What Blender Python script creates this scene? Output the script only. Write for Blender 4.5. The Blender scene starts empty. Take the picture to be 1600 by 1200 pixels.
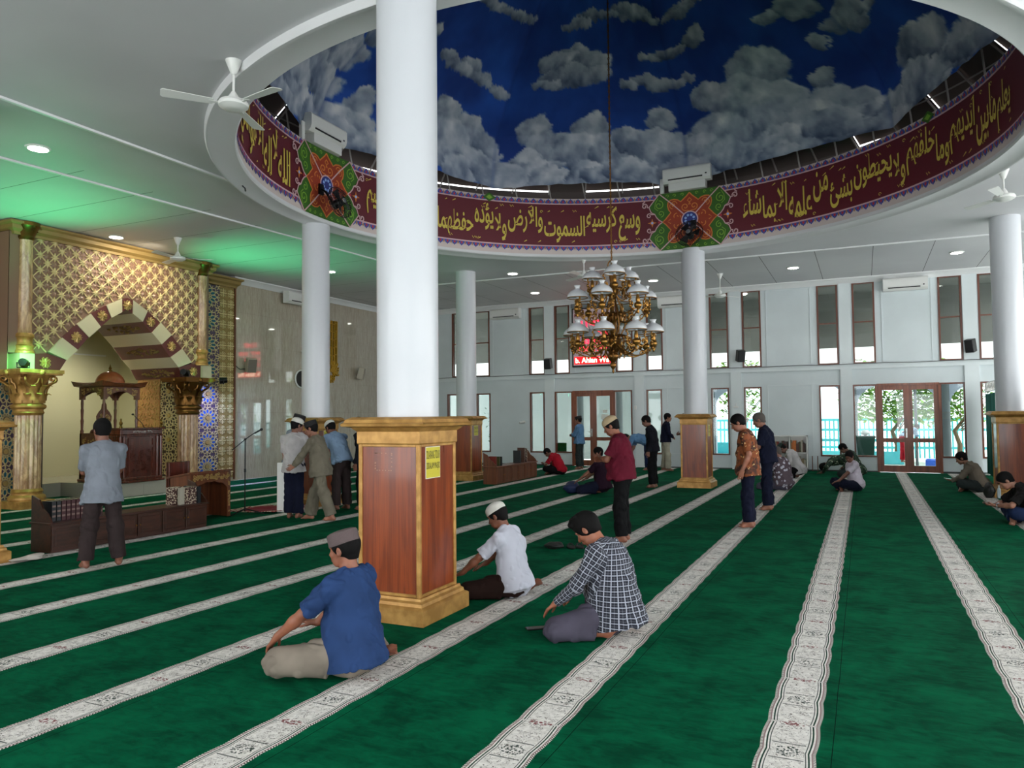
import bpy, math, random
import numpy as np
from mathutils import Matrix, Vector
from math import sin, cos, pi, radians
SC = bpy.context.scene
COL = SC.collection

def lin(c):
    out = []
    for v in c[:3]:
        v = v/255.0
        out.append(v/12.92 if v <= 0.04045 else ((v+0.055)/1.055)**2.4)
    return (out[0], out[1], out[2], 1.0)

# ---------- node expression helper ----------
class V:
    def __init__(s, nt, sock): s.nt = nt; s.s = sock
    def _m(s, op, *a):
        n = s.nt.nodes.new('ShaderNodeMath'); n.operation = op
        for i, x in enumerate((s,)+a):
            if isinstance(x, V): s.nt.links.new(x.s, n.inputs[i])
            else: n.inputs[i].default_value = x
        return V(s.nt, n.outputs[0])
    def __add__(s, o): return s._m('ADD', o)
    def __sub__(s, o): return s._m('SUBTRACT', o)
    def __mul__(s, o): return s._m('MULTIPLY', o)
    def __truediv__(s, o): return s._m('DIVIDE', o)
    def abs(s): return s._m('ABSOLUTE')
    def mod(s, o): return s._m('FLOORED_MODULO', o)
    def floor(s): return s._m('FLOOR')
    def sin(s): return s._m('SINE')
    def gt(s, o): return s._m('GREATER_THAN', o)
    def lt(s, o): return s._m('LESS_THAN', o)
    def max(s, o): return s._m('MAXIMUM', o)
    def min(s, o): return s._m('MINIMUM', o)
    def pow(s, o): return s._m('POWER', o)
    def sqrt(s): return s._m('SQRT')
    def between(s, a, b): return s.gt(a)*s.lt(b)
    def ss(s, a, b):
        n = s.nt.nodes.new('ShaderNodeMapRange'); n.interpolation_type = 'SMOOTHSTEP'
        s.nt.links.new(s.s, n.inputs['Value'])
        n.inputs['From Min'].default_value = a; n.inputs['From Max'].default_value = b
        return V(s.nt, n.outputs[0])

class Mat:
    def __init__(s, name, col=(200, 200, 200), rough=0.5, metal=0.0, spec=0.5, emit=None, estr=0.0, coat=0.0, sheen=0.0):
        m = bpy.data.materials.new(name); m.use_nodes = True
        s.m = m; s.nt = m.node_tree; s.b = s.nt.nodes['Principled BSDF']
        s.b.inputs['Base Color'].default_value = lin(col)
        s.b.inputs['Roughness'].default_value = rough
        s.b.inputs['Metallic'].default_value = metal
        s.b.inputs['Specular IOR Level'].default_value = spec
        s.b.inputs['Coat Weight'].default_value = coat
        s.b.inputs['Coat Roughness'].default_value = 0.08
        s.b.inputs['Sheen Weight'].default_value = sheen
        if emit:
            s.b.inputs['Emission Color'].default_value = lin(emit); s.b.inputs['Emission Strength'].default_value = estr
        m.diffuse_color = lin(col)
    def node(s, t): return s.nt.nodes.new(t)
    def link(s, a, b): s.nt.links.new(a.s if isinstance(a, V) else a, b)
    def pos(s, obj=False):
        if obj: src = s.node('ShaderNodeTexCoord').outputs['Object']
        else: src = s.node('ShaderNodeNewGeometry').outputs['Position']
        return s.xyz(src)+(src,)
    def xyz(s, src):
        x = s.node('ShaderNodeSeparateXYZ'); s.nt.links.new(src, x.inputs[0])
        return tuple(V(s.nt, x.outputs[i]) for i in range(3))
    def vec(s, x, y, z):
        n = s.node('ShaderNodeCombineXYZ')
        for i, a in enumerate((x, y, z)):
            if isinstance(a, V): s.link(a, n.inputs[i])
            else: n.inputs[i].default_value = a
        return n.outputs[0]
    def noise(s, vec, scale, detail=2.0, rough=0.5, dist=0.0, out=0):
        n = s.node('ShaderNodeTexNoise'); n.inputs['Scale'].default_value = scale
        n.inputs['Detail'].default_value = detail; n.inputs['Roughness'].default_value = rough
        n.inputs['Distortion'].default_value = dist
        if vec is not None: s.nt.links.new(vec, n.inputs['Vector'])
        return V(s.nt, n.outputs[out])
    def voro(s, vec, scale, feature='F1', out='Distance', rnd=1.0):
        n = s.node('ShaderNodeTexVoronoi'); n.feature = feature; n.inputs['Scale'].default_value = scale
        n.inputs['Randomness'].default_value = rnd
        s.nt.links.new(vec, n.inputs['Vector'])
        o = n.outputs[out]
        return V(s.nt, o)
    def mix(s, f, a, b):
        n = s.node('ShaderNodeMix'); n.data_type = 'RGBA'
        if isinstance(f, V): s.link(f, n.inputs[0])
        else: n.inputs[0].default_value = f
        for i, c in ((6, a), (7, b)):
            if isinstance(c, tuple): n.inputs[i].default_value = lin(c)
            else: s.nt.links.new(c, n.inputs[i])
        return n.outputs[2]
    def color(s, c): s.nt.links.new(c, s.b.inputs['Base Color'])
    def rough(s, v): s.link(v, s.b.inputs['Roughness'])
    def bump(s, h, strength=0.3, dist=0.01):
        n = s.node('ShaderNodeBump'); n.inputs['Strength'].default_value = strength
        n.inputs['Distance'].default_value = dist
        s.link(h, n.inputs['Height']); s.nt.links.new(n.outputs[0], s.b.inputs['Normal'])

# ---------- mesh builder ----------
def smooth_by_angle(me, ang=35):
    me.shade_smooth()
    try: me.set_sharp_from_angle(angle=radians(ang))
    except Exception: pass

class MB:
    def __init__(s): s.v = []; s.f = []; s.mi = []
    def add(s, vs, fs, mi=0, M=None):
        o = len(s.v)
        if M is not None: vs = [tuple(M @ Vector(p)) for p in vs]
        s.v += [tuple(p) for p in vs]
        s.f += [tuple(i+o for i in f) for f in fs]; s.mi += [mi]*len(fs)
        return s
    def box(s, x0, x1, y0, y1, z0, z1, mi=0, M=None):
        v = [(x, y, z) for z in (z0, z1) for y in (y0, y1) for x in (x0, x1)]
        f = [(0, 2, 3, 1), (4, 5, 7, 6), (0, 1, 5, 4), (2, 6, 7, 3), (0, 4, 6, 2), (1, 3, 7, 5)]
        return s.add(v, f, mi, M)
    def bbox(s, x0, x1, y0, y1, z0, z1, b=0.005, mi=0, M=None):
        # box with chamfered edges
        b = min(b, (x1-x0)/2.01, (y1-y0)/2.01, (z1-z0)/2.01)
        pts = []; idx = {}
        for sx in (0, 1):
            for sy in (0, 1):
                for sz in (0, 1):
                    X = (x0, x1)[sx]; Y = (y0, y1)[sy]; Z = (z0, z1)[sz]
                    ix = b*(1-2*sx); iy = b*(1-2*sy); iz = b*(1-2*sz)
                    for a, p in enumerate(((X, Y+iy, Z+iz), (X+ix, Y, Z+iz), (X+ix, Y+iy, Z))):
                        idx[(sx, sy, sz, a)] = len(pts); pts.append(p)
        F = []
        g = lambda sx, sy, sz, a: idx[(sx, sy, sz, a)]
        for k in (0, 1):
            F.append([g(k, 0, 0, 0), g(k, 1, 0, 0), g(k, 1, 1, 0), g(k, 0, 1, 0)][::(1 if k else -1)])
            F.append([g(0, k, 0, 1), g(0, k, 1, 1), g(1, k, 1, 1), g(1, k, 0, 1)][::(1 if k else -1)])
            F.append([g(0, 0, k, 2), g(1, 0, k, 2), g(1, 1, k, 2), g(0, 1, k, 2)][::(1 if k else -1)])
        for i in (0, 1):
            for j in (0, 1):
                q = [g(0, i, j, 1), g(1, i, j, 1), g(1, i, j, 2), g(0, i, j, 2)]
                F.append(q if (i != j) else q[::-1])
                q = [g(i, 0, j, 0), g(i, 1, j, 0), g(i, 1, j, 2), g(i, 0, j, 2)]
                F.append(q if (i == j) else q[::-1])
                q = [g(i, j, 0, 0), g(i, j, 1, 0), g(i, j, 1, 1), g(i, j, 0, 1)]
                F.append(q if (i != j) else q[::-1])
        for sx in (0, 1):
            for sy in (0, 1):
                for sz in (0, 1):
                    q = [g(sx, sy, sz, 0), g(sx, sy, sz, 1), g(sx, sy, sz, 2)]
                    F.append(q if (sx+sy+sz) % 2 else q[::-1])
        return s.add(pts, [tuple(q) for q in F], mi, M)
    def lathe(s, prof, n=24, c=(0, 0, 0), mi=0, M=None, sx=1, sy=1, cap=True, a0=0.0):
        vs = []; fs = []
        for r, z in prof:
            for i in range(n):
                a = a0+2*pi*i/n; vs.append((c[0]+r*cos(a)*sx, c[1]+r*sin(a)*sy, c[2]+z))
        for k in range(len(prof)-1):
            for i in range(n):
                j = (i+1) % n; fs.append((k*n+i, k*n+j, (k+1)*n+j, (k+1)*n+i))
        if cap:
            fs.append(tuple(range(n))[::-1]); fs.append(tuple((len(prof)-1)*n+i for i in range(n)))
        return s.add(vs, fs, mi, M)
    def sq(s, prof, c=(0, 0, 0), mi=0, M=None):
        # square lathe: profile of (half size, z)
        r2 = math.sqrt(2)
        return s.lathe([(r*r2, z) for r, z in prof], 4, c, mi, M, a0=pi/4)
    def tube(s, pts, r, n=8, mi=0, M=None, closed=False, flat=1.0):
        P = [Vector(p) for p in pts]; m = len(P)
        R = r if isinstance(r, (list, tuple)) else [r]*m
        vs = []; fs = []; up = None
        for i, p in enumerate(P):
            if closed: t = (P[(i+1) % m]-P[i-1])
            else: t = P[min(i+1, m-1)]-P[max(i-1, 0)]
            if t.length < 1e-9: t = Vector((0, 0, 1))
            t.normalize()
            if up is None:
                up = Vector((0, 0, 1)) if abs(t.z) < 0.9 else Vector((1, 0, 0))
            u = up-t*up.dot(t)
            if u.length < 1e-5: u = t.orthogonal()
            u.normalize(); w = t.cross(u); up = u
            for k in range(n):
                a = 2*pi*k/n; q = p+u*(cos(a)*R[i])+w*(sin(a)*R[i]*flat); vs.append(tuple(q))
        for i in range(m if closed else m-1):
            j = (i+1) % m
            for k in range(n):
                l = (k+1) % n; fs.append((i*n+k, i*n+l, j*n+l, j*n+k))
        if not closed:
            fs.append(tuple(range(n))[::-1]); fs.append(tuple((m-1)*n+k for k in range(n)))
        return s.add(vs, fs, mi, M)
    def cyl(s, a, b, r, n=16, mi=0, r2=None):
        return s.tube([a, b], [r, r if r2 is None else r2], n, mi)
    def prism(s, poly, h0, h1, f, mi=0, fm=None):
        # poly: list of 2D; f(u,v,h)->xyz
        n = len(poly)
        vs = [f(u, v, h0) for u, v in poly]+[f(u, v, h1) for u, v in poly]
        fs = [tuple(range(n))[::-1], tuple(range(n, 2*n))]+[(i, (i+1) % n, n+(i+1) % n, n+i) for i in range(n)]
        return s.add(vs, fs, mi)
    def ball(s, c, r, n=10, mi=0, M=None, sc=(1, 1, 1)):
        m = max(4, n//2)
        vs = [(c[0], c[1], c[2]-r*sc[2])]; fs = []
        for k in range(1, m):
            t = pi*k/m
            for i in range(n):
                a = 2*pi*i/n; vs.append((c[0]+r*sc[0]*sin(t)*cos(a), c[1]+r*sc[1]*sin(t)*sin(a), c[2]-r*sc[2]*cos(t)))
        vs.append((c[0], c[1], c[2]+r*sc[2])); T = len(vs)-1
        for i in range(n):
            j = (i+1) % n
            fs.append((0, 1+j, 1+i)); fs.append((T, 1+(m-2)*n+i, 1+(m-2)*n+j))
            for k in range(m-2): fs.append((1+k*n+i, 1+k*n+j, 1+(k+1)*n+j, 1+(k+1)*n+i))
        return s.add(vs, fs, mi, M)
    def xf(s, f):
        s.v = [tuple(f(*p)) for p in s.v]; return s
    def build(s, name, mats, parent=None, smooth=True, ang=35):
        me = bpy.data.meshes.new(name)
        me.from_pydata(s.v, [], s.f)
        if not isinstance(mats, (list, tuple)): mats = [mats]
        for m in mats: me.materials.append(m.m if isinstance(m, Mat) else m)
        me.polygons.foreach_set('material_index', s.mi)
        me.update()
        if smooth: smooth_by_angle(me, ang)
        o = bpy.data.objects.new(name, me); COL.objects.link(o)
        if parent is not None: o.parent = parent
        return o

def tag(o, label, cat, group=None, kind=None):
    o['label'] = label; o['category'] = cat
    if group: o['group'] = group
    if kind: o['kind'] = kind
    return o
def thing(name, label, cat, loc=(0, 0, 0), rz=0.0, group=None):
    o = bpy.data.objects.new(name, None); COL.objects.link(o)
    o.empty_display_size = 0.1
    o.location = loc; o.rotation_euler = (0, 0, rz)
    return tag(o, label, cat, group)
def struct(o):
    o['kind'] = 'structure'; return o
def copy_tree(o, parent=None, kids=None):
    if kids is None:
        kids = {}
        for q in bpy.data.objects:
            if q.parent is not None: kids.setdefault(q.parent.name, []).append(q)
    c = o.copy(); COL.objects.link(c)
    if parent is not None: c.parent = parent
    for ch in kids.get(o.name, []): copy_tree(ch, c, kids)
    return c

# ---------- common materials ----------
def wallpaint(name, col, rough=0.6, bump=0.02):
    m = Mat(name, col, rough)
    p = m.pos(); n = m.noise(p[3], 0.9, 4)
    m.color(m.mix(n.ss(.3, .75), tuple(c*0.95 for c in col), col))
    return m
mWALL = wallpaint('wall_paint', (214, 224, 226), 0.5)
mPILAST = wallpaint('pilaster_paint', (222, 231, 232), 0.45)
mWHITE = Mat('white_gloss_paint', (226, 228, 228), 0.4)
mCOLUMN = Mat('column_gloss_paint', (204, 207, 212), 0.33, coat=0.25)
_p = mCOLUMN.pos(); mCOLUMN.bump(mCOLUMN.noise(mCOLUMN.vec(_p[0]*1.0, _p[1]*1.0, _p[2]*0.35), 14, 2), 0.25, 0.006)
mPLASTIC = Mat('white_plastic', (225, 226, 222), 0.35)
mBLACK = Mat('black_plastic', (18, 18, 20), 0.4)
mBLKMET = Mat('black_metal', (22, 22, 24), 0.35, 0.5)
mCHROME = Mat('chrome', (200, 200, 200), 0.2, 1.0)
mBRASS = Mat('brass', (150, 108, 52), 0.3, 0.9)
mBRASSD = Mat('aged_brass', (122, 84, 40), 0.36, 0.85)
def wood(name, c1, c2, scale=1.0, rough=0.35, axis=2, coat=0.2, obj=False):
    m = Mat(name, c1, rough, coat=coat)
    x, y, z, src = m.pos(obj)
    k = [6.0, 6.0, 6.0]; k[axis] = 0.5
    v = m.vec(x*k[0], y*k[1], z*k[2])
    n = m.noise(v, 2.2*scale, 6, 0.62, 0.6)
    n2 = m.noise(m.vec(x*k[0]*8, y*k[1]*8, z*k[2]*2), 2.0*scale, 3)
    m.color(m.mix((n*0.7+n2*0.3).ss(0.35, 0.66), c1, c2))
    m.rough(n*0.15+(rough-0.07))
    return m
mFRAME = wood('window_frame_wood', (92, 46, 30), (116, 62, 42), 1.2, 0.4)
mDOORW = wood('door_wood', (112, 58, 38), (150, 84, 56), 1.0, 0.4)
mPANEL = wood('pedestal_veneer', (104, 38, 9), (150, 66, 17), 0.8, 0.3, coat=0.3)
mDARKW = wood('dark_wood', (44, 22, 14), (74, 38, 24), 1.0, 0.35, axis=1)
mMIDW = wood('carved_wood', (84, 44, 24), (122, 68, 38), 1.0, 0.35)
mREDW = wood('podium_wood', (72, 26, 16), (104, 40, 24), 1.0, 0.25, coat=0.4)
mDOMEW = wood('pulpit_dome_wood', (150, 74, 44), (176, 92, 56), 0.8, 0.3, axis=0)
mGOLD = Mat('gold_paint', (182, 136, 62), 0.42, 0.35)
_p = mGOLD.pos(); mGOLD.color(mGOLD.mix(mGOLD.noise(_p[3], 9, 4).ss(.35, .7), (164, 120, 60), (198, 152, 84)))
mLGOLD = Mat('lattice_gold', (220, 200, 148), 0.42, 0.1)
mDGOLD = Mat('ornament_gold', (196, 164, 102), 0.38, 0.4)
mGLASS = Mat('window_glass', (255, 255, 255), 0.0)
def glass(mat, tint=(215, 225, 225), refl=1.0):
    nt = mat.nt; nt.nodes.remove(mat.b)
    out = [n for n in nt.nodes if n.type == 'OUTPUT_MATERIAL'][0]
    t = nt.nodes.new('ShaderNodeBsdfTransparent'); t.inputs[0].default_value = lin(tint)
    g = nt.nodes.new('ShaderNodeBsdfGlossy'); g.inputs['Roughness'].default_value = 0.02
    f = nt.nodes.new('ShaderNodeFresnel'); geo = nt.nodes.new('ShaderNodeNewGeometry'); mr = nt.nodes.new('ShaderNodeMapRange'); mr.inputs['To Min'].default_value = 1.45; mr.inputs['To Max'].default_value = 1/1.45
    nt.links.new(geo.outputs['Backfacing'], mr.inputs['Value']); nt.links.new(mr.outputs[0], f.inputs['IOR'])
    mx = nt.nodes.new('ShaderNodeMixShader')
    nt.links.new(f.outputs[0], mx.inputs[0]); nt.links.new(t.outputs[0], mx.inputs[1]); nt.links.new(g.outputs[0], mx.inputs[2])
    nt.links.new(mx.outputs[0], out.inputs[0])
glass(mGLASS)
mTINT = Mat('tinted_glass', (255, 255, 255), 0.0)
glass(mTINT, (196, 200, 198))
# ================= room =================
XQ, XE, YS, YN, ZC = -15.2, 8.6, -5.2, 23.0, 5.42
RC = (-3.58, 11.42); RR = 5.62; RZ0, RZ1 = 5.42, 6.74

# carpet
def carpet():
    m = Mat('carpet', (0, 84, 52), 0.95, spec=0.05)
    x, y, z, src = m.pos()
    u = (x-0.855+1.237*0.5+1.237*20)
    k = (u/1.237).floor()
    dx = u.mod(1.237)-1.237*0.5
    yy = y+k*0.181
    wig = m.noise(m.vec(x*0.3, y, 0.0), 1.6, 2)*0.012-0.006
    dx = (dx+wig)
    ad = dx.abs()
    ph = ((yy-4.167+0.715*40)/0.715).mod(1.0)
    # scalloped outer edge: arches each half repeat + small dentils
    arch = (((ph*2.0).mod(1.0)*pi).sin())*0.010
    dent = (yy*2*pi/0.016).sin()*0.0018
    edge = arch+dent+0.128
    inside = ad.lt(edge)
    sh = ad-arch
    # pile mottling
    n1 = m.noise(m.vec(x*1.0, y*1.0, 0.0), 2.3, 5, 0.62, 0.4)
    n2 = m.noise(m.vec(x*1.0, y*2.2, 0.0), 7.0, 3, 0.6, 0.8)
    n3 = m.noise(src, 260, 2)
    g = (n1*0.55+n2*0.33+n3*0.12)
    green = m.mix(g.ss(.36, .64), (0, 62, 40), (2, 96, 62))
    seam = (dx-0.20).abs().lt(0.0022)
    green = m.mix(seam, green, (0, 34, 22))
    cream = m.mix(m.noise(src, 30, 3).ss(.3, .7), (214, 209, 202), (238, 234, 228))
    # interior arabesque
    e1 = m.noise(m.vec(x*1.0, y*1.0, 0.0), 34, 2, 0.5, 1.2)
    swirl = (e1-0.5).abs().lt(0.020)
    e2 = m.noise(m.vec(x+7.0, y*1.0, 0.0), 15, 1, 0.5, 1.5)
    swirl = swirl*e2.gt(0.47)
    inn = ad.lt(0.080)
    col = m.mix(swirl*inn, cream, (112, 104, 98))
    sq = (ph-0.5).abs().lt(0.125)
    vo = m.voro(m.vec(x*1.0, y*1.0, 0.0), 70, 'F1')
    ros = (((dx*dx)/(0.062*0.062)+((ph-0.5)*0.715)*((ph-0.5)*0.715)/(0.062*0.062))).lt(1.0)
    col = m.mix(sq*ros*vo.lt(0.42), col, (62, 72, 66))
    ln = ((ph-0.5).abs()-0.125).abs().lt(0.006)
    col = m.mix(ln*inn, col, (92, 96, 90))
    dph = ((ph+0.5).mod(1.0)-0.5)
    red = (((dx*dx)/(0.07*0.07)+(dph*0.715)*(dph*0.715)/(0.030*0.030))).lt(1.0)
    vo2 = m.voro(m.vec(x*1.0, y*1.0, 3.0), 60, 'F1')
    col = m.mix(red*vo2.lt(0.5), col, (134, 84, 84))
    # border lines
    col = m.mix(sh.between(0.080, 0.085), col, (88, 92, 88))
    col = m.mix(sh.between(0.093, 0.101), col, (40, 66, 54))
    spot = m.noise(src, 150, 1)
    col = m.mix(sh.between(0.110, 0.117), col, (150, 124, 122))
    dn = (yy*2*pi/0.018+sh*260).sin().gt(0.1)
    col = m.mix(sh.between(0.117, 0.127)*dn, col, (74, 70, 66))
    col = m.mix(((ph+0.5).mod(1.0)-0.5).abs().lt(0.012)*ad.between(0.08, 0.115), col, (206, 200, 194))
    m.color(m.mix(inside, green, col))
    m.bump(n3*0.4+n2*0.6+inside*0.3, 0.35, 0.012)
    return m
mCARPET = carpet()
fl = MB()
fl.box(XQ-2.6, XE, YS, YN, -0.15, 0.0)
struct(fl.build('floor', mCARPET, smooth=False))

# ceiling with circular opening
mCEIL = Mat('ceiling_paint', (206, 206, 208), 0.55)
_x, _y, _z, _s = mCEIL.pos()
_e = _y.gt(18.2).max(_x.lt(-10.9))
_s1 = ((_x+2.2+1.24*20).mod(1.24)).lt(0.014)*_y.gt(18.6)
_s2 = ((_y-7.4+1.22*20).mod(1.22)).lt(0.013)*_x.lt(-10.6)
_sn = mCEIL.noise(_s, 0.35, 3)
_c = mCEIL.mix(_sn.ss(.3, .7), (196, 196, 199), (210, 210, 212))
mCEIL.color(mCEIL.mix(_s1.max(_s2), _c, (58, 60, 62)))
cb = MB(); n = 128
def ringpt(r, a, z): return (RC[0]+r*cos(a), RC[1]+r*sin(a), z)
ci = [ringpt(RR+.02, 2*pi*i/n, ZC) for i in range(n)]
def sqpt(a):
    dx, dy = cos(a), sin(a); t = 1e9
    if dx > 1e-9: t = min(t, (XE+.1-RC[0])/dx)
    if dx < -1e-9: t = min(t, (XQ-2.6-RC[0])/dx)
    if dy > 1e-9: t = min(t, (YN+.1-RC[1])/dy)
    if dy < -1e-9: t = min(t, (YS-.1-RC[1])/dy)
    return (RC[0]+dx*t, RC[1]+dy*t, ZC)
co = [sqpt(2*pi*i/n) for i in range(n)]
cor = [(XE+.1, YN+.1), (XQ-2.6, YN+.1), (XQ-2.6, YS-.1), (XE+.1, YS-.1)]
vs = ci+co; fs = []
for i in range(n):
    j = (i+1) % n; a, b = co[i], co[j]; face = [i, n+i]
    for c in cor:
        # insert room corner when it lies between the two rays
        aa = math.atan2(a[1]-RC[1], a[0]-RC[0]); bb = math.atan2(b[1]-RC[1], b[0]-RC[0]); cc = math.atan2(c[1]-RC[1], c[0]-RC[0])
        d1 = (cc-aa) % (2*pi); d2 = (bb-aa) % (2*pi)
        if 1e-9 < d1 < d2-1e-9: vs.append((c[0], c[1], ZC)); face.append(len(vs)-1)
    face += [n+j, j]; fs.append(tuple(face))
cb.add(vs, fs)
top = [(x, y, z+.25) for x, y, z in vs]
cb.add(top, [f[::-1] for f in fs])
struct(cb.build('ceiling', mCEIL, smooth=False))

# walls
def wall_with_holes(axis, pos, t, a0, a1, z0, z1, holes):
    """wall plane perpendicular to axis; holes (a0,a1,z0,z1)"""
    mb = MB()
    A = sorted({a0, a1, *[h[0] for h in holes], *[h[1] for h in holes]})
    Z = sorted({z0, z1, *[h[2] for h in holes], *[h[3] for h in holes]})
    A = [a for a in A if a0 <= a <= a1]; Z = [z for z in Z if z0 <= z <= z1]
    def solid(i, j):
        if i < 0 or j < 0 or i >= len(A)-1 or j >= len(Z)-1: return False
        ca = (A[i]+A[i+1])/2; cz = (Z[j]+Z[j+1])/2
        return not any(h[0] < ca < h[1] and h[2] < cz < h[3] for h in holes)
    P = (lambda a, d, z: (a, pos+d, z)) if axis == 'y' else (lambda a, d, z: (pos+d, a, z))
    for i in range(len(A)-1):
        for j in range(len(Z)-1):
            if not solid(i, j): continue
            l, r, b, u = A[i], A[i+1], Z[j], Z[j+1]
            mb.add([P(l, 0, b), P(r, 0, b), P(r, 0, u), P(l, 0, u)], [(0, 1, 2, 3)])
            mb.add([P(l, t, b), P(r, t, b), P(r, t, u), P(l, t, u)], [(3, 2, 1, 0)])
            for (ni, nj, q) in ((i-1, j, (l, b, l, u)), (i+1, j, (r, u, r, b)), (i, j-1, (r, b, l, b)), (i, j+1, (l, u, r, u))):
                if not solid(ni, nj):
                    mb.add([P(q[0], 0, q[1]), P(q[0], t, q[1]), P(q[2], t, q[3]), P(q[2], 0, q[3])], [(0, 1, 2, 3)])
    return mb
LOW = [(-13.3, -12.75), (-12.15, -11.6), (-10.12, -9.59), (-6.14, -5.65), (-4.15, -3.63), (-3.2, -2.7), (-1.14, -0.6), (2.78, 3.3), (4.6, 5.14)]
UP = [(-13.1, -12.6), (-12.25, -11.62), (-10.13, -9.56), (-9.21, -8.68), (-7.12, -6.56), (-6.12, -5.6), (-4.17, -3.62), (-3.22, -2.68), (-1.15, -0.6), (-0.23, 0.34), (1.87, 2.42), (2.79, 3.32), (4.8, 5.35), (5.8, 6.35)]
DOORS = [(-9.22, -6.6), (-0.27, 2.44)]
ZL0, ZL1, ZU0, ZU1 = 0.41, 2.42, 3.0, 5.28
holes = [(a, b, ZL0, ZL1) for a, b in LOW]+[(a, b, ZU0, ZU1) for a, b in UP]
for a, b in DOORS:
    dl = a+0.62 if a < -5 else a+0.60
    holes += [(a, dl, ZL0, ZL1), (dl, b-0.6, 0.0, ZL1), (b-0.6, b, ZL0, ZL1)]
w = wall_with_holes('y', YN, 0.22, XQ, XE, 0, ZC, holes)
struct(w.build('wall_north', mWALL, smooth=False))

# east and south walls (behind and beside the viewpoint) with tall glazed openings
EH = []
for k in range(9):
    y0 = -4.2+k*3.0
    EH += [(y0, y0+1.9, 0.15, 2.7), (y0, y0+1.9, 3.1, 5.0)]
w = wall_with_holes('x', XE, 0.22, YS, YN, 0, ZC, EH); struct(w.build('wall_east', mWALL, smooth=False))
SH = []
for k in range(7):
    x0 = -14.2+k*3.2
    SH += [(x0, x0+2.1, 0.15, 2.7), (x0, x0+2.1, 3.1, 5.0)]
w = wall_with_holes('y', YS-0.22, 0.22, XQ-2.6, XE, 0, ZC, SH); struct(w.build('wall_south', mWALL, smooth=False))

# qibla wall in polished stone, with the niche opening
mMARBLE = Mat('wall_stone_cladding', (158, 148, 132), 0.06, spec=0.6, coat=1.0); mMARBLE.b.inputs['Coat Roughness'].default_value = .015; mMARBLE.b.inputs['Coat IOR'].default_value = 1.8
_x, _y, _z, _s = mMARBLE.pos()
_v = mMARBLE.vec(_x*1.0, _y*9.0, _z*0.8)
_n = mMARBLE.noise(_v, 3.0, 6, 0.65, 0.3)
_n2 = mMARBLE.noise(mMARBLE.vec(_x*1.0, _y*24.0, _z*3.0), 3.0, 3, 0.6)
_c = mMARBLE.mix((_n*0.6+_n2*0.4).ss(.36, .64), (172, 160, 142), (196, 186, 168))
_j = ((_y*1.0+60).mod(1.2)).lt(0.006).max(((_z*1.0).mod(0.9)).lt(0.005))
mMARBLE.color(mMARBLE.mix(_j*0.35, _c, (120, 110, 96)))
w = wall_with_holes('x', XQ, -0.2, YS, YN, 0, ZC, [(9.3, 13.0, 0.0, 4.4)])
struct(w.build('wall_west', mMARBLE, smooth=False))
# cornice
tr = MB()
prof = [(0, 0), (0, -.16), (.03, -.16), (.05, -.12), (.12, -.05), (.16, -.03), (.16, 0)]
def cove(mb, p0, p1, nrm, z):
    a = Vector((p0[0], p0[1], 0)); b = Vector((p1[0], p1[1], 0)); nv = Vector((nrm[0], nrm[1], 0))
    vs = [tuple(q+nv*u+Vector((0, 0, z+v))) for q in (a, b) for u, v in prof]
    k = len(prof); mb.add(vs, [(i, (i+1) % k, k+(i+1) % k, k+i) for i in range(k)]+[tuple(range(k))[::-1], tuple(range(k, 2*k))])
cove(tr, (XQ, 14.8), (XQ, YN), (1, 0), ZC); cove(tr, (XQ, YS), (XQ, 7.0), (1, 0), ZC)
struct(tr.build('trim_1', mWHITE))
tr = MB(); cove(tr, (XQ, YN), (XE, YN), (0, -1), ZC); struct(tr.build('trim_2', mWHITE))
# north wall mid rail, pilasters, raised panels
tr = MB()
tr.box(XQ, XE, YN-.05, YN, 2.86, 2.985); tr.box(XQ, XE, YN-.075, YN, 2.965, 2.985)
struct(tr.build('trim_3', mPILAST, smooth=False))
mCABLE = Mat('grey_cable', (96, 98, 98), 0.6)
def cable(name, pts, r, label, mat=mCABLE):
    o = MB().tube(pts, r, 6).build(name, mat); return tag(o, label, 'cable')
cable('cable', [(-14.9+i*0.7, YN-.085, 2.997+0.010*sin(i*2.1)) for i in range(33)], 0.009, 'thin grey cable running along the ledge of the white window wall')
PIL = [-9.4, -6.36, -3.42, -0.42, 2.6, 5.6]
tr = MB()
for i, px in enumerate(PIL):
    wd = 0.17 if i in (0, 4) else 0.155
    tr.box(px-wd, px+wd, YN-.045, YN, 0, ZC-.14)
struct(tr.build('trim_4', mPILAST, smooth=False))
tr = MB()
def rim(mb, a, b, z0, z1, d=.012, w=.02):
    for q in ((a, b, z0, z0+w), (a, b, z1-w, z1)): mb.box(q[0], q[1], YN-d, YN, q[2], q[3])
    for q in ((a, a+w), (b-w, b)): mb.box(q[0], q[1], YN-d, YN, z0, z1)
for a, b in [(-2.54, -1.32), (-5.5, -4.35), (0.5, 1.72), (-8.5, -7.3), (-11.5, -10.3)]: rim(tr, a, b, 3.04, 5.24)
for a, b in [(-2.54, -1.32), (-5.5, -4.35)]: rim(tr, a, b, 0.43, 2.46)
struct(tr.build('trim_5', mPILAST, smooth=False))
mSKIRT = Mat('dark_skirting', (58, 66, 64), 0.5)
tr = MB(); tr.box(XQ, -9.2+.6, YN-.02, YN, 0, .035)
tr.box(-6.6-.6, -.27+.6, YN-.02, YN, 0, .035); tr.box(2.44-.6, XE, YN-.02, YN, 0, .05)
struct(tr.build('baseboard_north', mSKIRT, smooth=False))

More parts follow.
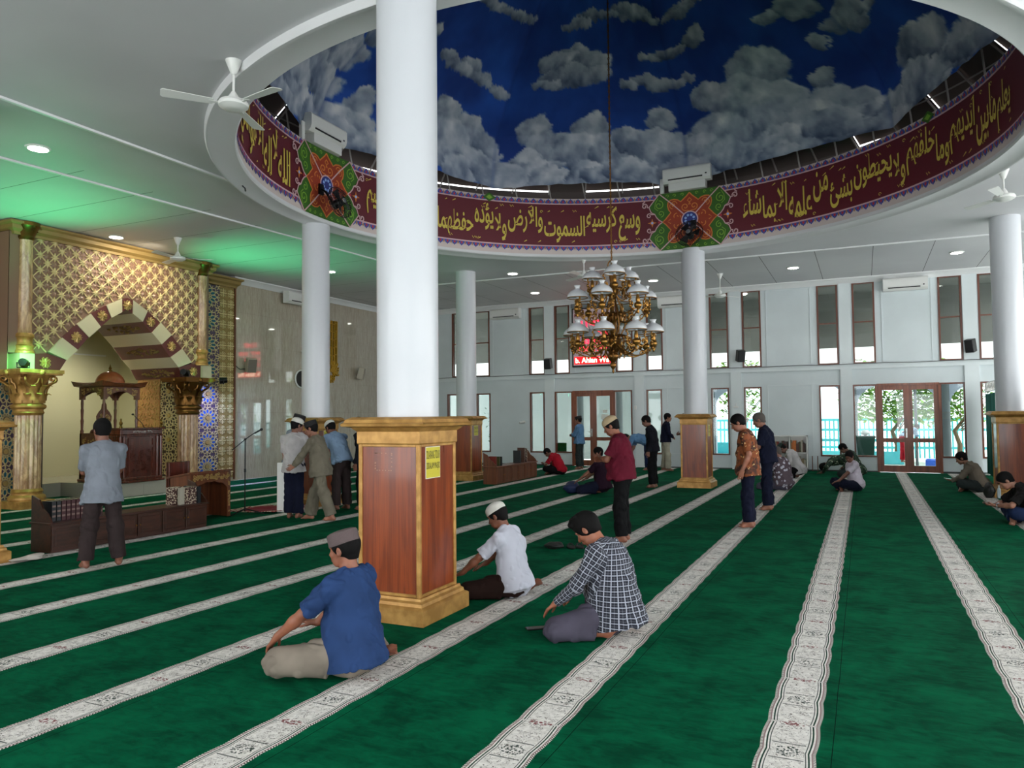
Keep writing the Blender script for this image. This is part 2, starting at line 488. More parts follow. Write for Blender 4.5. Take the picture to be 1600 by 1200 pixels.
# windows
def window(name, a, b, z0, z1, mid=None, y=YN, fw=.045, gl=mGLASS):
    mb = MB(); d0, d1 = y-.02, y+.10
    mb.box(a, b, d0, d1, z1-fw, z1); mb.box(a, b, d0, d1, z0, z0+fw)
    mb.box(a, a+fw, d0, d1, z0+fw, z1-fw); mb.box(b-fw, b, d0, d1, z0+fw, z1-fw)
    if mid: mb.box(a+fw, b-fw, d0+.02, d1-.02, mid-fw*.4, mid+fw*.4)
    o = struct(mb.build(name, mFRAME, smooth=False))
    g = MB(); g.box(a+fw, b-fw, y+.04, y+.046, z0+fw, z1-fw)
    g.build('pane', gl, o, smooth=False)
    return o
wi = 1
for a, b in LOW: window('window_%d' % wi, a, b, ZL0, ZL1); wi += 1
for a, b in UP: window('window_%d' % wi, a, b, ZU0, ZU1, 4.17, gl=mTINT); wi += 1
mHANDLE = Mat('satin_steel', (190, 190, 186), 0.3, 0.9)
di = 1
for a, b in DOORS:
    l = a+.6 if a > -5 else a+.62; r = b-.6
    for (p, q) in ((a, l), (r, b)):
        window('window_%d' % wi, p, q, ZL0, ZL1); wi += 1
    # door case
    mb = MB()
    mb.box(l, r, YN-.03, YN+.11, ZL1-.05, ZL1+.01); mb.box(l-.03, l+.03, YN-.03, YN+.11, 0, ZL1-.05); mb.box(r-.03, r+.03, YN-.03, YN+.11, 0, ZL1-.05)
    fr = struct(mb.build('door_%d' % di, mDOORW, smooth=False))
    c = (l+r)/2
    for (p, q, hs) in ((l+.03, c, 1), (c, r-.03, -1)):
        d = MB(); s = .11; y0, y1 = YN+.0, YN+.05
        d.box(p, p+s, y0, y1, .01, ZL1-.05); d.box(q-s, q, y0, y1, .01, ZL1-.05)
        for z0, z1 in ((.01, .19), (.82, .93), (ZL1-.17, ZL1-.05)): d.box(p+s, q-s, y0, y1, z0, z1)
        dd = d.build('door_leaf', mDOORW, fr, smooth=False)
        g = MB(); g.box(p+s, q-s, y0+.02, y0+.026, .19, .82); g.box(p+s, q-s, y0+.02, y0+.026, .93, ZL1-.17)
        g.build('pane', mGLASS, dd, smooth=False)
        if hs == 1:
            h = MB(); h.box(q-.075, q-.035, y0-.012, y0, .95, 1.2)
            h.tube([(q-.055, y0-.01, 1.1), (q-.055, y0-.05, 1.1), (q-.17, y0-.055, 1.1)], .010, 8)
            h.build('door_handle', mHANDLE, dd)
    di += 1

# columns on pedestals
CGRID = {'front': (-3.53, 5.43), 'westmid': (-9.5, 11.4), 'west': (-9.38, 17.2), 'north': (-3.46, 17.22), 'east': (2.58, 17.2), 'southwest': (-9.42, 5.12), 'eastmid': (2.42, 11.4), 'southeast': (2.4, 5.4)}
CLAB = {
 'front': 'white round column on the nearest red-brown pedestal with a yellow notice',
 'westmid': 'white round column behind the group of greeting men, below the left medallion',
 'west': 'white round column on the far pedestal beside the distant low bookcase',
 'north': 'white round column below the medallion right of the chandelier',
 'east': 'white round column at the right edge beside the green curtains',
 'southwest': 'white round column on the pedestal cut off by the left edge of the picture'}
def pedestal_proto():
    t = thing('column_pedestal', 'p', 'pedestal')
    h = .30; Z1 = 1.645
    b = MB(); b.sq([(.375, 0), (.375, .12), (.365, .13), (.345, .14), (.34, .165), (.322, .18), (.318, .2), (.30, .2)]); b.build('plinth', mGOLD, t, ang=25)
    c = MB(); c.sq([(.30, Z1-.225), (.306, Z1-.215), (.306, Z1-.12), (.33, Z1-.10), (.345, Z1-.085), (.40, Z1-.075), (.405, Z1-.055), (.385, Z1-.045), (.375, Z1-.02), (.335, Z1), (0.27, Z1)]); c.build('cornice', mGOLD, t, ang=25)
    body = MB(); body.box(-.285, .285, -.285, .285, .18, Z1-.2); body.build('body_panel', mPANEL, t, smooth=False)
    for sx, sy in ((1, -1), (1, 1), (-1, 1), (-1, -1)):
        m = MB(); m.bbox(min(sx*.30, sx*.262), max(sx*.30, sx*.262), min(sy*.30, sy*.262), max(sy*.30, sy*.262), .19, Z1-.215, .008)
        m.build('corner_molding', mGOLD, t, smooth=False)
    for k in range(4):
        Mz = Matrix.Rotation(k*pi/2, 4, 'Z')
        for za, zb in ((.2, .225), (Z1-.245, Z1-.215)):
            m = MB(); m.bbox(-.262, .262, -.297, -.283, za, zb, .004, M=Mz); m.build('panel_rail', mGOLD, t, smooth=False)
    return t
ped = pedestal_proto()
CP = {
 'front': 'nearest red-brown wooden column pedestal with gold corners and a yellow notice',
 'westmid': 'red-brown and gold column pedestal behind the group of greeting men',
 'west': 'red-brown and gold column pedestal beside the distant low bookcase',
 'north': 'red-brown and gold column pedestal in mid hall, below the right medallion',
 'east': 'red-brown and gold column pedestal between the green curtains at the right edge',
 'southwest': 'red-brown and gold column pedestal cut off by the left edge of the picture'}
first = True
for k in CLAB:
    x, y = CGRID[k]
    if first: o = ped; first = False
    else: o = copy_tree(ped)
    o.location = (x, y, 0.002); tag(o, CP[k], 'pedestal', 'column pedestals')
    c = MB(); c.lathe([(.262, 0), (.262, .01), (.262, ZC-1.645-.07), (.262, ZC-1.645)], 48)
    o2 = c.build('column', mCOLUMN); o2.location = (x, y, 1.645); tag(o2, CLAB[k], 'column', 'white round columns')

# trims on ceiling (thin white battens)
def batten(n_, p0, p1, w=.05, h=.03, z=ZC):
    d = Vector((p1[0]-p0[0], p1[1]-p0[1], 0)).normalized(); s = Vector((-d.y, d.x, 0))*w/2
    a = Vector((p0[0], p0[1], 0)); b = Vector((p1[0], p1[1], 0))
    vs = [tuple(q+Vector((0, 0, zz))) for zz in (z-h, z) for q in (a-s, a+s, b+s, b-s)]
    mb = MB(); mb.add(vs, [(0, 1, 2, 3), (7, 6, 5, 4), (0, 4, 5, 1), (1, 5, 6, 2), (2, 6, 7, 3), (3, 7, 4, 0)])
    return struct(mb.build('trim_%d' % n_, mWHITE, smooth=False))
batten(6, (-9.0, -5), (-9.0, 9.0)); batten(7, (-11.2, 5.0), (-10.35, 16.5)); batten(8, (-12.0, 18.35), (6, 18.75))
mHOOK = Mat('dark_hook', (30, 34, 36), 0.5)
# ================= dome, ring, calligraphy =================
def rf(az0, off=0.0, R=RR):
    """local (s to the right, z) seen from the hall -> xyz on the inside of the ring"""
    a0 = radians(az0)
    return lambda s, z, h: (RC[0]+(R-h-off)*cos(a0-s/R), RC[1]+(R-h-off)*sin(a0-s/R), z)
mMAROON = Mat('maroon_band_paint', (92, 18, 32), 0.6)
mCREAMP = Mat('cream_band_paint', (204, 190, 184), 0.6)
mRINGW = Mat('ring_soffit_paint', (212, 213, 214), 0.5)
mYEL = Mat('calligraphy_gold_paint', (206, 184, 78), 0.5)
mPINK = Mat('pale_pink_paint', (206, 170, 172), 0.6)
mBLUEP = Mat('blue_ornament_paint', (58, 80, 156), 0.6)
mREDP = Mat('red_ornament_paint', (176, 46, 62), 0.6)
mTAN = Mat('tan_ornament_paint', (168, 120, 72), 0.6)
mGRN = Mat('green_ornament_paint', (52, 98, 22), 0.6)
mGRNL = Mat('light_green_ornament_paint', (122, 168, 52), 0.6)
mORG = Mat('rust_ornament_paint', (150, 52, 22), 0.6)
mORGL = Mat('orange_ornament_paint', (206, 124, 54), 0.6)
mNAVY = Mat('navy_ornament_paint', (40, 52, 124), 0.6)
mPALE = Mat('pale_blue_ornament_paint', (140, 172, 224), 0.6)
N = 240
def band(mb, r, z0, z1, mi=0, a0=0, a1=2*pi, n=N):
    vs = []
    for i in range(n+1):
        a = a0+(a1-a0)*i/n; vs += [ringpt(r, a, z0), ringpt(r, a, z1)]
    mb.add(vs, [(2*i+2, 2*i, 2*i+1, 2*i+3) for i in range(n)], mi)
rg = MB()
band(rg, RR+.05, RZ0-.07, RZ1)                       # backing
band(rg, RR+.012, 5.60, 6.63, 1); band(rg, RR+.014, RZ0-.02, 5.61, 0); band(rg, RR+.014, 6.62, RZ1, 0)
band(rg, RR+.004, 5.605, 5.635, 2); band(rg, RR+.004, 6.60, 6.625, 2)
for z0 in (5.605, 6.6):   # top/bottom edges of the two thin pink lines
    pass
vs = []
for i in range(N):
    a = 2*pi*i/N; vs += [ringpt(RR+.014, a, RZ1), ringpt(RR+.30, a, RZ1)]
rg.add(vs, [(2*i, (2*i+2) % (2*N), (2*i+3) % (2*N), 2*i+1) for i in range(N)], 0)
ring = rg.build('ring_band', [mCREAMP, mMAROON, mPINK]); struct(ring); ring.name = 'wall_ring'
# border ornaments
def lotus(mb, f, s, z, up, sc=1.0):
    U = up*sc
    P = lambda pts: [(s+u*sc, z+v*U) for u, v in (pts if up > 0 else pts[::-1])]
    mb.prism(P([(-.078, 0), (-.03, -.006), (.03, -.006), (.078, 0), (.074, .03), (.05, .05), (.046, .068), (.02, .078), (0, .104), (-.02, .078), (-.046, .068), (-.05, .05), (-.074, .03)]), 0, .004, f, 0)
    mb.prism(P([(-.03, .03), (-.02, .012), (0, .0), (.02, .012), (.03, .03), (.012, .045), (0, .072), (-.012, .045)]), .004, .007, f, 1)
    s += .088
    mb.prism(P([(-.010, 0), (.010, 0), (.024, .028), (0, .075), (-.024, .028)]), 0, .004, f, 2)
lo = MB(); f0 = rf(0)
for i in range(200):
    s = i*2*pi*RR/200
    lotus(lo, f0, s, 6.632, 1); lotus(lo, f0, s, 5.598, -1)
struct(lo.build('trim_9', [mBLUEP, mREDP, mTAN], smooth=False))
def stroke(mb, f, pts, w, h=.004, mi=0, base=0.0):
    n = len(pts)
    W = w if isinstance(w, (list, tuple)) else [w]*n
    L = []; Rr = []
    for i in range(n):
        a = pts[max(0, i-1)]; b = pts[min(n-1, i+1)]
        dx, dy = b[0]-a[0], b[1]-a[1]; d = math.hypot(dx, dy) or 1
        nx, ny = -dy/d*W[i]/2, dx/d*W[i]/2
        L.append((pts[i][0]+nx, pts[i][1]+ny)); Rr.append((pts[i][0]-nx, pts[i][1]-ny))
    vs = [f(u, v, base+h) for u, v in L]+[f(u, v, base+h) for u, v in Rr]+[f(u, v, base) for u, v in L]+[f(u, v, base) for u, v in Rr]
    fs = []
    for i in range(n-1):
        fs += [(n+i, n+i+1, i+1, i), (i, i+1, 2*n+i+1, 2*n+i), (3*n+i, 3*n+i+1, n+i+1, n+i)]
    mb.add(vs, fs, mi)
def spiral(c, r0, r1, a0, turns, n=18):
    return [(c[0]+(r0+(r1-r0)*i/n)*cos(a0+turns*2*pi*i/n), c[1]+(r0+(r1-r0)*i/n)*sin(a0+turns*2*pi*i/n)) for i in range(n+1)]
def medallion(az, label):
    f = rf(az, .006); cz = 6.075
    F = lambda s, z, h: f(s, z+cz, h)
    t = thing('ring_medallion', label, 'ornament', group='painted medallions on the ring')
    oct_ = [(-.69, -.66), (.69, -.66), (.93, -.37), (.80, -.18), (.62, 0), (.80, .18), (.93, .37), (.69, .66), (-.69, .66), (-.93, .37), (-.80, .18), (-.62, 0), (-.80, -.18), (-.93, -.37)]
    m = MB()
    # green ground in wedges so that it follows the curve of the ring
    xs = [-.93, -.80, -.69, -.62, -.45, -.3, -.15, 0, .15, .3, .45, .62, .69, .80, .93]
    def span(u):
        u = abs(u)
        hi = .66 if u <= .69 else .66-(u-.69)*(.29/.24)
        lo_ = 0 if u <= .62 else ((u-.62) if u <= .80 else .18+(u-.80)*1.46)
        return lo_, hi
    for a, b in zip(xs, xs[1:]):
        la, ha = span(a); lb, hb = span(b)
        m.prism([(a, la), (b, lb), (b, hb), (a, ha)], 0, .004, F); m.prism([(a, -ha), (b, -hb), (b, -lb), (a, -la)], 0, .004, F)
    g = m.build('green_ground', mGRN, t, smooth=False)
    q = [(0, .62), (.06, .55), (.20, .43), (.27, .48), (.36, .50), (.44, .49), (.49, .44)]
    q2 = [(y, x) for x, y in q[::-1]]
    quad = q+q2[:-1]
    full = []
    for k in range(4):
        for x, y in quad:
            for _ in range(k): x, y = y, -x
            full.append((x, y))
    m = MB()
    vs = [F(0, 0, .008)]+[F(u, v, .008) for u, v in full]
    m.add(vs, [(0, i+1, (i+1) % len(full)+1)[::-1] for i in range(len(full))])
    m.build('rust_flower', mORG, t, smooth=False)
    m = MB(); stroke(m, F, full+[full[0]], .024, .004, 0, .009); m.build('flower_outline', mORGL, t, smooth=False)
    m = MB()
    for k in range(4):
        def rot(pts):
            o = []
            for x, y in pts:
                for _ in range(k): x, y = y, -x
                o.append((x, y))
            return o
        for sx in (-1, 1):
            stroke(m, F, rot([(sx*x, y) for x, y in spiral((.10, .30), .09, .02, -pi/2, 1.2)]), .02, .004, 0, .009)
            stroke(m, F, rot([(sx*x, y) for x, y in [(0, .19), (.05, .21), (.10, .21)]]), .018, .004, 0, .009)
            stroke(m, F, rot([(sx*x, y) for x, y in spiral((.36, .39), .075, .015, pi, -1.1)]), .018, .004, 0, .009)
            stroke(m, F, rot([(sx*x, y) for x, y in [(.0, .50), (.05, .44), (.0, .40), (.02, .34)]]), .018, .004, 0, .009)
    m.build('scroll_work', mORGL, t, smooth=False)
    m = MB()
    for sx in (-1, 1):
        for sz in (-1, 1):
            L = lambda pts: [(sx*x, sz*y) for x, y in pts]
            stroke(m, F, L(spiral((.70, .40), .11, .02, pi/2, 1.3)), .018, .004, 0, .005)
            stroke(m, F, L(spiral((.66, .20), .08, .015, -pi/2, -1.2)), .016, .004, 0, .005)
            for u in (.16, .34, .50): stroke(m, F, L(spiral((u, .59), .04, .01, 0, 1.0, 10)), .013, .004, 0, .005)
            stroke(m, F, L([(.72, .56), (.78, .46), (.80, .34), (.72, .27)]), .014, .004, 0, .005)
    m.build('green_scrolls', mGRNL, t, smooth=False)
    m = MB()
    for sx in (-1, 1):
        for sz in (-1, 1):
            stroke(m, F, [(sx*.10, sz*.10), (sx*.40, sz*.40), (sx*.69, sz*.66)], .024, .006, 0, .010)
            e = [(.62, 0), (.70, .05), (.76, .12), (.80, .20), (.88, .24), (.93, .37), (.80, .53), (.69, .66)]
            stroke(m, F, [(sx*x, sz*y) for x, y in e], .022, .006, 0, .004)
            stroke(m, F, [(sx*x, sz*y) for x, y in [(.80, .20)]+spiral((.93, .17), .06, .02, 2.6, -1.1, 12)], .022, .006, 0, .004)
            stroke(m, F, [(sx*x, sz*y) for x, y in [(.93, .37)]+spiral((1.03, .40), .07, .02, 3.6, -1.2, 12)], .024, .006, 0, .004)
            stroke(m, F, [(sx*x, sz*y) for x, y in [(1.08, .46), (1.02, .515)]], .024, .006, 0, .004)
    m.build('white_outline', mPINK, t, smooth=False)
    m = MB()
    for sx in (-1, 1):
        st = []
        for k in range(8):
            r = .105 if k % 2 == 0 else .035
            st.append((sx*.86+r*cos(k*pi/4), r*sin(k*pi/4)))
        m.prism(st, 0, .006, F, 0)
        m.prism([(sx*.86+.03*cos(k*pi/3), .03*sin(k*pi/3)) for k in range(6)], .006, .009, F, 1)
        m.prism([(sx*.70+.035*cos(k*pi/3), .03*sin(k*pi/3)) for k in range(6)], 0, .006, F, 2)
    m.build('side_star', [mORGL, mPALE, mREDP], t, smooth=False)
    m = MB()
    cir = lambda r, n=28: [(r*cos(2*pi*k/n), r*sin(2*pi*k/n)) for k in range(n)]
    m.prism(cir(.195), .01, .016, F, 0); m.prism(cir(.168), .016, .020, F, 1)
    for k in range(8):
        a = k*pi/4+pi/8
        m.prism([(.10*cos(a)+.03*cos(j*pi/4), .10*sin(a)+.03*sin(j*pi/4)) for j in range(8)], .020, .023, F, 2)
    m.build('blue_rosette', [mPINK, mNAVY, mPALE], t, smooth=False)
    return t
medallion(88.9, 'painted green and rust medallion on the ring, right of the chandelier chain')
medallion(181.0, 'painted green and rust medallion on the ring, left of the foremost column')
# small green diamonds on the upper border
for az in (137, 33):
    m = MB(); f = rf(az, .012)
    m.prism([(-.16, 6.68), (0, 6.58), (.16, 6.68), (0, 6.79)], 0, .006, f); m.prism([(-.08, 6.68), (0, 6.63), (.08, 6.68), (0, 6.74)], .006, .009, f, 1)
    o = m.build('ring_diamond', [mGRN, mGRNL], smooth=False)
    tag(o, 'small green painted diamond on the ring border above %s' % ('the first half of the middle inscription' if az > 90 else 'the right-hand inscription'), 'ornament')

# calligraphy: joined letter forms
FORMS = {'ا': (0xFE8D, 1), 'أ': (0xFE83, 1), 'إ': (0xFE87, 1), 'آ': (0xFE81, 1), 'ب': (0xFE8F, 0), 'ة': (0xFE93, 1), 'ت': (0xFE95, 0), 'ث': (0xFE99, 0),
 'ج': (0xFE9D, 0), 'ح': (0xFEA1, 0), 'خ': (0xFEA5, 0), 'د': (0xFEA9, 1), 'ذ': (0xFEAB, 1), 'ر': (0xFEAD, 1), 'ز': (0xFEAF, 1), 'س': (0xFEB1, 0),
 'ش': (0xFEB5, 0), 'ص': (0xFEB9, 0), 'ض': (0xFEBD, 0), 'ط': (0xFEC1, 0), 'ظ': (0xFEC5, 0), 'ع': (0xFEC9, 0), 'غ': (0xFECD, 0), 'ف': (0xFED1, 0),
 'ق': (0xFED5, 0), 'ك': (0xFED9, 0), 'ل': (0xFEDD, 0), 'م': (0xFEE1, 0), 'ن': (0xFEE5, 0), 'ه': (0xFEE9, 0), 'و': (0xFEED, 1), 'ى': (0xFEEF, 1),
 'ي': (0xFEF1, 0), 'ئ': (0xFE89, 0), 'ؤ': (0xFE85, 1), 'ء': (0xFE80, 2)}
def shape_word(w):
    w = w.replace('لا', '\u0001')
    out = []
    for i, ch in enumerate(w):
        prev = w[i-1] if i else ''
        nxt = w[i+1] if i+1 < len(w) else ''
        pj = prev and prev != '\u0001' and FORMS[prev][1] == 0
        if ch == '\u0001': out.append(chr(0xFEFC if pj else 0xFEFB)); continue
        c, t = FORMS[ch]
        nj = bool(nxt) and (nxt == '\u0001' or FORMS[nxt][1] != 2)
        if t == 2: out.append(chr(c))
        elif t == 1: out.append(chr(c+1 if pj else c))
        else: out.append(chr(c+(3 if (pj and nj) else 2 if nj else 1 if pj else 0)))
    return ''.join(out[::-1])
def text_mesh(body, bold=0.0, extrude=0.0):
    c = bpy.data.curves.new('t', 'FONT'); c.body = body; c.offset = bold; c.extrude = extrude; c.resolution_u = 3
    o = bpy.data.objects.new('t', c); COL.objects.link(o); bpy.context.view_layer.update()
    me = o.evaluated_get(bpy.context.evaluated_depsgraph_get()).to_mesh()
    vs = [tuple(v.co) for v in me.vertices]; fs = [tuple(p.vertices) for p in me.polygons]
    bpy.data.objects.remove(o); bpy.data.curves.remove(c)
    return vs, fs
def fit_text(mb, body, x0, x1, z0, z1, f, bold=0.0, mi=0, h=0.0):
    vs, fs = text_mesh(body, bold)
    if not vs: return
    xs = [v[0] for v in vs]; ys = [v[1] for v in vs]
    a, b, c, d = min(xs), max(xs), min(ys), max(ys)
    mb.add([f(x0+(v[0]-a)/(b-a)*(x1-x0), z0+(v[1]-c)/max(1e-6, d-c)*(z1-z0), h) for v in vs], fs, mi)
rng = random.Random(4)
def inscription(az_right, az_left, words, label):
    f = rf(az_right, .008)
    total = radians(abs(az_left-az_right))*RR
    W = []
    for w in words:
        vs, fs = text_mesh(shape_word(w), 0.016)
        xs = [v[0] for v in vs]; ys = [v[1] for v in vs]
        W.append((vs, fs, min(xs), max(xs), min(ys), max(ys)))
    nat = sum(b-a for _, _, a, b, _, _ in W)
    gap = .035; k = (total-gap*len(W))/nat
    m = MB(); s = 0.0
    for i, (vs, fs, a, b, c, d) in enumerate(W):
        wd = (b-a)*k; hz = min(.88, max(.62, (d-c)*k*2.2))
        room = .90-hz
        base = 5.665+(room*(0.15 if i % 2 == 0 else 0.9) if room > 0 else 0)
        x1 = -s; x0 = x1-wd
        m.add([f(x0+(v[0]-a)*k, base+(v[1]-c)/(d-c)*hz, 0) for v in vs], fs)
        # vowel marks
        for j in range(max(2, len(words[i]))):
            u = x0+wd*rng.random(); zz = rng.choice([5.70, 6.50, 6.42, base+hz*.55]); L = .05+.05*rng.random()
            kk = rng.random()
            if kk < .5: stroke(m, f, [(u, zz), (u+L, zz+L*.55)], [.008, .026], .0, 0, .001)
            elif kk < .8: stroke(m, f, [(u, zz+.05), (u+.03, zz), (u+.06, zz+.05), (u+.09, zz+.01)], .012, .0, 0, .001)
            else: stroke(m, f, spiral((u, zz), .035, .015, 0, .9, 9), .012, .0, 0, .001)
        s += wd+gap
    o = m.build('calligraphy', mYEL, smooth=False)
    o.visible_shadow = True
    return tag(o, label, 'inscription', 'gold calligraphy on the ring')
inscription(100.5, 169.5, 'وسع كرسيه السموت والارض ولا يؤده حفظهما وهو العلي العظيم'.split(), 'gold Arabic calligraphy on maroon, between the two painted medallions')
inscription(9, 77, 'يعلم ما بين ايديهم وما خلفهم ولا يحيطون بشئ من علمه الا بما شاء'.split(), 'gold Arabic calligraphy on maroon, right of the right medallion')
inscription(192.8, 262, 'الله لا اله الا هو الحي القيوم لا تاخذه سنة ولا نوم له ما في'.split(), 'gold Arabic calligraphy on maroon, left of the left medallion')

# soffit moulding around the opening
sm = MB()
for (r0, r1, z) in ((RR, RR+.06, RZ0-.09), ):
    prof = [(RR+.0, RZ0+.0), (RR+.0, RZ0-.05), (RR+.02, RZ0-.07), (RR+.30, RZ0-.07), (RR+.33, RZ0-.09), (RR+.38, RZ0-.09), (RR+.40, RZ0-.06), (RR+.40, RZ0+.01)]
    vs = []; K = len(prof)
    for i in range(N):
        for r, zz in prof: vs.append(ringpt(r, 2*pi*i/N, zz))
    sm.add(vs, [(i*K+j, i*K+j+1, ((i+1) % N)*K+j+1, ((i+1) % N)*K+j) for i in range(N) for j in range(K-1)])
struct(sm.build('trim_10', mRINGW))

# dome: painted cloth panels
PR = [(5.95, 6.98), (5.95, 7.1), (5.85, 7.6), (5.6, 8.1), (5.0, 8.55), (4.4, 9.0), (3.6, 9.45), (2.6, 9.95), (1.4, 10.4), (0.02, 10.65)]
PL = [0.0]
for a, b in zip(PR, PR[1:]): PL.append(PL[-1]+math.dist(a, b))
CLOUDS = [[(126,1.35,0.45,0.41),(121,0.85,0.63,0.45),(112,1.3,0.45,0.4),(115,0.75,0.63,0.5),(106,0.75,0.63,0.45),(128,0.5,0.45,0.35)],[(103,1.1,0.36,0.3),(94,1.5,0.36,0.3),(97,0.85,0.54,0.45),(92,0.7,0.45,0.46)],[(67,2.0,0.78,0.57),(81,1.8,0.47,0.36),(74,1.25,0.85,0.8),(82,0.8,0.76,0.56),(66,0.9,0.76,0.7),(87,0.65,0.47,0.35)],[(54,1.35,0.29,0.22),(55,0.8,0.47,0.39),(49,0.5,0.39,0.41),(59,0.45,0.68,0.51),(52,0.2,0.47,0.41),(65,0.2,0.75,0.4)],[(30,0.85,0.72,0.35),(36,0.3,0.86,0.36),(21,0.3,0.62,0.36),(12,0.15,0.47,0.39),(13,0.5,0.54,0.27),(28,0.0,0.27,0.18)],[(151,1.5,0.37,0.22),(145,1.1,0.46,0.39),(150,0.75,0.65,0.58),(138,0.8,0.37,0.36),(144,0.4,0.83,0.41),(151,1.15,0.47,0.48)],[(118,3.2,0.54,0.2),(123,3.0,0.63,0.25),(113,2.95,0.63,0.3),(117,2.65,0.99,0.27),(126,2.5,0.36,0.13)],[(97,2.5,0.36,0.12),(92,2.35,0.46,0.15),(86,2.4,0.21,0.12),(101,2.4,0.27,0.12)],[(80,3.2,0.37,0.22),(88,3.1,0.49,0.12),(90,3.1,0.39,0.12),(95,3.05,0.27,0.12)],[(158,2.5,0.36,0.17),(150,2.55,0.37,0.17),(145,2.35,0.37,0.17),(138,2.25,0.29,0.17),(153,2.35,0.46,0.17)],[(154,3.95,0.74,0.13),(144,3.95,0.65,0.13),(136,4.0,0.27,0.12)],[(112,4.05,0.81,0.12),(99,4.15,0.72,0.22),(93,4.0,0.36,0.12),(119,3.9,0.45,0.12),(82,3.9,0.66,0.13),(78,4.0,0.76,0.13)],[(57,2.95,0.29,0.17),(50,2.95,0.47,0.27),(59,3.0,0.19,0.12)],[(38,2.15,0.47,0.39),(44,2.3,0.37,0.23),(50,2.05,0.19,0.17),(33,2.05,0.34,0.12)],[(189,1.65,0.95,0.39),(188,1.05,0.95,0.34),(198,0.75,0.93,0.27),(182,1.9,0.49,0.31),(203,0.35,0.8,0.22)],[(173,1.0,0.29,0.44),(176,0.55,0.47,0.31),(180,0.55,0.58,0.31),(189,0.4,1.09,0.27),(198,0.15,0.8,0.17),(172,0.5,0.29,0.36)],[(167,3.0,0.15,0.23),(180,2.8,0.39,0.56)]]
def vnoise2(x, y, seed, per=None):
    rs = np.random.RandomState(seed); T = rs.rand(64, 64)
    xi = np.floor(x).astype(int); yi = np.floor(y).astype(int); fx = x-xi; fy = y-yi
    fx = fx*fx*(3-2*fx); fy = fy*fy*(3-2*fy)
    g = lambda a, b: T[a % 64, b % 64]
    return (g(xi, yi)*(1-fx)+g(xi+1, yi)*fx)*(1-fy)+(g(xi, yi+1)*(1-fx)+g(xi+1, yi+1)*fx)*fy
def fbm2(x, y, seed, o=5):
    s = 0; a = .5
    for k in range(o): s = s+a*vnoise2(x*2**k+17*k, y*2**k+9*k, seed+k); a *= .5
    return s
NA, NS = 900, 190
az = np.linspace(0, 360, NA, endpoint=False); ss = np.linspace(0, PL[-1], NS)
A, S = np.meshgrid(az, ss)
rp = np.interp(S, PL, [p[0] for p in PR]); zp = np.interp(S, PL, [p[1] for p in PR])
am = (A % 45)-22.5
fc = np.cos(np.radians(22.5))/np.cos(np.radians(am))
sag = np.cos(np.radians(am*4))          # 1 at panel middle, 0 at the creases
rr = rp*fc*(1-0.022*sag*np.clip(S, 0, 1.5)/1.5)
foot = np.clip(1-S/0.5, 0, 1)
zz = zp+foot*(0.10*sag*0.9+0.05*(vnoise2(A*.16, S*0, 5)-.5)+.03*(vnoise2(A*.5, S*0, 8)-.5))
wr = (fbm2(A*.12, S*.8, 31)-.48)*.12
rr = rr-wr*np.clip(rp/4, 0, 1)
X = RC[0]+rr*np.cos(np.radians(A)); Y = RC[1]+rr*np.sin(np.radians(A))
vs = np.stack([X, Y, zz], -1).reshape(-1, 3)
idx = np.arange(NA*NS).reshape(NS, NA)
q = np.stack([idx[:-1], idx[1:], np.roll(idx, -1, 1)[1:], np.roll(idx, -1, 1)[:-1]], -1).reshape(-1, 4)
me = bpy.data.meshes.new('dome'); me.vertices.add(len(vs)); me.vertices.foreach_set('co', vs.ravel())
me.loops.add(q.size); me.loops.foreach_set('vertex_index', q.ravel().astype(np.int32))
me.polygons.add(len(q)); me.polygons.foreach_set('loop_start', np.arange(0, q.size, 4, dtype=np.int32))
me.update(); me.validate()
# painted clouds: puffs of one cloud share an outline, each puff has its own light side
wx = (fbm2(A*.22, S*2.2, 3)-.48)*.42+(fbm2(A*.9, S*9, 41, 4)-.48)*.16; wy = (fbm2(A*.22, S*2.2, 13)-.48)*.42+(fbm2(A*.9, S*9, 51, 4)-.48)*.16
cov = np.zeros_like(A); lum = np.full_like(A, .45)
allc = [list(c) for c in CLOUDS]
# the unseen side of the dome carries the same kind of clouds
rs = np.random.RandomState(7)
for k in range(26):
    a0 = 215+rs.rand()*150; s0 = rs.rand()*3.6; big = 1.0 if s0 < 1.2 else .5
    allc.append([(a0+rs.randn()*6*big, max(0, s0+rs.randn()*.25*big), (.4+.5*rs.rand())*big, (.25+.3*rs.rand())*big) for _ in range(6)])
for k in range(90):  # billows hugging the lower rim all round
    a0 = rs.rand()*360; allc.append([(a0, rs.rand()*.45, .35+.35*rs.rand(), .22+.25*rs.rand())])
for ci_, cl in enumerate(allc):
    for (a0, s0, ra, rsz) in sorted(cl, key=lambda b: -b[1]):
        da = ((A-a0+180) % 360-180)*.095
        u = (da+wx)/(ra*1.08); v = (S-s0+wy*.8)/(rsz*1.08)
        d = np.sqrt(u*u+v*v)
        c = np.clip((1.0-d)/.10, 0, 1)
        c = c*c*(3-2*c)
        l = .50+.26*v-.14*u-.10*d*d+(fbm2(A*.35+ci_, S*3.6, 61)-.48)*.9
        lum = lum*(1-c)+l*c
        cov = np.maximum(cov, c)
st = fbm2(A*.5+S*1.2, S*1.6, 77)
lum = lum+(st-.48)*.35*np.clip(1-S/1.8, 0, 1)
lum = np.clip(lum, 0, 1)[..., None]
dark = np.array([58, 74, 102]); mid = np.array([150, 161, 178]); lt = np.array([226, 227, 228])
cl_ = np.where(lum < .5, dark+(mid-dark)*lum*2, mid+(lt-mid)*(lum-.5)*2)
bn = fbm2(A*.10, S*1.0, 91)[..., None]
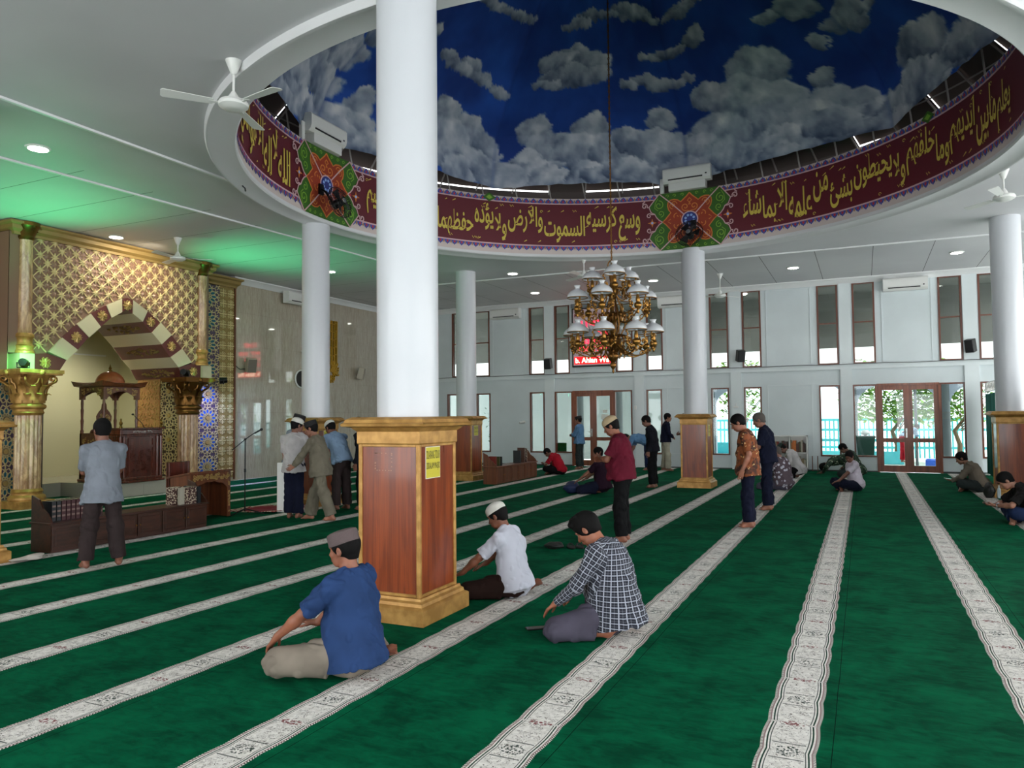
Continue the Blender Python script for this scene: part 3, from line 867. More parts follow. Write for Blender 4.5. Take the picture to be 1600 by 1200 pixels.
blue = np.array([8, 52, 132])+(np.array([26, 84, 180])-np.array([8, 52, 132]))*np.clip((bn-.3)*2.2, 0, 1)
crease = np.exp(-(np.minimum(A % 45, 45-(A % 45))/.5)**2)[..., None]*.25
colr = blue*(1-cov[..., None])+cl_*cov[..., None]
colr = colr*(1-crease)+np.array([10, 40, 110])*crease
c01 = colr/255.0; c01 = np.where(c01 <= .04045, c01/12.92, ((c01+.055)/1.055)**2.4)
ca = me.color_attributes.new(name='mural', type='FLOAT_COLOR', domain='POINT')
buf = np.ones((NA*NS, 4), np.float32); buf[:, :3] = c01.reshape(-1, 3); ca.data.foreach_set('color', buf.ravel())
me.shade_smooth()
mDOME = Mat('painted_dome_cloth', (20, 60, 140), 0.8)
an = mDOME.node('ShaderNodeVertexColor'); an.layer_name = 'mural'; mDOME.color(an.outputs[0])
me.materials.append(mDOME.m)
dome = bpy.data.objects.new('ceiling_dome', me); COL.objects.link(dome); struct(dome)
# roof space seen through the slit under the cloth, plus an unseen sun-blocking shell
mDUSK = Mat('dark_roof_sheet', (112, 102, 98), 0.6)
mBATT = Mat('pale_roof_batten', (190, 186, 182), 0.5)
rfm = MB()
for i in range(96):
    a0, a1 = 2*pi*i/96, 2*pi*(i+1)/96
    ze = 7.395 if random.Random(i//2*7+3).random() < .42 else 7.435
    rfm.add([ringpt(RR+.30, a0, RZ1-.02), ringpt(9.0, a0, RZ1-.02), ringpt(9.0, a1, RZ1-.02), ringpt(RR+.30, a1, RZ1-.02)], [(0, 1, 2, 3)])
    rfm.add([ringpt(7.3, a0, RZ1-.02), ringpt(7.3, a0, 7.40), ringpt(7.3, a1, 7.40), ringpt(7.3, a1, RZ1-.02)], [(0, 1, 2, 3)])
    rfm.add([ringpt(6.05, a0, 8.35), ringpt(7.3, a0, ze), ringpt(7.3, a1, ze), ringpt(6.05, a1, 8.35)], [(0, 1, 2, 3)])
for (r0, z0), (r1, z1) in zip([(6.05, 8.35), (5.2, 9.2), (4.0, 9.9), (2.2, 10.7)], [(5.2, 9.2), (4.0, 9.9), (2.2, 10.7), (.02, 11.1)]):  # outer shell over the dome, out of view, added to shut out the sun
    for i in range(48):
        a0, a1 = 2*pi*i/48, 2*pi*(i+1)/48
        rfm.add([ringpt(r1, a0, z1), ringpt(r0, a0, z0), ringpt(r0, a1, z0), ringpt(r1, a1, z1)], [(0, 1, 2, 3)])
struct(rfm.build('trim_11', mDUSK, smooth=False))
tb = MB()
for i in range(48):
    a = 2*pi*i/48
    tb.tube([ringpt(6.1, a, 8.22), ringpt(7.25, a, 7.32)], .02, 6)
    b = a+2*pi/48; tb.tube([ringpt(6.5, a, 6.75), ringpt(6.55, a+.03, 7.85)], .018, 6)
for r, z in ((6.4, 7.95), (6.8, 7.62)): tb.tube([ringpt(r, 2*pi*i/96, z) for i in range(96)], .018, 6, closed=True)
struct(tb.build('trim_12', mBATT))
# ================= mihrab =================
mMAUVE = Mat('mauve_lattice_ground', (134, 102, 84), 0.5)
mCREAMW = Mat('niche_paint', (206, 202, 166), 0.6)
mCREAMB = Mat('cream_voussoir_paint', (206, 196, 162), 0.35)
mDARKB = Mat('oxblood_voussoir_paint', (98, 46, 42), 0.35)
mSHAFT = Mat('brown_veined_stone', (176, 128, 94), 0.25, coat=0.3)
_p = mSHAFT.pos(); _n = mSHAFT.noise(mSHAFT.vec(_p[0]*3.0, _p[1]*3.0, _p[2]*1.0), 2.6, 6, .7, 1.0)
mSHAFT.color(mSHAFT.mix(_n.ss(.36, .66), (150, 110, 78), (210, 172, 128)))
mTEAL = Mat('teal_panel', (20, 92, 116), 0.3)
mBLUEP2 = Mat('cobalt_panel', (44, 92, 190), 0.3)
mPLUM = Mat('plum_panel', (84, 66, 92), 0.4)
mAMBER = Mat('amber_wood_panel', (188, 136, 82), 0.4)
mBROWNG = Mat('dark_brown_ground', (62, 44, 34), 0.4)
mGOLDG = Mat('old_gold_ground', (150, 124, 72), 0.45, 0.2)
mSTEP = Mat('platform_stone', (176, 172, 158), 0.25)
_p = mSTEP.pos(); mSTEP.color(mSTEP.mix(((_p[1]+30).mod(0.6)).lt(.006).max(mSTEP.noise(_p[3], 120, 2).gt(.62)*.5), (182, 178, 164), (140, 136, 126)))
YC = 11.1; XF = -14.4; XB = -16.0
INN = [(0, 4.02), (.13, 3.95), (.38, 3.80), (.62, 3.58), (.88, 3.34), (1.12, 3.06), (1.35, 2.84), (1.5, 2.60)]
OUT = [(0, 4.27), (.14, 4.24), (.50, 4.05), (.85, 3.83), (1.15, 3.58), (1.45, 3.28), (1.72, 2.98), (1.78, 2.92)]
def outer_z(y):
    d = abs(y-YC)
    for (a, z0), (b, z1) in zip(OUT, OUT[1:]):
        if d <= b: return z0+(z1-z0)*(d-a)/(b-a)
    return 2.92
FX = lambda x: (lambda u, v, h: (x+h, u, v))          # plane facing +X
mi_root = thing('mihrab', 'tall gilded prayer niche front with pointed arch on the left wall', 'prayer niche', (XQ+.0, YC, 0))
def loc(mb):   # world -> mihrab local
    return mb.xf(lambda x, y, z: (x-XQ, y-YC, z))
Y0, Y1, ZT = 8.62, 13.36, 5.22
m = MB(); ys = [Y0+(Y1-Y0)*i/60 for i in range(61)]
for a, b in zip(ys, ys[1:]):
    za, zb = outer_z(a), outer_z(b)
    vs = [(XF-.03, a, za), (XF-.03, b, zb), (XF-.03, b, ZT), (XF-.03, a, ZT)]
    m.add(vs, [(0, 1, 2, 3)])
m.box(XQ-.1, XF-.03, Y0, Y0+.01, 2.6, ZT); m.box(XQ-.1, XF-.03, Y1-.01, Y1, 2.6, ZT); m.box(XQ-.1, XF-.03, Y0, Y1, ZT-.01, ZT)
m.box(XQ-.1, XF-.03, Y0, YC-1.6, 2.58, 2.6); m.box(XQ-.1, XF-.03, YC+1.6, Y1, 2.58, 2.6)
loc(m).build('lattice_ground', mMAUVE, mi_root, smooth=False)
def lattice(y0, y1, z0, z1, xf, p, keep):
    m = MB(); f = FX(xf); q = p
    ny = int((y1-y0)/p)+1; nz = int((z1-z0)/q)+2
    for i in range(ny*2+1):
        for j in range(nz*2+1):
            if (i+j) % 2: continue
            y = y0+i*p/2; z = z0+j*q/2
            for dy in (p/2, -p/2):
                b = (y+dy, z+q/2)
                if min(y, b[0]) < y0-.01 or max(y, b[0]) > y1+.01 or b[1] > z1 or not keep((y+b[0])/2, (z+b[1])/2): continue
                stroke(m, f, [(y, z), b], .018, .022)
            if y0 < y < y1 and z < z1 and keep(y, z):
                st = []
                for k in range(16):
                    r = .092 if k % 2 == 0 else .042
                    st.append((y+r*cos(k*pi/8), z+r*sin(k*pi/8)))
                c = len(m.v); vs = [f(y, z, .05)]+[f(u, v, .024) for u, v in st]+[f(u, v, .0) for u, v in st]
                m.add(vs, [(0, k+1, (k+1) % 16+1) for k in range(16)]+[(k+1, 17+k, 17+(k+1) % 16, (k+1) % 16+1) for k in range(16)])
            # boss in the middle of each diamond
            zz_ = z+q/2
            if y0 < y < y1 and zz_ < z1 and keep(y, zz_):
                m.add([f(y, zz_, .03)]+[f(y+.05*cos(k*pi/4), zz_+.05*sin(k*pi/4), .0) for k in range(8)], [(0, k+1, (k+1) % 8+1) for k in range(8)], 1)
    return m
mBOSS = Mat('mauve_boss', (150, 118, 98), 0.35)
m = lattice(9.06, 12.98, 2.97, ZT, XF-.03, .29, lambda y, z: z > outer_z(y)+.04)
loc(m).build('lattice', [mLGOLD, mBOSS], mi_root, smooth=False)
# left bay lattice
m = MB(); m.box(XQ-.1, -14.86, 6.9, Y0, 2.6, 5.16); loc(m).build('side_bay_ground', mMAUVE, mi_root, smooth=False)
m = lattice(7.0, 8.55, 2.97, 5.1, -14.86, .29, lambda y, z: True); loc(m).build('side_bay_lattice', [mLGOLD, mBOSS], mi_root, smooth=False)
# gold cornices
def gcornice(y0, y1, xw, xf, z0=5.16, ret=True):
    m = MB(); pr = [(0, z0), (.03, z0), (.04, z0+.05), (.10, z0+.10), (.11, z0+.17), (.16, z0+.2), (.16, z0+.24), (0, z0+.24)]
    K = len(pr)
    path = [(xw, y0, -1), (xf, y0, -1), (xf, y1, 1), (xw, y1, 1)]
    vs = []
    for i, (x, y, s) in enumerate(path):
        for d, z in pr: vs.append((x+(d if i in (1, 2) else 0), y+s*d, z))
    m.add(vs, [(i*K+j, (i+1)*K+j, (i+1)*K+(j+1) % K, i*K+(j+1) % K) for i in range(3) for j in range(K)])
    m.box(xw, xf, y0, y1, z0+.001, z0+.239)
    return loc(m)
gcornice(8.7, Y1, XQ, XF).build('cornice', mGOLDG, mi_root, smooth=False)
gcornice(6.9, 8.7, XQ, -14.86, 5.1).build('cornice', mGOLDG, mi_root, smooth=False)
gcornice(Y1, 14.85, XQ, -15.08, 5.1).build('cornice', mGOLDG, mi_root, smooth=False)
m = MB(); f = FX(XF+.06)
for i in range(26):
    y = 9.15+i*.155; stroke(m, f, spiral((y, 5.285), .05, .012, 0 if i % 2 else pi, 1.1, 10), .012, .012)
loc(m).build('cornice_scrolls', mLGOLD, mi_root, smooth=False)
# arch: alternating blocks running through the whole depth
for s in (1, -1):
    for k in range(0, 7):
        if k == 0 and s == -1: continue
        if k == 0:
            poly = [(-.13, 3.95), (0, 4.02), (.13, 3.95), (.14, 4.24), (0, 4.28), (-.14, 4.24)]; mat = mDARKB
            P = [(YC+u, v) for u, v in poly]
        else:
            a, b = INN[k], INN[k+1]; c, d = OUT[k+1], OUT[k]
            mat = mCREAMB if k % 2 == 1 else mDARKB
            poly = [a, b, c, d] if k < 6 else [(1.35, 2.84), (1.5, 2.60), (2.02, 2.60), (2.02, 2.92), (1.74, 2.95)]
            P = [(YC+s*u, v) for u, v in poly]
            if s < 0: P = P[::-1]
        dark = mat is mDARKB
        m = MB(); m.prism(P, XB, XF+(.0 if dark else .02), lambda u, v, h: (h, u, v))
        if k == 0: m.f = m.f
        blk = loc(m).build('voussoir', mat, mi_root, smooth=False)
        if dark:
            cy = sum(p[0] for p in P)/len(P); cz = sum(p[1] for p in P)/len(P)
            if k == 6: cy = YC+s*1.78; cz = 2.76
            ang = {0: 0, 2: .68, 4: .80, 6: 0}.get(k, 0)*s*-1
            m = MB(); g = FX(XF)
            R_ = lambda u, v: (cy+u*cos(ang)-v*sin(ang), cz+u*sin(ang)+v*cos(ang))
            for q in range(8):
                t_ = q*pi/4+(pi/8 if k == 0 else 0); rr_ = .125 if q % 2 else .10
                tip = R_(rr_*cos(t_), rr_*sin(t_)); l = R_(.055*cos(t_+.42), .055*sin(t_+.42)); r = R_(.055*cos(t_-.42), .055*sin(t_-.42)); o = R_(0, 0)
                m.add([g(*o, .05), g(*l, .012), g(*tip, .03), g(*r, .012), g(*o, 0)], [(0, 3, 2), (0, 2, 1), (4, 2, 3), (4, 1, 2)])
                stroke(m, g, [R_(x_, y_) for x_, y_ in spiral((.085*cos(t_+.39), .085*sin(t_+.39)), .026, .008, t_, 1.0, 7)], .012, .02)
            loc(m).build('carved_flower', mDGOLD, blk, smooth=False)
            if k in (2, 4, 6) and s == 1:
                # long carved lozenge on the soffit of the arch
                a, b = INN[k], INN[k+1]
                cy2, cz2 = YC+(a[0]+b[0])/2, (a[1]+b[1])/2
                dv = Vector((0, b[0]-a[0], b[1]-a[1])).normalized(); nv = Vector((0, -dv.z, dv.y))
                if nv.y > 0: nv = -nv
                m = MB(); rg_ = random.Random(k)
                h2 = lambda x_, w_, e: tuple(Vector((x_, cy2, cz2))+dv*w_+nv*e)
                for q in range(46):
                    x_ = rg_.uniform(-.52, .52); w_ = rg_.uniform(-1, 1)*.13*(1-abs(x_)/.56)
                    m.add([h2(-15.15+x_+.045*cos(j*pi/3+q), w_+.03*sin(j*pi/3+q), .004) for j in range(6)]+[h2(-15.15+x_, w_, .032)], [(j, (j+1) % 6, 6) for j in range(6)]+[((j+1) % 6, j, 6) for j in range(6)])
                loc(m).build('carved_lozenge', mDGOLD, blk, smooth=False)
# cream end blocks of the band with upper columns
for s in (1, -1):
    ya, yb = (13.12-.02, 13.36+.02) if s > 0 else (8.80, 9.08)
    m = MB(); m.box(XQ, XF+.06, ya, yb, 2.60, 2.92); loc(m).build('corner_block', mCREAMB, mi_root, smooth=False)
m = MB(); m.box(XQ, XF-.3, 8.05, 8.8, 2.60, 2.92); loc(m).build('side_block', mCREAMB, mi_root, smooth=False)
for yy in (8.93, 13.13):
    m = MB(); m.lathe([(.145, 3.28), (.125, 3.32), (.12, 3.4), (.115, 5.05), (.125, 5.07), (.125, 5.1)], 20, (XF-.02, yy, 0))
    loc(m).build('upper_shaft', mSHAFT, mi_root)
    m = MB(); m.lathe([(.17, 2.92), (.17, 2.96), (.15, 2.98), (.15, 3.03), (.165, 3.06), (.14, 3.08), (.13, 3.12), (.14, 3.2), (.165, 3.23), (.16, 3.27), (.14, 3.3)], 20, (XF-.02, yy, 0))
    loc(m).build('upper_base', mGOLD, mi_root)
    m = MB(); m.lathe([(.125, 5.08), (.15, 5.12), (.14, 5.16), (.20, 5.3), (.24, 5.34), (.24, 5.41)], 16, (XF-.02, yy, 0))
    for k in range(8):
        a = k*pi/4
        m.tube([(XF-.02+(.2+.05*cos(t))*cos(a), yy+(.2+.05*cos(t))*sin(a), 5.3+.05*sin(t)) for t in [i*pi/4 for i in range(7)]], .014, 5)
    loc(m).build('upper_capital', mBRASSD, mi_root)
# big columns with leafy capitals
def leafcol(mi_, yy):
    cx = XF+.02
    m = MB(); m.box(cx-.33, cx+.33, yy-.33, yy+.33, 0, .14); m.lathe([(.31, .14), (.32, .18), (.30, .23), (.26, .25), (.255, .28), (.27, .31), (.25, .34), (.235, .36)], 28, (cx, yy, 0))
    loc(m).build('column_base', mGOLD, mi_root, ang=50)
    m = MB(); n = 80; vs = []
    prof = [(.225, .34), (.225, 1.72), (.215, 1.78)]
    for r, z in prof:
        for i in range(n):
            a = 2*pi*i/n; fl_ = -.022*max(0, cos(a*16))**.6 if cos(a*16) > 0 else 0
            vs.append((cx+(r+fl_)*cos(a), yy+(r+fl_)*sin(a), z))
    m.add(vs, [(k*n+i, k*n+(i+1) % n, (k+1)*n+(i+1) % n, (k+1)*n+i) for k in range(2) for i in range(n)])
    loc(m).build('fluted_shaft', mSHAFT, mi_root)
    m = MB(); m.lathe([(.225, 1.74), (.25, 1.76), (.27, 1.79), (.25, 1.82), (.25, 1.85), (.285, 1.87), (.30, 1.90), (.29, 1.94), (.25, 1.96), (.24, 2.0), (.25, 2.2), (.30, 2.38), (.40, 2.50)], 32, (cx, yy, 0))
    m.box(cx-.40, cx+.40, yy-.40, yy+.40, 2.50, 2.53); m.box(cx-.42, cx+.42, yy-.42, yy+.42, 2.53, 2.60)
    for tier, (zb, zt, rb, nn, off) in enumerate(((1.97, 2.18, .255, 10, 0), (2.02, 2.34, .265, 10, pi/10))):
        for k in range(nn):
            a = off+2*pi*k/nn; w0 = .075
            rows = []
            for t in range(6):
                u = t/5; z = zb+(zt-zb)*min(1, u*1.12)-(.05 if u == 1 else 0); r = rb+.02+.02*u+(.09*max(0, u-.55)/.45)
                w = w0*(1-.25*u)*(1+.18*(t % 2)); rows.append((r, z, w if t < 5 else .02))
            vs = []
            for r, z, w in rows:
                for sgn, e in ((-1, -.012), (0, .012), (1, -.012)):
                    aa = a+sgn*w/r; vs.append((cx+(r+e)*cos(aa), yy+(r+e)*sin(aa), z))
            fs = []
            for t in range(5):
                for q in range(2): fs.append((t*3+q, t*3+q+1, (t+1)*3+q+1, (t+1)*3+q))
            m.add(vs, fs); m.add([(x, y, z) for x, y, z in vs], [g[::-1] for g in fs])
    for k in range(4):
        a = pi/4+k*pi/2
        for sg in (-1, 1):
            b = a+sg*.34
            pts = [(cx+.29*cos(b), yy+.29*sin(b), 2.26)]
            for i in range(13):
                t = i/12; ang = -pi/2+2.4*pi*t; r = .075*(1-.75*t)
                rad = .40+r*cos(ang); bb = a+sg*.10*(1-t*.2)
                pts.append((cx+rad*cos(bb), yy+rad*sin(bb), 2.43+r*sin(ang)))
            m.tube(pts, .02, 6)
    for k in range(4):
        a = k*pi/2
        for sg in (-1, 1):
            m.tube([(cx+(.30+.05*t)*cos(a+sg*(.28-.2*t)), yy+(.30+.05*t)*sin(a+sg*(.28-.2*t)), 2.24+.2*t+.03*sin(6*t)) for t in [i/8 for i in range(9)]], .016, 5)
        m.ball((cx+.40*cos(a), yy+.40*sin(a), 2.54), .06, 10)
    loc(m).build('leaf_capital', mBRASSD if mi_ else mGOLD, mi_root, ang=60)
leafcol(0, 9.0); leafcol(1, 12.72)
# girih panels
def girih(m, f, u0, u1, v0, v1, p=.62, w=.016, mi=0, h=.016):
    nu = max(1, round((u1-u0)/p)); pu = (u1-u0)/nu; nv = max(1, round((v1-v0)/p)); pv = (v1-v0)/nv
    cl = lambda q: (min(u1, max(u0, q[0])), min(v1, max(v0, q[1])))
    for i in range(nu):
        for j in range(nv):
            c = (u0+(i+.5)*pu, v0+(j+.5)*pv); Ra, Rb = pu*.5, pv*.5
            E = lambda k, r: (c[0]+Ra*r*cos(k*pi/6), c[1]+Rb*r*sin(k*pi/6))
            for k in range(12):
                # petals round the hub, then a star ring, then links to the tile edge
                for a, b in (((k, .34), (k+.5, .46)), ((k+1, .34), (k+.5, .46)), ((k+.5, .46), (k+.38, .66)), ((k+.5, .46), (k+.62, .66)), ((k+.38, .66), (k+.0, .80)), ((k+.62, .66), (k+1.0, .80)), ((k, .80), (k+.5, .98)), ((k+1, .80), (k+.5, .98)), ((k, .80), (k, 1.0)), ((k, .22), (k+.5, .30)), ((k+1, .22), (k+.5, .30)), ((k, .22), (k, .34))):
                    stroke(m, f, [E(*a), E(*b)], w, h, mi)
            for sx, sy in ((-1, -1), (-1, 1), (1, -1), (1, 1)):
                q = lambda a, b: (c[0]+sx*Ra*a, c[1]+sy*Rb*b)
                for a, b in ((q(.62, .80), q(.78, .88)), (q(.78, .88), q(.72, 1)), (q(.80, .62), (q(.88, .78))), (q(.88, .78), q(1, .72)), (q(.78, .88), q(.92, .92)), (q(.88, .78), q(.92, .92)), (q(.92, .92), q(1, 1))):
                    stroke(m, f, [a, b], w, h, mi)
            m.prism([(c[0]+Ra*.17*cos(k*pi/6), c[1]+Rb*.17*sin(k*pi/6)) for k in range(12)], 0, h*2, f, 2)
    for j in range(0, 1): pass
def girih_cells(m, f, u0, u1, v0, v1, p, mats=(1, 3)):
    nu = max(1, round((u1-u0)/p)); pu = (u1-u0)/nu; nv = max(1, round((v1-v0)/p)); pv = (v1-v0)/nv
    for i in range(nu):
        for j in range(nv):
            c = (u0+(i+.5)*pu, v0+(j+.5)*pv); Ra, Rb = pu*.5, pv*.5
            E = lambda k, r: (c[0]+Ra*r*cos(k*pi/6), c[1]+Rb*r*sin(k*pi/6))
            for k in range(12):
                P_ = [E(k, .36), E(k+.45, .48), E(k+.36, .66), E(k, .78), E(k-.36, .66), E(k-.45, .48)]
                m.prism(P_, 0, .004, f, mats[0])
def star_panel(name, f, u0, u1, v0, v1, p, ground):
    m = MB(); girih(m, f, u0, u1, v0, v1, p, .018, 0); girih_cells(m, f, u0, u1, v0, v1, p)
    m.prism([(u0, v0), (u1, v0), (u1, v1), (u0, v1)], -.02, -.001, f, 3)
    return loc(m).build(name, [mLGOLD, ground, mDGOLD, mPLUM], mi_root, smooth=False)
star_panel('star_panel', FX(-15.08), 12.86, 14.30, .12, 2.58, .66, mBLUEP2)
star_panel('star_panel', FX(-15.06), 13.38, 14.30, 2.6, 5.08, .62, mTEAL)
star_panel('star_panel', FX(-15.08), 7.0, 9.3, .12, 2.58, .60, mTEAL)
fj = lambda u, v, h: (u, 12.66-h, v)
star_panel('jamb_star_panel', lambda u, v, h: (-u, 12.66-h, v), 14.62, 15.22, .30, 2.58, .60, mBROWNG)
m = MB(); g = lambda u, v, h: (-u, 12.66-h, v)
m.prism([(15.22, .3), (15.98, .3), (15.98, 2.6), (15.22, 2.6)], 0, .03, g, 0)
rg_ = random.Random(3)
for i in range(3):
    for j in range(9):
        cu, cv = 15.34+i*.25, .45+j*.25
        for k in range(6):
            a = k*pi/3+(i+j)*.5
            stroke(m, g, [(cu+.03*cos(a), cv+.03*sin(a)), (cu+.10*cos(a+.5), cv+.10*sin(a+.5)), (cu+.13*cos(a), cv+.13*sin(a))], .016, .015, 1, .03)
loc(m).build('amber_jamb_panel', [mAMBER, mDGOLD], mi_root, smooth=False)
m = MB(); m.box(XB, -14.6, 12.66, 12.86, 0, 2.6); m.box(XB, -15.08, 12.86, 13.3, 0, 2.6); m.box(XB, XF-.3, 9.3, 9.5, 0, 2.6)
loc(m).build('jamb_wall', mBROWNG, mi_root, smooth=False)
m = MB(); m.box(XB, XF-.03, 8.9, 9.6, 2.58, 2.6)
# gold cross-pattern strip
m = MB(); f = FX(-15.09)
m.prism([(14.30, .1), (14.83, .1), (14.83, 5.1), (14.30, 5.1)], -.02, .0, f, 0)
for j in range(18):
    cv = .25+j*.275; cu = 14.565
    for du in (-.13, .13):
        c_ = (cu+du, cv)
        for k in range(4):
            a = k*pi/2
            t_ = (c_[0]+.115*cos(a), c_[1]+.115*sin(a))
            stroke(m, f, [c_, t_], .03, .02, 1)
            for sg in (-1, 1):
                stroke(m, f, [(c_[0]+.05*cos(a)+sg*.035*sin(a), c_[1]+.05*sin(a)-sg*.035*cos(a)), (c_[0]+.095*cos(a)+sg*.06*sin(a), c_[1]+.095*sin(a)-sg*.06*cos(a)), (c_[0]+.06*cos(a)+sg*.09*sin(a), c_[1]+.06*sin(a)-sg*.09*cos(a))], .016, .014, 1)
stroke(m, f, [(14.845, .05), (14.845, 5.1)], .05, .03, 2)
loc(m).build('gold_cross_strip', [mGOLDG, mLGOLD, mMIDW], mi_root, smooth=False)
# niche room behind the arch
nb = MB()
A_, B_, XN = 9.0, 13.3, -17.55
nb.box(XN-.1, XN, A_-.1, B_+.1, 0, 4.6); nb.box(XN, XB+.0, A_-.1, A_, 0, 4.6); nb.box(XN, XB, B_, B_+.1, 0, 4.6); nb.box(XN, XB, A_, B_, 4.5, 4.6)
# wall above the arch at the back of the reveal
for a, b in zip(ys, ys[1:]):
    def inz(y):
        d = abs(y-YC)
        for (p0, z0), (p1, z1) in zip(INN, INN[1:]):
            if d <= p1: return z0+(z1-z0)*(d-p0)/(p1-p0)
        return 0.0 if d > 1.56 else 2.6
    if b < A_ or a > B_: continue
    za, zb = inz(a), inz(b)
    nb.add([(XB-.01, a, za), (XB-.01, b, zb), (XB-.01, b, 4.5), (XB-.01, a, 4.5)], [(3, 2, 1, 0)])
o = nb.build('wall_niche', mCREAMW, smooth=False); struct(o)
m = MB(); m.tube([(XN+.03, 9.6, 3.25), (XN+.03, 12.9, 3.27)], .02, 6); o = m.build('niche_rail', mPLASTIC); tag(o, 'thin white pipe across the cream wall inside the arched niche', 'pipe')
# platform
m = MB(); m.box(XN, -14.2, 10.6, 12.64, 0, .295); m.box(XN, -15.75, 9.02, 10.58, 0, .295)
m.box(-14.22, -14.185, 10.59, 12.65, .25, .30); struct(m.build('floor_platform', mSTEP, smooth=False))

# pulpit with domed canopy
def carved(m, f, u0, u1, v0, v1, n, seed, r=.03, mi=0):
    g_ = random.Random(seed)
    for i in range(n):
        u = g_.uniform(u0+r, u1-r); v = g_.uniform(v0+r, v1-r)
        stroke(m, f, spiral((u, v), r*g_.uniform(.7, 1.2), r*.2, g_.uniform(0, 6), g_.choice([-1, 1]), 7), r*.35, .008, mi)
pl = thing('pulpit', 'carved wooden pulpit with a domed canopy on four posts inside the niche', 'pulpit', (-15.13, 11.26, .30))
hx, hy = .38, .43
m = MB(); m.bbox(-hx-.03, hx+.03, -hy-.03, hy+.03, 0, .06, .01); m.box(-hx, hx, -hy, -hy+.05, .06, 1.05); m.box(-hx, -hx+.05, -hy, hy, .06, 1.05); m.box(-hx, hx, hy-.05, hy, .06, 1.05)
m.box(-hx+.05, hx-.02, -hy+.05, hy-.05, .06, .5)
for z0, z1 in ((.12, .5), (.56, .98)): m.bbox(-hx+.08, hx-.08, -hy-.015, -hy, z0, z1, .006)
m.build('pulpit_body', mMIDW, pl, smooth=False)
m = MB(); carved(m, lambda u, v, h: (u, -hy-.015-h, v), -hx+.1, hx-.1, .58, .96, 26, 1); m.build('carving', mDGOLD, pl, smooth=False)
for sx in (-1, 1):
    for sy in (-1, 1):
        m = MB(); x, y = sx*(hx-.03), sy*(hy-.03)
        m.lathe([(.035, 1.05), (.038, 1.1), (.025, 1.13), (.03, 1.25), (.036, 1.32), (.025, 1.37), (.028, 1.45), (.034, 1.55), (.025, 1.6), (.03, 1.7), (.026, 1.78)], 10, (x, y, 0))
        m.box(x-.045, x+.045, y-.045, y+.045, 1.78, 2.06); m.build('canopy_post', mMIDW, pl)
m = MB(); hx2, hy2 = hx+.0, hy+.0
for (a, b, c, d, e) in ((-hx, hx, -hy, 1, 0), (-hx, hx, hy, 1, 0), (-hy, hy, -hx, 0, 1), (-hy, hy, hx, 0, 1)):
    g = (lambda u, v, h, c=c: (u, c+h, v)) if d else (lambda u, v, h, c=c: (c+h, u, v))
    P_ = [(a, 2.05)]+[(a, 1.80)]
    nn = 16
    for i in range(nn+1):
        t = i/nn; u = a+.05+(b-a-.1)*t; arch_ = .19*abs(sin(pi*t))**.7-.015*abs(sin(t*pi*7)); P_.append((u, 1.78+arch_))
    P_ += [(b, 1.80), (b, 2.05)]
    # strip-wise so that the scalloped edge triangulates cleanly
    for (p0, p1) in zip(P_[1:], P_[2:-0 or None]):
        if p1[0] <= p0[0]: continue
        m.prism([(p0[0], p0[1]), (p1[0], p1[1]), (p1[0], 2.05), (p0[0], 2.05)], -.012, .012, g)
m.build('canopy_valance', mMIDW, pl, smooth=False)
m = MB()
for (lo_, hi_, c, d) in ((-hx, hx, -hy-.012, 1), (-hy, hy, hx+.012, 0)):
    g = (lambda u, v, h, c=c: (u, c-h, v)) if d else (lambda u, v, h, c=c: (c+h, u, v))
    carved(m, g, lo_+.04, hi_-.04, 1.95, 2.04, 22, 5, .02); carved(m, g, lo_+.04, lo_+.2, 1.85, 2.0, 10, 6, .02); carved(m, g, hi_-.2, hi_-.04, 1.85, 2.0, 10, 7, .02)
m.build('canopy_carving', mDGOLD, pl, smooth=False)
m = MB(); n_ = 32; vs = []
for lvl, (e, z) in enumerate(((.0, 2.05), (.06, 2.07), (.10, 2.12), (.0, 2.15))):
    for i in range(n_):
        s = i/n_*4; k = int(s); t = s-k; c4 = [(-1, -1), (1, -1), (1, 1), (-1, 1)]
        a, b = c4[k], c4[(k+1) % 4]; u = a[0]+(b[0]-a[0])*t; v = a[1]+(b[1]-a[1])*t
        up = (.05*abs(t-.5)*2+.03*cos(t*2*pi*1)) if lvl in (2,) else 0
        vs.append((u*(hx+.03+e), v*(hy+.03+e), z+up*.8))
m.add(vs, [(l*n_+i, l*n_+(i+1) % n_, (l+1)*n_+(i+1) % n_, (l+1)*n_+i) for l in range(3) for i in range(n_)]+[tuple(range(n_))[::-1], tuple(3*n_+i for i in range(n_))])
m.build('canopy_cornice', mMIDW, pl)
m = MB(); m.lathe([(.30, 2.12)]+[(.30*cos(t*pi/2*.97), 2.13+.29*sin(t*pi/2*.97)) for t in [i/10 for i in range(11)]], 28); m.build('canopy_dome', mDOMEW, pl)
m = MB(); m.lathe([(.05, 2.41), (.045, 2.43), (.02, 2.45), (.035, 2.48), (.02, 2.51), (.012, 2.53), (.003, 2.57)], 12); m.build('finial', mBRASS, pl)
m = MB()
bk = lambda u, v, h: (-.2+h, u, v)
out = [(-.33, 1.05), (-.30, 1.12), (-.2, 1.16), (-.12, 1.22), (-.17, 1.32), (-.18, 1.42), (-.12, 1.52), (-.06, 1.58), (-.05, 1.68), (0, 1.76)]
for (p0, p1) in zip(out, out[1:]):
    pass
prev = None
for u, v in out:
    if prev and v > prev[1]:
        m.prism([(prev[0], prev[1]), (-prev[0], prev[1]), (-u, v), (u, v)] if v < 1.75 else [(prev[0], prev[1]), (-prev[0], prev[1]), (0, v)], 0, .03, bk, 0)
    prev = (u, v)
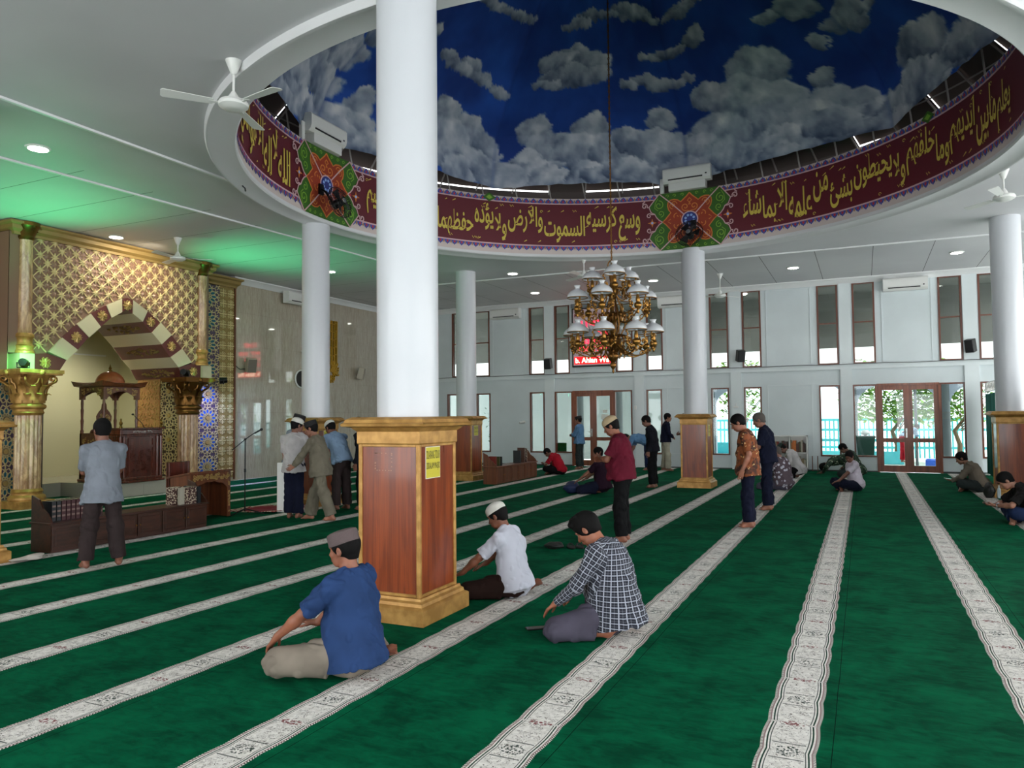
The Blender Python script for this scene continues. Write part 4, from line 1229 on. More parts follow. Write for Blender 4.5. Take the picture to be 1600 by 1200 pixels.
carved(m, lambda u, v, h: (-.17+h, u, v), -.15, .15, 1.2, 1.52, 40, 9, .03, 1); carved(m, lambda u, v, h: (-.17+h, u, v), -.28, .28, 1.06, 1.16, 22, 10, .025, 1)
m.build('chair_back', [mMIDW, mDGOLD], pl, smooth=False)
# lectern podium in front
pd = thing('sermon_podium', 'dark red-brown wooden sermon podium with carved front on the stone platform', 'podium', (-14.36, 11.27, .30))
m = MB(); m.bbox(-.32, .30, -.56, .56, 0, .05, .01); m.bbox(-.29, .27, -.53, .53, .05, .11, .01); m.box(-.24, .22, -.48, .48, .11, .98); m.build('podium_body', mREDW, pd, smooth=False)
m = MB(); m.bbox(-.27, .27, -.53, .53, .98, 1.02, .01); m.bbox(-.25, .26, -.52, .52, 1.02, 1.13, .01); m.bbox(-.28, .29, -.55, .55, 1.13, 1.165, .01); m.build('podium_top', mREDW, pd, smooth=False)
for y in (-.5, -.41, .41, .5):
    m = MB(); m.tube([(.235, y, .11), (.235, y, .98)], .028, 10); m.build('podium_pillar', mREDW, pd)
m = MB(); g = lambda u, v, h: (.22+h, u, v)
for q in ((-.30, .30, .16, .74), (-.30, .30, .78, .94)):
    for a_, b_ in (((q[0], q[2]), (q[1], q[2])), ((q[1], q[2]), (q[1], q[3])), ((q[1], q[3]), (q[0], q[3])), ((q[0], q[3]), (q[0], q[2]))): stroke(m, g, [a_, b_], .025, .02)
carved(m, g, -.27, .27, .19, .72, 60, 12, .04)
m.build('front_carving', mREDW, pd, smooth=False)
m = MB(); g2 = lambda u, v, h: (.26+h, u, v)
carved(m, g2, -.26, .10, 1.05, 1.11, 26, 14, .02); carved(m, g2, .12, .26, 1.05, 1.11, 10, 15, .015); m.build('pale_inlay', mCREAMP, pd, smooth=False)
for y in (-.5, .5):
    m = MB(); m.lathe([(.035, 1.165), (.03, 1.19), (.015, 1.21), (.035, 1.25), (.035, 1.28), (.012, 1.31), (.018, 1.34), (.004, 1.37)], 12, (.24, y, 0)); m.build('brass_finial', mBRASS, pd)
m = MB(); m.tube([(-.05, .30, 1.16), (-.02, .20, 1.27), (.02, -.02, 1.43)], .007, 6); m.ball((.025, -.05, 1.45), .022, 8, sc=(1, 1.6, 1)); o = m.build('gooseneck_microphone', mBLACK); o.location = (-14.36, 11.27, .301); tag(o, 'thin black gooseneck microphone rising from the sermon podium', 'microphone')
mGRNC = Mat('green_cloth', (6, 64, 52), 0.8)
m = MB(); m.bbox(-.10, .10, -.12, .12, .505, .98, .05, 0); o = m.build('green_cloth', mGRNC); o.location = (-15.0, 11.25, .30); tag(o, 'dark green cloth over the pulpit seat behind the standing man in grey shirt', 'cloth')
# stage lamps on the cornice band
mLENSG = Mat('green_lamp_lens', (60, 255, 190), 0.3, emit=(40, 255, 170), estr=6.0)
def parlamp(x, y, z, label, lens, rz):
    t = thing('stage_lamp', label, 'lamp', (x, y, z), rz, 'stage lamps on the niche ledge')
    m = MB(); m.tube([(-.09, 0, .12), (.09, 0, .10)], [.07, .085], 14); m.build('lamp_can', mBLKMET, t)
    m = MB(); m.tube([(.0, -.1, .12), (.0, -.1, .02), (.0, .1, .02), (.0, .1, .12)], .012, 6); m.build('yoke', mBLKMET, t)
    m = MB(); m.lathe([(.07, 0), (.07, .008)], 14, M=Matrix.Translation((.092, 0, .10)) @ Matrix.Rotation(pi/2, 4, 'Y')); m.build('lens', lens, t)
    return t
parlamp(-14.1, 8.72, 2.605, 'black stage lamp left of the arch on the green lit capital', mLENSG, 2.4)
parlamp(-14.15, 12.42, 2.605, 'black stage lamp with green glow on the right leafy capital', mLENSG, 2.0)
parlamp(-14.7, 14.1, 2.50, 'black stage lamp in front of the gold strip, right of the niche', mBLKMET, -2.3)
# ================= fittings and furniture =================
mVENT = Mat('dark_vent', (30, 30, 32), 0.5)
mBEIGE = Mat('beige_plastic', (176, 166, 148), 0.45)
def ac_unit(loc_, rz, label):
    t = thing('air_conditioner', label, 'air conditioner', loc_, rz, 'split air conditioners')
    # local: back at y=0, front towards -y, width x
    prof = [(0, 0), (-.16, 0), (-.215, .045), (-.235, .12), (-.235, .30), (-.21, .335), (0, .345)]
    m = MB(); k = len(prof); vs = [(x, y, z) for x in (-.54, .54) for y, z in prof]
    m.add(vs, [(i, (i+1) % k, k+(i+1) % k, k+i) for i in range(k)]+[tuple(range(k))[::-1], tuple(range(k, 2*k))]); m.build('casing', mPLASTIC, t, ang=30)
    m = MB(); m.box(-.42, .36, -.231, -.17, .055, .082); m.build('air_outlet', mVENT, t, smooth=False)
    m = MB(); m.bbox(-.43, .37, -.25, -.238, .084, .10, .003); m.build('flap', mPLASTIC, t, smooth=False)
    m = MB(); m.box(.42, .46, -.238, -.232, .10, .13); m.build('display', mVENT, t, smooth=False)
    return t
ac_unit((-10.95, YN-.01, 4.93), 0, 'white split air conditioner on the window wall, the one furthest left')
ac_unit((-5.15, YN-.01, 4.93), 0, 'white split air conditioner on the window wall just left of the column by the chandelier')
ac_unit((1.1, YN-.01, 4.95), 0, 'white split air conditioner on the window wall above the right-hand door')
ac_unit((XQ+.17, 17.15, 4.95), -pi/2+pi, 'white split air conditioner under the cornice of the stone wall')
for az, lab in ((89.3, 'white split air conditioner standing on the ring above the right medallion'), (181.5, 'white split air conditioner standing on the ring above the left medallion')):
    a = radians(az); t = ac_unit((RC[0]+(RR+.10)*cos(a), RC[1]+(RR+.10)*sin(a), 6.94), a-pi/2, lab)
    m = MB(); m.bbox(-.42, .42, -.20, .02, -.19, -.005, .006); m.build('mounting_box', mPLASTIC, t, smooth=False)
    m = MB(); m.bbox(-.64, -.55, -.1, -.02, -.19, .16, .01); m.build('pipe_cover', mPLASTIC, t, smooth=False)
# wall fans on the ring
for az, lab in ((88.0, 'black caged wall fan hanging below the right medallion rosette'), (183.0, 'black caged wall fan hanging below the left medallion rosette')):
    a = radians(az); t = thing('wall_fan', lab, 'fan', (RC[0]+(RR-.03)*cos(a), RC[1]+(RR-.03)*sin(a), 5.64), a-pi/2, 'black wall fans on the ring')
    tilt = Matrix.Translation((0, -.36, -.02)) @ Matrix.Rotation(radians(-16), 4, 'X')
    m = MB(); m.box(-.06, .06, -.03, .02, .20, .40); m.tube([(0, -.02, .3), (0, -.12, .24), (0, -.26, .02)], .022, 8); m.build('bracket', mBLKMET, t)
    m = MB(); m.lathe([(.02, -.12), (.07, -.11), (.085, -.03), (.085, .05), (.05, .08)], 16, M=tilt @ Matrix.Rotation(-pi/2, 4, 'X')); m.build('motor', mBLKMET, t)
    m = MB()
    for k in range(3):
        vs = []
        for i in range(7):
            u = i/6; r = .05+.2*u; w = .05+.10*u
            for s_ in (-1, 1): b = k*2*pi/3+s_*w/(r+.05)*.8; vs.append((r*cos(b), -.10+s_*.02, r*sin(b)))
        m.add(vs, [(2*i, 2*i+1, 2*i+3, 2*i+2) for i in range(6)], M=tilt)
    m.build('blade', mBLACK, t)
    m = MB()
    for r, y in ((.30, -.10), (.30, -.06), (.24, -.155), (.24, .0), (.16, -.17), (.08, -.175)):
        m.tube([(r*cos(2*pi*i/32), y, r*sin(2*pi*i/32)) for i in range(32)], .006, 5, closed=True, M=tilt)
    for k in range(36):
        b = 2*pi*k/36
        m.tube([(r*cos(b), y, r*sin(b)) for r, y in ((.05, -.178), (.16, -.172), (.24, -.155), (.30, -.10), (.30, -.06), (.24, .0), (.1, .02))], .0032, 4, M=tilt)
    m.build('cage', mBLKMET, t)
    m = MB(); m.lathe([(.05, 0), (.045, .012), (.02, .018)], 16, M=tilt @ Matrix.Translation((0, -.178, 0)) @ Matrix.Rotation(pi/2, 4, 'X')); m.build('badge', mHANDLE, t)
# ceiling fans
FANS = [((-5.93, 5.80), .44, (20, 'lit'), 'white three-bladed ceiling fan at top left, beside the dome ring'),
        ((-12.88, 11.10), .40, (75, ''), 'white ceiling fan over the prayer niche in the green light'),
        ((-5.98, 16.87), .43, (10, ''), 'white ceiling fan behind the chandelier'),
        ((-3.43, 20.60), .56, (50, ''), 'white ceiling fan near the window wall, right of the medallion column'),
        ((2.07, 13.76), .41, (95, ''), 'white ceiling fan at the right edge below the dome ring')]
FA = [-8, 40, 25, 55, 130]
for i, ((x, y), dz, _, lab) in enumerate(FANS):
    t = thing('ceiling_fan', lab, 'ceiling fan', (x, y, ZC), 0, 'white ceiling fans')
    m = MB(); m.lathe([(.015, -.15), (.03, -.14), (.07, -.04), (.085, 0)], 20); m.build('canopy', mPLASTIC, t)
    m = MB(); m.cyl((0, 0, -.12), (0, 0, -dz+.08), .013, 10); m.build('down_rod', mPLASTIC, t)
    m = MB(); m.lathe([(.04, -dz-.085), (.10, -dz-.08), (.15, -dz-.05), (.155, -dz-.02), (.14, -dz+.005), (.06, -dz+.02), (.05, -dz+.06), (.02, -dz+.11)], 28); m.build('motor_housing', mPLASTIC, t)
    for k in range(3):
        a = radians(FA[i]+120*k); M_ = Matrix.Rotation(a, 4, 'Z') @ Matrix.Translation((0, 0, -dz-.03)) @ Matrix.Rotation(radians(10), 4, 'X')
        m = MB(); m.box(.13, .24, -.018, .018, -.004, .004, M=M_)
        m.add([(.2, -.05, .0), (.2, .05, .0), (.68, .075, -.0), (.70, .05, 0), (.70, -.05, 0), (.68, -.07, 0), (.2, -.05, .006), (.2, .05, .006), (.68, .075, .006), (.70, .05, .006), (.70, -.05, .006), (.68, -.07, .006)],
              [(5, 4, 3, 2, 1, 0), (6, 7, 8, 9, 10, 11)]+[(j, (j+1) % 6, 6+(j+1) % 6, 6+j) for j in range(6)], M=M_)
        m.build('blade', mPLASTIC, t, smooth=False)
# recessed ceiling lights
mLAMPE = Mat('lit_diffuser', (255, 255, 255), 0.5, emit=(255, 250, 240), estr=22.0)
DL = [(-10.27, 6.5, 'bright round downlight in the ceiling at the left, nearest the camera'), (-13.9, 10.44, 'round downlight over the prayer niche'), (-8.34, 17.9, 'round downlight above the far pedestal, left of the chandelier'),
      (-9.05, 21.04, 'round downlight near the window wall, between column and chandelier'), (-5.28, 20.7, 'round downlight just right of the chandelier'), (-1.57, 20.6, 'round downlight right of the medallion column'),
      (2.09, 20.46, 'round downlight furthest right in the ceiling'), (-12.4, 15.44, 'round downlight beside the column left of the stone wall clock')]
DL_ADDED = [(-10, 0), (-4, -2), (2.6, -1.6), (6, 4), (6, 10), (6, 16), (-12.4, 3)]  # unseen downlights added outside the view to brighten the hall
for i, (x, y, *lab) in enumerate(DL+DL_ADDED):
    t = thing('ceiling_light', lab[0] if lab else 'added unseen downlight behind or beside the viewpoint, for extra light', 'ceiling light', (x, y, ZC), 0, 'round ceiling downlights')
    m = MB(); m.lathe([(.125, -.02), (.150, -.018), (.160, 0)], 28, cap=False); m.build('rim', mPLASTIC, t)
    m = MB(); m.lathe([(.126, -.02), (.126, -.012)], 28); m.build('diffuser', mLAMPE, t)
# chandelier
mSHADE = Mat('white_glass_shade', (214, 216, 218), 0.25, coat=0.5)
CH = thing('chandelier', 'three-tier brass chandelier with white glass shades hanging from the dome', 'chandelier', (RC[0], RC[1], 2.30))
def shade(m, c):
    x, y, z = c   # z = rim height
    m.lathe([(.165, 0), (.168, .012), (.158, .05), (.125, .095), (.075, .125), (.045, .14), (.036, .16), (.05, .19), (.055, .195), (.046, .19), (.03, .16), (.038, .132), (.07, .117), (.118, .088), (.15, .045), (.158, .005)], 24, c, cap=False)
def lamp_arm(az_, r, zr, r0, z0, dip):
    """brass arm curling out from the stem to a lamp, holder scrolls, chimney and rim ring"""
    ca, sa = cos(az_), sin(az_); P = lambda q, z: (q*ca, q*sa, z)
    m = MB(); pts = []
    for i in range(15):
        t = i/14; q = r0+(r-r0)*t; z = z0+(zr-.24-z0)*(t**2.2)-dip*sin(pi*t)
        pts.append(P(q, z))
    m.tube(pts, [.014-.004*i/14 for i in range(15)], 7)
    m.tube([P(q, z) for q, z in [(r0+(r-r0)*.5+.07*cos(t)*(1-t/9), z0-dip*.8+.085+.07*sin(t)*(1-t/9)) for t in [i*.6-1.57 for i in range(11)]]], .010, 6)
    m.tube([P(q, z) for q, z in [(r*.86+.05*cos(t)*(1-t/9), zr-.30+.05*sin(t)*(1-t/9)) for t in [i*.6 for i in range(10)]]], .009, 6)
    m.lathe([(.008, -.31), (.022, -.28), (.014, -.25), (.05, -.215), (.062, -.18), (.055, -.15), (.028, -.13), (.034, -.11), (.030, -.07), (.022, -.03), (.018, .02)], 14, (r*ca, r*sa, zr))
    m.tube([(r*ca+.166*cos(b), r*sa+.166*sin(b), zr) for b in [2*pi*i/24 for i in range(24)]], .007, 6, closed=True)
    for sg in (-1, 1):
        dx, dy = -sa*sg, ca*sg
        path = [(.03, -.23), (.10, -.25), (.165, -.20), (.175, -.12), (.15, -.07), (.17, -.03), (.165, .0)]
        m.tube([(r*ca+dx*u, r*sa+dy*u, zr+v) for u, v in path], .009, 6)
        for u, v, rr_ in ((.10, -.25, .020), (.165, -.20, .024), (.178, -.12, .022), (.152, -.07, .018), (.175, -.03, .016), (.13, -.16, .018)):
            m.ball((r*ca+dx*u, r*sa+dy*u, zr+v), rr_, 6, sc=(1, 1, 1.3))
        m.tube([(r*ca+dx*(.14+.035*cos(t)), r*sa+dy*(.14+.035*cos(t)), zr-.165+.035*sin(t)) for t in [i*.8 for i in range(7)]], .008, 5)
    o = m.build('lamp_arm', mBRASS, CH, ang=60)
    s = MB(); shade(s, (r*ca, r*sa, zr)); s.build('glass_shade', mSHADE, o, ang=60)
    for_ = MB(); for_.lathe([(.02, 0), (.024, .04), (.016, .12)], 12, (r*ca, r*sa, zr-.02)); for_.build('lamp_chimney', mSHADE, o)
m = MB()
m.lathe([(.004, .0), (.02, .03), (.012, .06), (.04, .10), (.055, .14), (.03, .18), (.07, .22), (.10, .28), (.07, .33), (.035, .36), (.06, .42), (.12, .47), (.14, .53), (.08, .58), (.035, .62), (.05, .70), (.035, .78), (.09, .84), (.11, .90), (.06, .95), (.03, 1.0), (.045, 1.1), (.03, 1.2), (.085, 1.26), (.10, 1.31), (.05, 1.36), (.03, 1.45), (.045, 1.55), (.02, 1.66), (.014, 1.8)], 20)
for tier, (zz_, rr_, nn) in enumerate(((.30, .15, 10), (.52, .20, 12), (.88, .17, 10), (1.28, .15, 8))):
    for k in range(nn):
        a = 2*pi*k/nn
        m.tube([((.05+rr_*(1-cos(t))*.5+.0*t)*cos(a), (.05+rr_*(1-cos(t))*.5)*sin(a), zz_+.09*sin(t)) for t in [i*.55 for i in range(8)]], .011, 5)
        m.ball(((rr_+.04)*cos(a), (rr_+.04)*sin(a), zz_+.04), .022, 6, sc=(1, 1, 1.4))
for k in range(6):  # vertical harp rods
    a = 2*pi*k/6+.3
    m.tube([(.10*cos(a), .10*sin(a), z) for z in (.55, .7, .9)], .007, 5); m.tube([(.10*cos(a), .10*sin(a), .55), (.2*cos(a), .2*sin(a), .75), (.16*cos(a), .16*sin(a), 1.0), (.08*cos(a), .08*sin(a), 1.2)], .012, 6)
m.build('stem', mBRASSD, CH, ang=60)
m = MB(); m.tube([(.09*cos(t)*(1-t/10), 0, 1.72+.10*sin(t)*(1-t/12)) for t in [i*.5 for i in range(13)]], .012, 6)
m.tube([(-.07*cos(t), .02, 1.58+.08*sin(t)) for t in [i*.5 for i in range(11)]], .010, 6); m.build('top_scroll', mBRASSD, CH)
for k in range(8): lamp_arm(2*pi*k/8+.10, .64, .63, .06, .50, .20)
for k in range(6): lamp_arm(2*pi*k/6+.55, .56, 1.20, .05, .90, .13)
for k in range(3): lamp_arm(2*pi*k/3+.95, .34, 1.53, .04, 1.30, .12)
m = MB(); z = 1.80; k = 0
m.cyl((0, 0, 1.75), (0, 0, 8.25), .007, 6)
while z < 8.3:
    pts = [(.014*cos(t)*(1 if k % 2 else .15), .014*cos(t)*(.15 if k % 2 else 1), z+.028*sin(t)) for t in [i*pi/3 for i in range(6)]]
    m.tube(pts, .005, 4, closed=True); z += .045; k += 1
m.build('chain', mBRASSD, CH)

# loudspeakers
def speaker(loc_, rz, body, cone, label, grp, w=.22, h=.34, d=.2, tilt=15):
    t = thing('wall_speaker', label, 'loudspeaker', loc_, rz, grp)
    M_ = Matrix.Translation((0, -.20, 0)) @ Matrix.Rotation(radians(tilt), 4, 'X')
    m = MB(); m.bbox(-w/2, w/2, -d/2, d/2, -h/2, h/2, .012, M=M_); m.build('cabinet', body, t, smooth=False)
    m = MB(); m.bbox(-w/2+.015, w/2-.015, -d/2-.008, -d/2, -h/2+.015, h/2-.015, .004, M=M_); m.build('grille', cone, t, smooth=False)
    m = MB(); m.tube([(0, 0, -.08), (0, -.08, -.10), (0, -.17, -.05)], .012, 6); m.box(-.04, .04, -.01, .0, -.13, -.03); m.build('bracket', body, t)
    return t
mGRIL = Mat('dark_grille', (26, 27, 30), 0.7)
mBGRIL = Mat('taupe_grille', (112, 104, 94), 0.7)
speaker((-9.35, YN-.05, 3.34), 0, mBLACK, mGRIL, 'black wall speaker on the pilaster above the left glass door', 'black wall speakers')
speaker((-3.34, YN-.05, 3.34), 0.5, mBLACK, mGRIL, 'black wall speaker on the pilaster right of the medallion column', 'black wall speakers')
speaker((2.66, YN-.05, 3.36), -.5, mBLACK, mGRIL, 'black wall speaker on the pilaster near the right edge', 'black wall speakers')
speaker((XQ+.01, 15.45, 3.08), pi/2-.45, mBEIGE, mBGRIL, 'beige wall speaker on the stone wall beside the gold strip', 'beige wall speakers', .26, .38, .2)
speaker((XQ+.01, 20.2, 3.08), pi/2+.5, mBEIGE, mBEIGE, 'beige wall speaker on the stone wall between the two white columns', 'beige wall speakers', .26, .38, .2)
cable('cable', [(XQ+.02, 14.88, 3.3), (XQ+.04, 14.95, 3.05), (XQ+.05, 15.1, 2.96), (XQ+.05, 15.3, 2.98), (XQ+.05, 15.42, 3.0)], .012, 'black cable looping from the gold strip to the beige speaker', mBLACK)
# wall clock
t = thing('wall_clock', 'round black wall clock with pale rim, half hidden by the column', 'clock', (XQ+.005, 17.55, 2.80), -pi/2+pi)
Mx = Matrix.Rotation(pi/2, 4, 'X')
m = MB(); m.lathe([(.26, 0), (.28, .02), (.27, .04), (.245, .045)], 36, M=Mx, cap=True); m.build('clock_rim', mPLASTIC, t)
m = MB(); m.lathe([(.24, .046), (.24, .05)], 36, M=Mx); m.build('dial', mBLACK, t)
for a, l, nm in ((.6, .13, 'hour_hand'), (2.2, .19, 'minute_hand')):
    m = MB(); m.tube([(0, -.054, 0), (l*sin(a), -.054, l*cos(a))], .007, 4); m.build(nm, mPLASTIC, t)
def camera_dome(loc_, rz, label):
    t = thing('security_camera', label, 'security camera', loc_, rz, 'white security cameras')
    m = MB(); m.box(-.035, .035, -.02, 0, -.035, .035); m.tube([(0, -.01, 0), (0, -.07, -.01)], .012, 8); m.build('mount', mPLASTIC, t)
    m = MB(); m.tube([(.10, -.09, -.01), (-.10, -.10, -.03)], .038, 12); m.build('camera_body', mPLASTIC, t)
    m = MB(); m.tube([(-.10, -.10, -.03), (-.112, -.1005, -.031)], .030, 12); m.build('lens', mBLACK, t)
camera_dome((-10.36, YN, 1.44), 0, 'white bullet camera low on the window wall above the far bookcase')
camera_dome((XQ, 17.62, 3.62), pi/2, 'white bullet camera on the stone wall above the clock')
# golden wall ornament
t = thing('wall_ornament', 'tall golden carved wall calligraphy partly hidden behind the white column', 'ornament', (XQ+.01, 18.95, 2.75))
mORN = Mat('bright_gold_leaf', (196, 150, 40), 0.35, 0.5)
g = lambda u, v, h: (h, u, v)
m = MB()
for u in (-.20, .0, .13, .24): stroke(m, g, [(u, .45), (u, 1.1), (u+.01, 1.95)], .05, .05)
for j in range(5):
    stroke(m, g, [(-.2, .8+j*.25), (-.05, .86+j*.25), (.1, .84+j*.25), (.24, .9+j*.25)], .03, .05)
m.build('upright_strokes', mORN, t, smooth=False)
m = MB(); rg_ = random.Random(2)
for j in range(40):
    a = rg_.uniform(0, 6.3); r = rg_.uniform(0, .26); stroke(m, g, spiral((.07+r*cos(a)*.95, .35+r*sin(a)*1.25), .07, .02, a, rg_.choice([-1, 1])*.9, 8), .026, .045, 0, rg_.uniform(0, .02))
m.build('leaf_cluster', mORN, t, smooth=False)
# running-text display
mLEDW = Mat('display_face', (214, 190, 198), 0.4)
mLEDR = Mat('lit_red_characters', (255, 40, 70), 0.4, emit=(255, 30, 60), estr=3.0)
mLEDY = Mat('lit_amber_characters', (255, 230, 190), 0.4, emit=(255, 225, 190), estr=3.5)
mLEDBG = Mat('red_led_strip', (190, 10, 20), 0.4, emit=(255, 20, 30), estr=1.4)
mREDT = Mat('red_printed_letters', (150, 30, 50), 0.5)
t = thing('prayer_time_display', 'tall lit prayer time display with red letters behind the chandelier', 'display', (-7.9, YN-.06, 3.2))
m = MB(); m.bbox(-.68, .68, .0, .055, 0, 1.93, .01); m.build('frame', mBLACK, t, smooth=False)
m = MB(); m.box(-.63, .63, -.004, .0, .05, 1.88); m.build('face', mLEDW, t, smooth=False)
g = lambda u, v, h: (u, -.006-h, v)
m = MB(); fit_text(m, 'MASJID', -.58, -.05, 1.60, 1.74, g, .01); fit_text(m, 'OTABAR', .04, .56, 1.60, 1.74, g, .01); fit_text(m, 'DZUHUR', -.58, -.05, .66, .74, g, .01); fit_text(m, 'ASAR', .1, .5, .66, .74, g, .01); m.build('printed_letters', mREDT, t, smooth=False)
m = MB(); fit_text(m, '11:47', -.35, .30, 1.28, 1.5, g, .02)
for r_, (a, b) in enumerate((('04:27', '05:38'), ('11:53', '15:04'), ('17:56', '19:05'))):
    z = .98-r_*.24; fit_text(m, a, -.56, -.08, z, z+.16, g, .02); fit_text(m, b, .08, .56, z, z+.16, g, .02)
m.build('lit_digits', mLEDR, t, smooth=False)
m = MB(); m.box(-.60, .62, -.008, -.004, .09, .33); m.build('text_strip', mLEDBG, t, smooth=False)
m = MB(); g = lambda u, v, h: (u, -.012-h, v); fit_text(m, 'b. Ahlan Wa', -.56, .58, .13, .30, g, .02); m.build('running_text', mLEDY, t, smooth=False)
t2 = MB(); t2.bbox(-8.6, -7.25, YN-.08, YN-.05, 5.14, 5.27, .005); o = t2.build('sign_header', Mat('grey_sign_header', (120, 128, 134), .4), smooth=False); tag(o, 'narrow grey header board above the lit prayer time display', 'sign')
m = MB(); g = lambda u, v, h: (u, YN-.083, v)
# notices
mYSIGN = Mat('yellow_notice', (204, 190, 56), 0.35); mINK = Mat('black_print', (22, 26, 20), 0.5); mPAPER = Mat('white_paper', (226, 226, 216), 0.5)
def notice(x, y, z, label, grp='yellow notices on the pedestals'):
    # on the +X face of a pedestal
    t = thing('notice', label, 'sign', (x, y, z), 0, grp)
    m = MB(); m.box(0, .003, -.115, .115, -.13, .13); m.build('sheet_border', mPAPER, t, smooth=False)
    m = MB(); m.box(.003, .0045, -.110, .110, -.125, .125); m.build('yellow_sheet', mYSIGN, t, smooth=False)
    m = MB(); g = lambda u, v, h: (.0055, u, v)
    fit_text(m, 'DILARANG TIDUR', -.104, .104, .030, .098, g, .0); fit_text(m, 'DIDALAM MASJID', -.104, .104, -.068, 0.0, g, .0)
    m.build('lettering', mINK, t, smooth=False)
notice(-3.53+.2855, 5.43-.07, 1.27, 'yellow notice with black capitals on the nearest pedestal')
notice(-9.38+.2855, 17.2-.02, 1.27, 'yellow notice on the far pedestal behind the nearest one')
notice(-9.5+.2855, 11.4, 1.27, 'pale notice on the pedestal behind the man in grey')
notice(-3.46+.2855, 17.22, 1.27, 'small pale notice on the side of the pedestal below the right medallion')
# tape residue on the front pedestal
mTAPE = Mat('dried_tape_marks', (186, 140, 116), 0.6)
m = MB(); x0, z0 = -3.665, 1.21; rg_ = random.Random(8)
for i in range(26):
    side = i % 4; u = rg_.random()
    px_, pz_ = {0: (u*.16, .14), 1: (u*.16, 0), 2: (0, u*.14), 3: (.16, u*.14)}[side]
    m.box(x0+px_-.006, x0+px_+.006, 5.43-.2862, 5.43-.285, z0+pz_-.003, z0+pz_+.003)
o = m.build('tape_residue', mTAPE, smooth=False); tag(o, 'square of dried tape marks on the front of the nearest pedestal', 'tape marks')

# low bookcases
mBOOKR = Mat('maroon_book_cover', (66, 24, 30), 0.45); mBOOKD = Mat('dark_book_cover', (22, 26, 32), 0.4); mPAGE = Mat('book_pages', (196, 186, 160), 0.8)
mBOOKP = Mat('patterned_book_cover', (150, 130, 110), 0.5)
_p = mBOOKP.pos(); mBOOKP.color(mBOOKP.mix(mBOOKP.voro(_p[3], 42).lt(.42), (60, 22, 18), (204, 190, 166)))
mMUTED = Mat('muted_spine_print', (128, 104, 96), 0.6)
BC = [(120, 40, 30), (70, 74, 40), (196, 108, 40), (60, 40, 30), (172, 166, 150), (40, 56, 50), (90, 60, 50), (140, 120, 90)]
mBK = [Mat('book_cover_%s' % n_, c, .5) for n_, c in zip(('red', 'olive', 'orange', 'brown', 'cream', 'green', 'umber', 'tan'), BC)]
def book(loc_, rz, w, d, h, mc, label, grp, extra=None):
    """standing book: thickness w along x, depth d along y, height h; spine at -y"""
    t = thing('book', label, 'book', loc_, rz, grp)
    m = MB(); m.bbox(-w/2, -w/2+.003, -d/2, d/2, 0, h, .001); m.bbox(w/2-.003, w/2, -d/2, d/2, 0, h, .001); m.bbox(-w/2, w/2, -d/2, -d/2+.003, 0, h, .001); m.build('cover', mc, t, smooth=False)
    m = MB(); m.box(-w/2+.003, w/2-.003, -d/2+.003, d/2-.005, .004, h-.004); m.build('pages', mPAGE, t, smooth=False)
    if extra:
        m = MB()
        for z in (.25, .5, .75): m.box(-w/2*.8, w/2*.8, -d/2-.0015, -d/2, h*z-.012, h*z+.012)
        m.build('spine_ornament', extra, t, smooth=False)
    return t
def low_bookcase(x0, x1, y0, y1, h, wood_, label, ndoor):
    t = thing('low_bookcase', label, 'bookcase', ((x0+x1)/2, (y0+y1)/2, 0.003)); cx, cy = (x0+x1)/2, (y0+y1)/2
    a, b, c, d = x0-cx, x1-cx, y0-cy, y1-cy
    m = MB(); m.box(a, b-.02, c, d, 0, h-.025); m.build('carcass', wood_, t, smooth=False)
    m = MB(); m.bbox(a-.02, b+.02, c-.02, d+.02, h-.025, h, .006); m.build('top_board', wood_, t, smooth=False)
    L = (d-c)/ndoor
    for k in range(ndoor):
        m = MB(); q0, q1 = c+k*L+.01, c+(k+1)*L-.01
        m.bbox(b-.02, b, q0, q1, .03, h-.04, .004); m.bbox(b, b+.008, q0+.04, q1-.04, .07, h-.08, .006)
        dd = m.build('door', wood_, t, smooth=False)
        kk = MB(); ky = q1-.02 if k % 2 == 0 else q0+.02; kk.ball((b+.014, ky, h*.5), .012, 8); kk.build('knob', mBRASS, dd)
    # curved book ends
    for e, s in ((c, 1), (d, -1)):
        m = MB(); pr = [(a, h), (b, h), (b-.04, h+.06), (b-.10, h+.12), (b-.18, h+.17), (b-.25, h+.28), (a, h+.33)]
        m.prism(pr, e, e+s*.02, lambda u, v, q: (u, q, v)); m.build('book_end', wood_, t, smooth=False)
    return t
low_bookcase(-9.52, -9.12, 6.02, 8.45, .37, mDARKW, 'long low dark wooden bookcase on the carpet behind the man in grey shirt', 6)
low_bookcase(-8.36, -8.0, 16.15, 18.6, .42, mMIDW, 'low brown bookcase on the carpet by the far pedestal', 6)
for i in range(11):
    book((-9.36, 6.14+i*.064, .373), pi/2, .055, .20, .25, mBOOKR if i > 1 else mBOOKD, 'thick maroon book in the row on the near end of the low bookcase', 'maroon books on the low bookcase', mMUTED)
book((-9.33, 8.02, .373), 0, .10, .22, .26, mBOOKP, 'large red and cream patterned book at the far end of the low bookcase', None)
book((-9.24, 8.12, .373), 0, .05, .20, .25, mBK[4], 'cream spined book beside the patterned book on the low bookcase', None)
book((-9.20, 8.20, .373), 0, .04, .19, .25, mBOOKP, 'thin patterned book between cream and black books', None)
book((-9.30, 8.32, .373), .0, .30, .06, .25, mBOOKD, 'big black book facing out at the far end of the low bookcase', None)
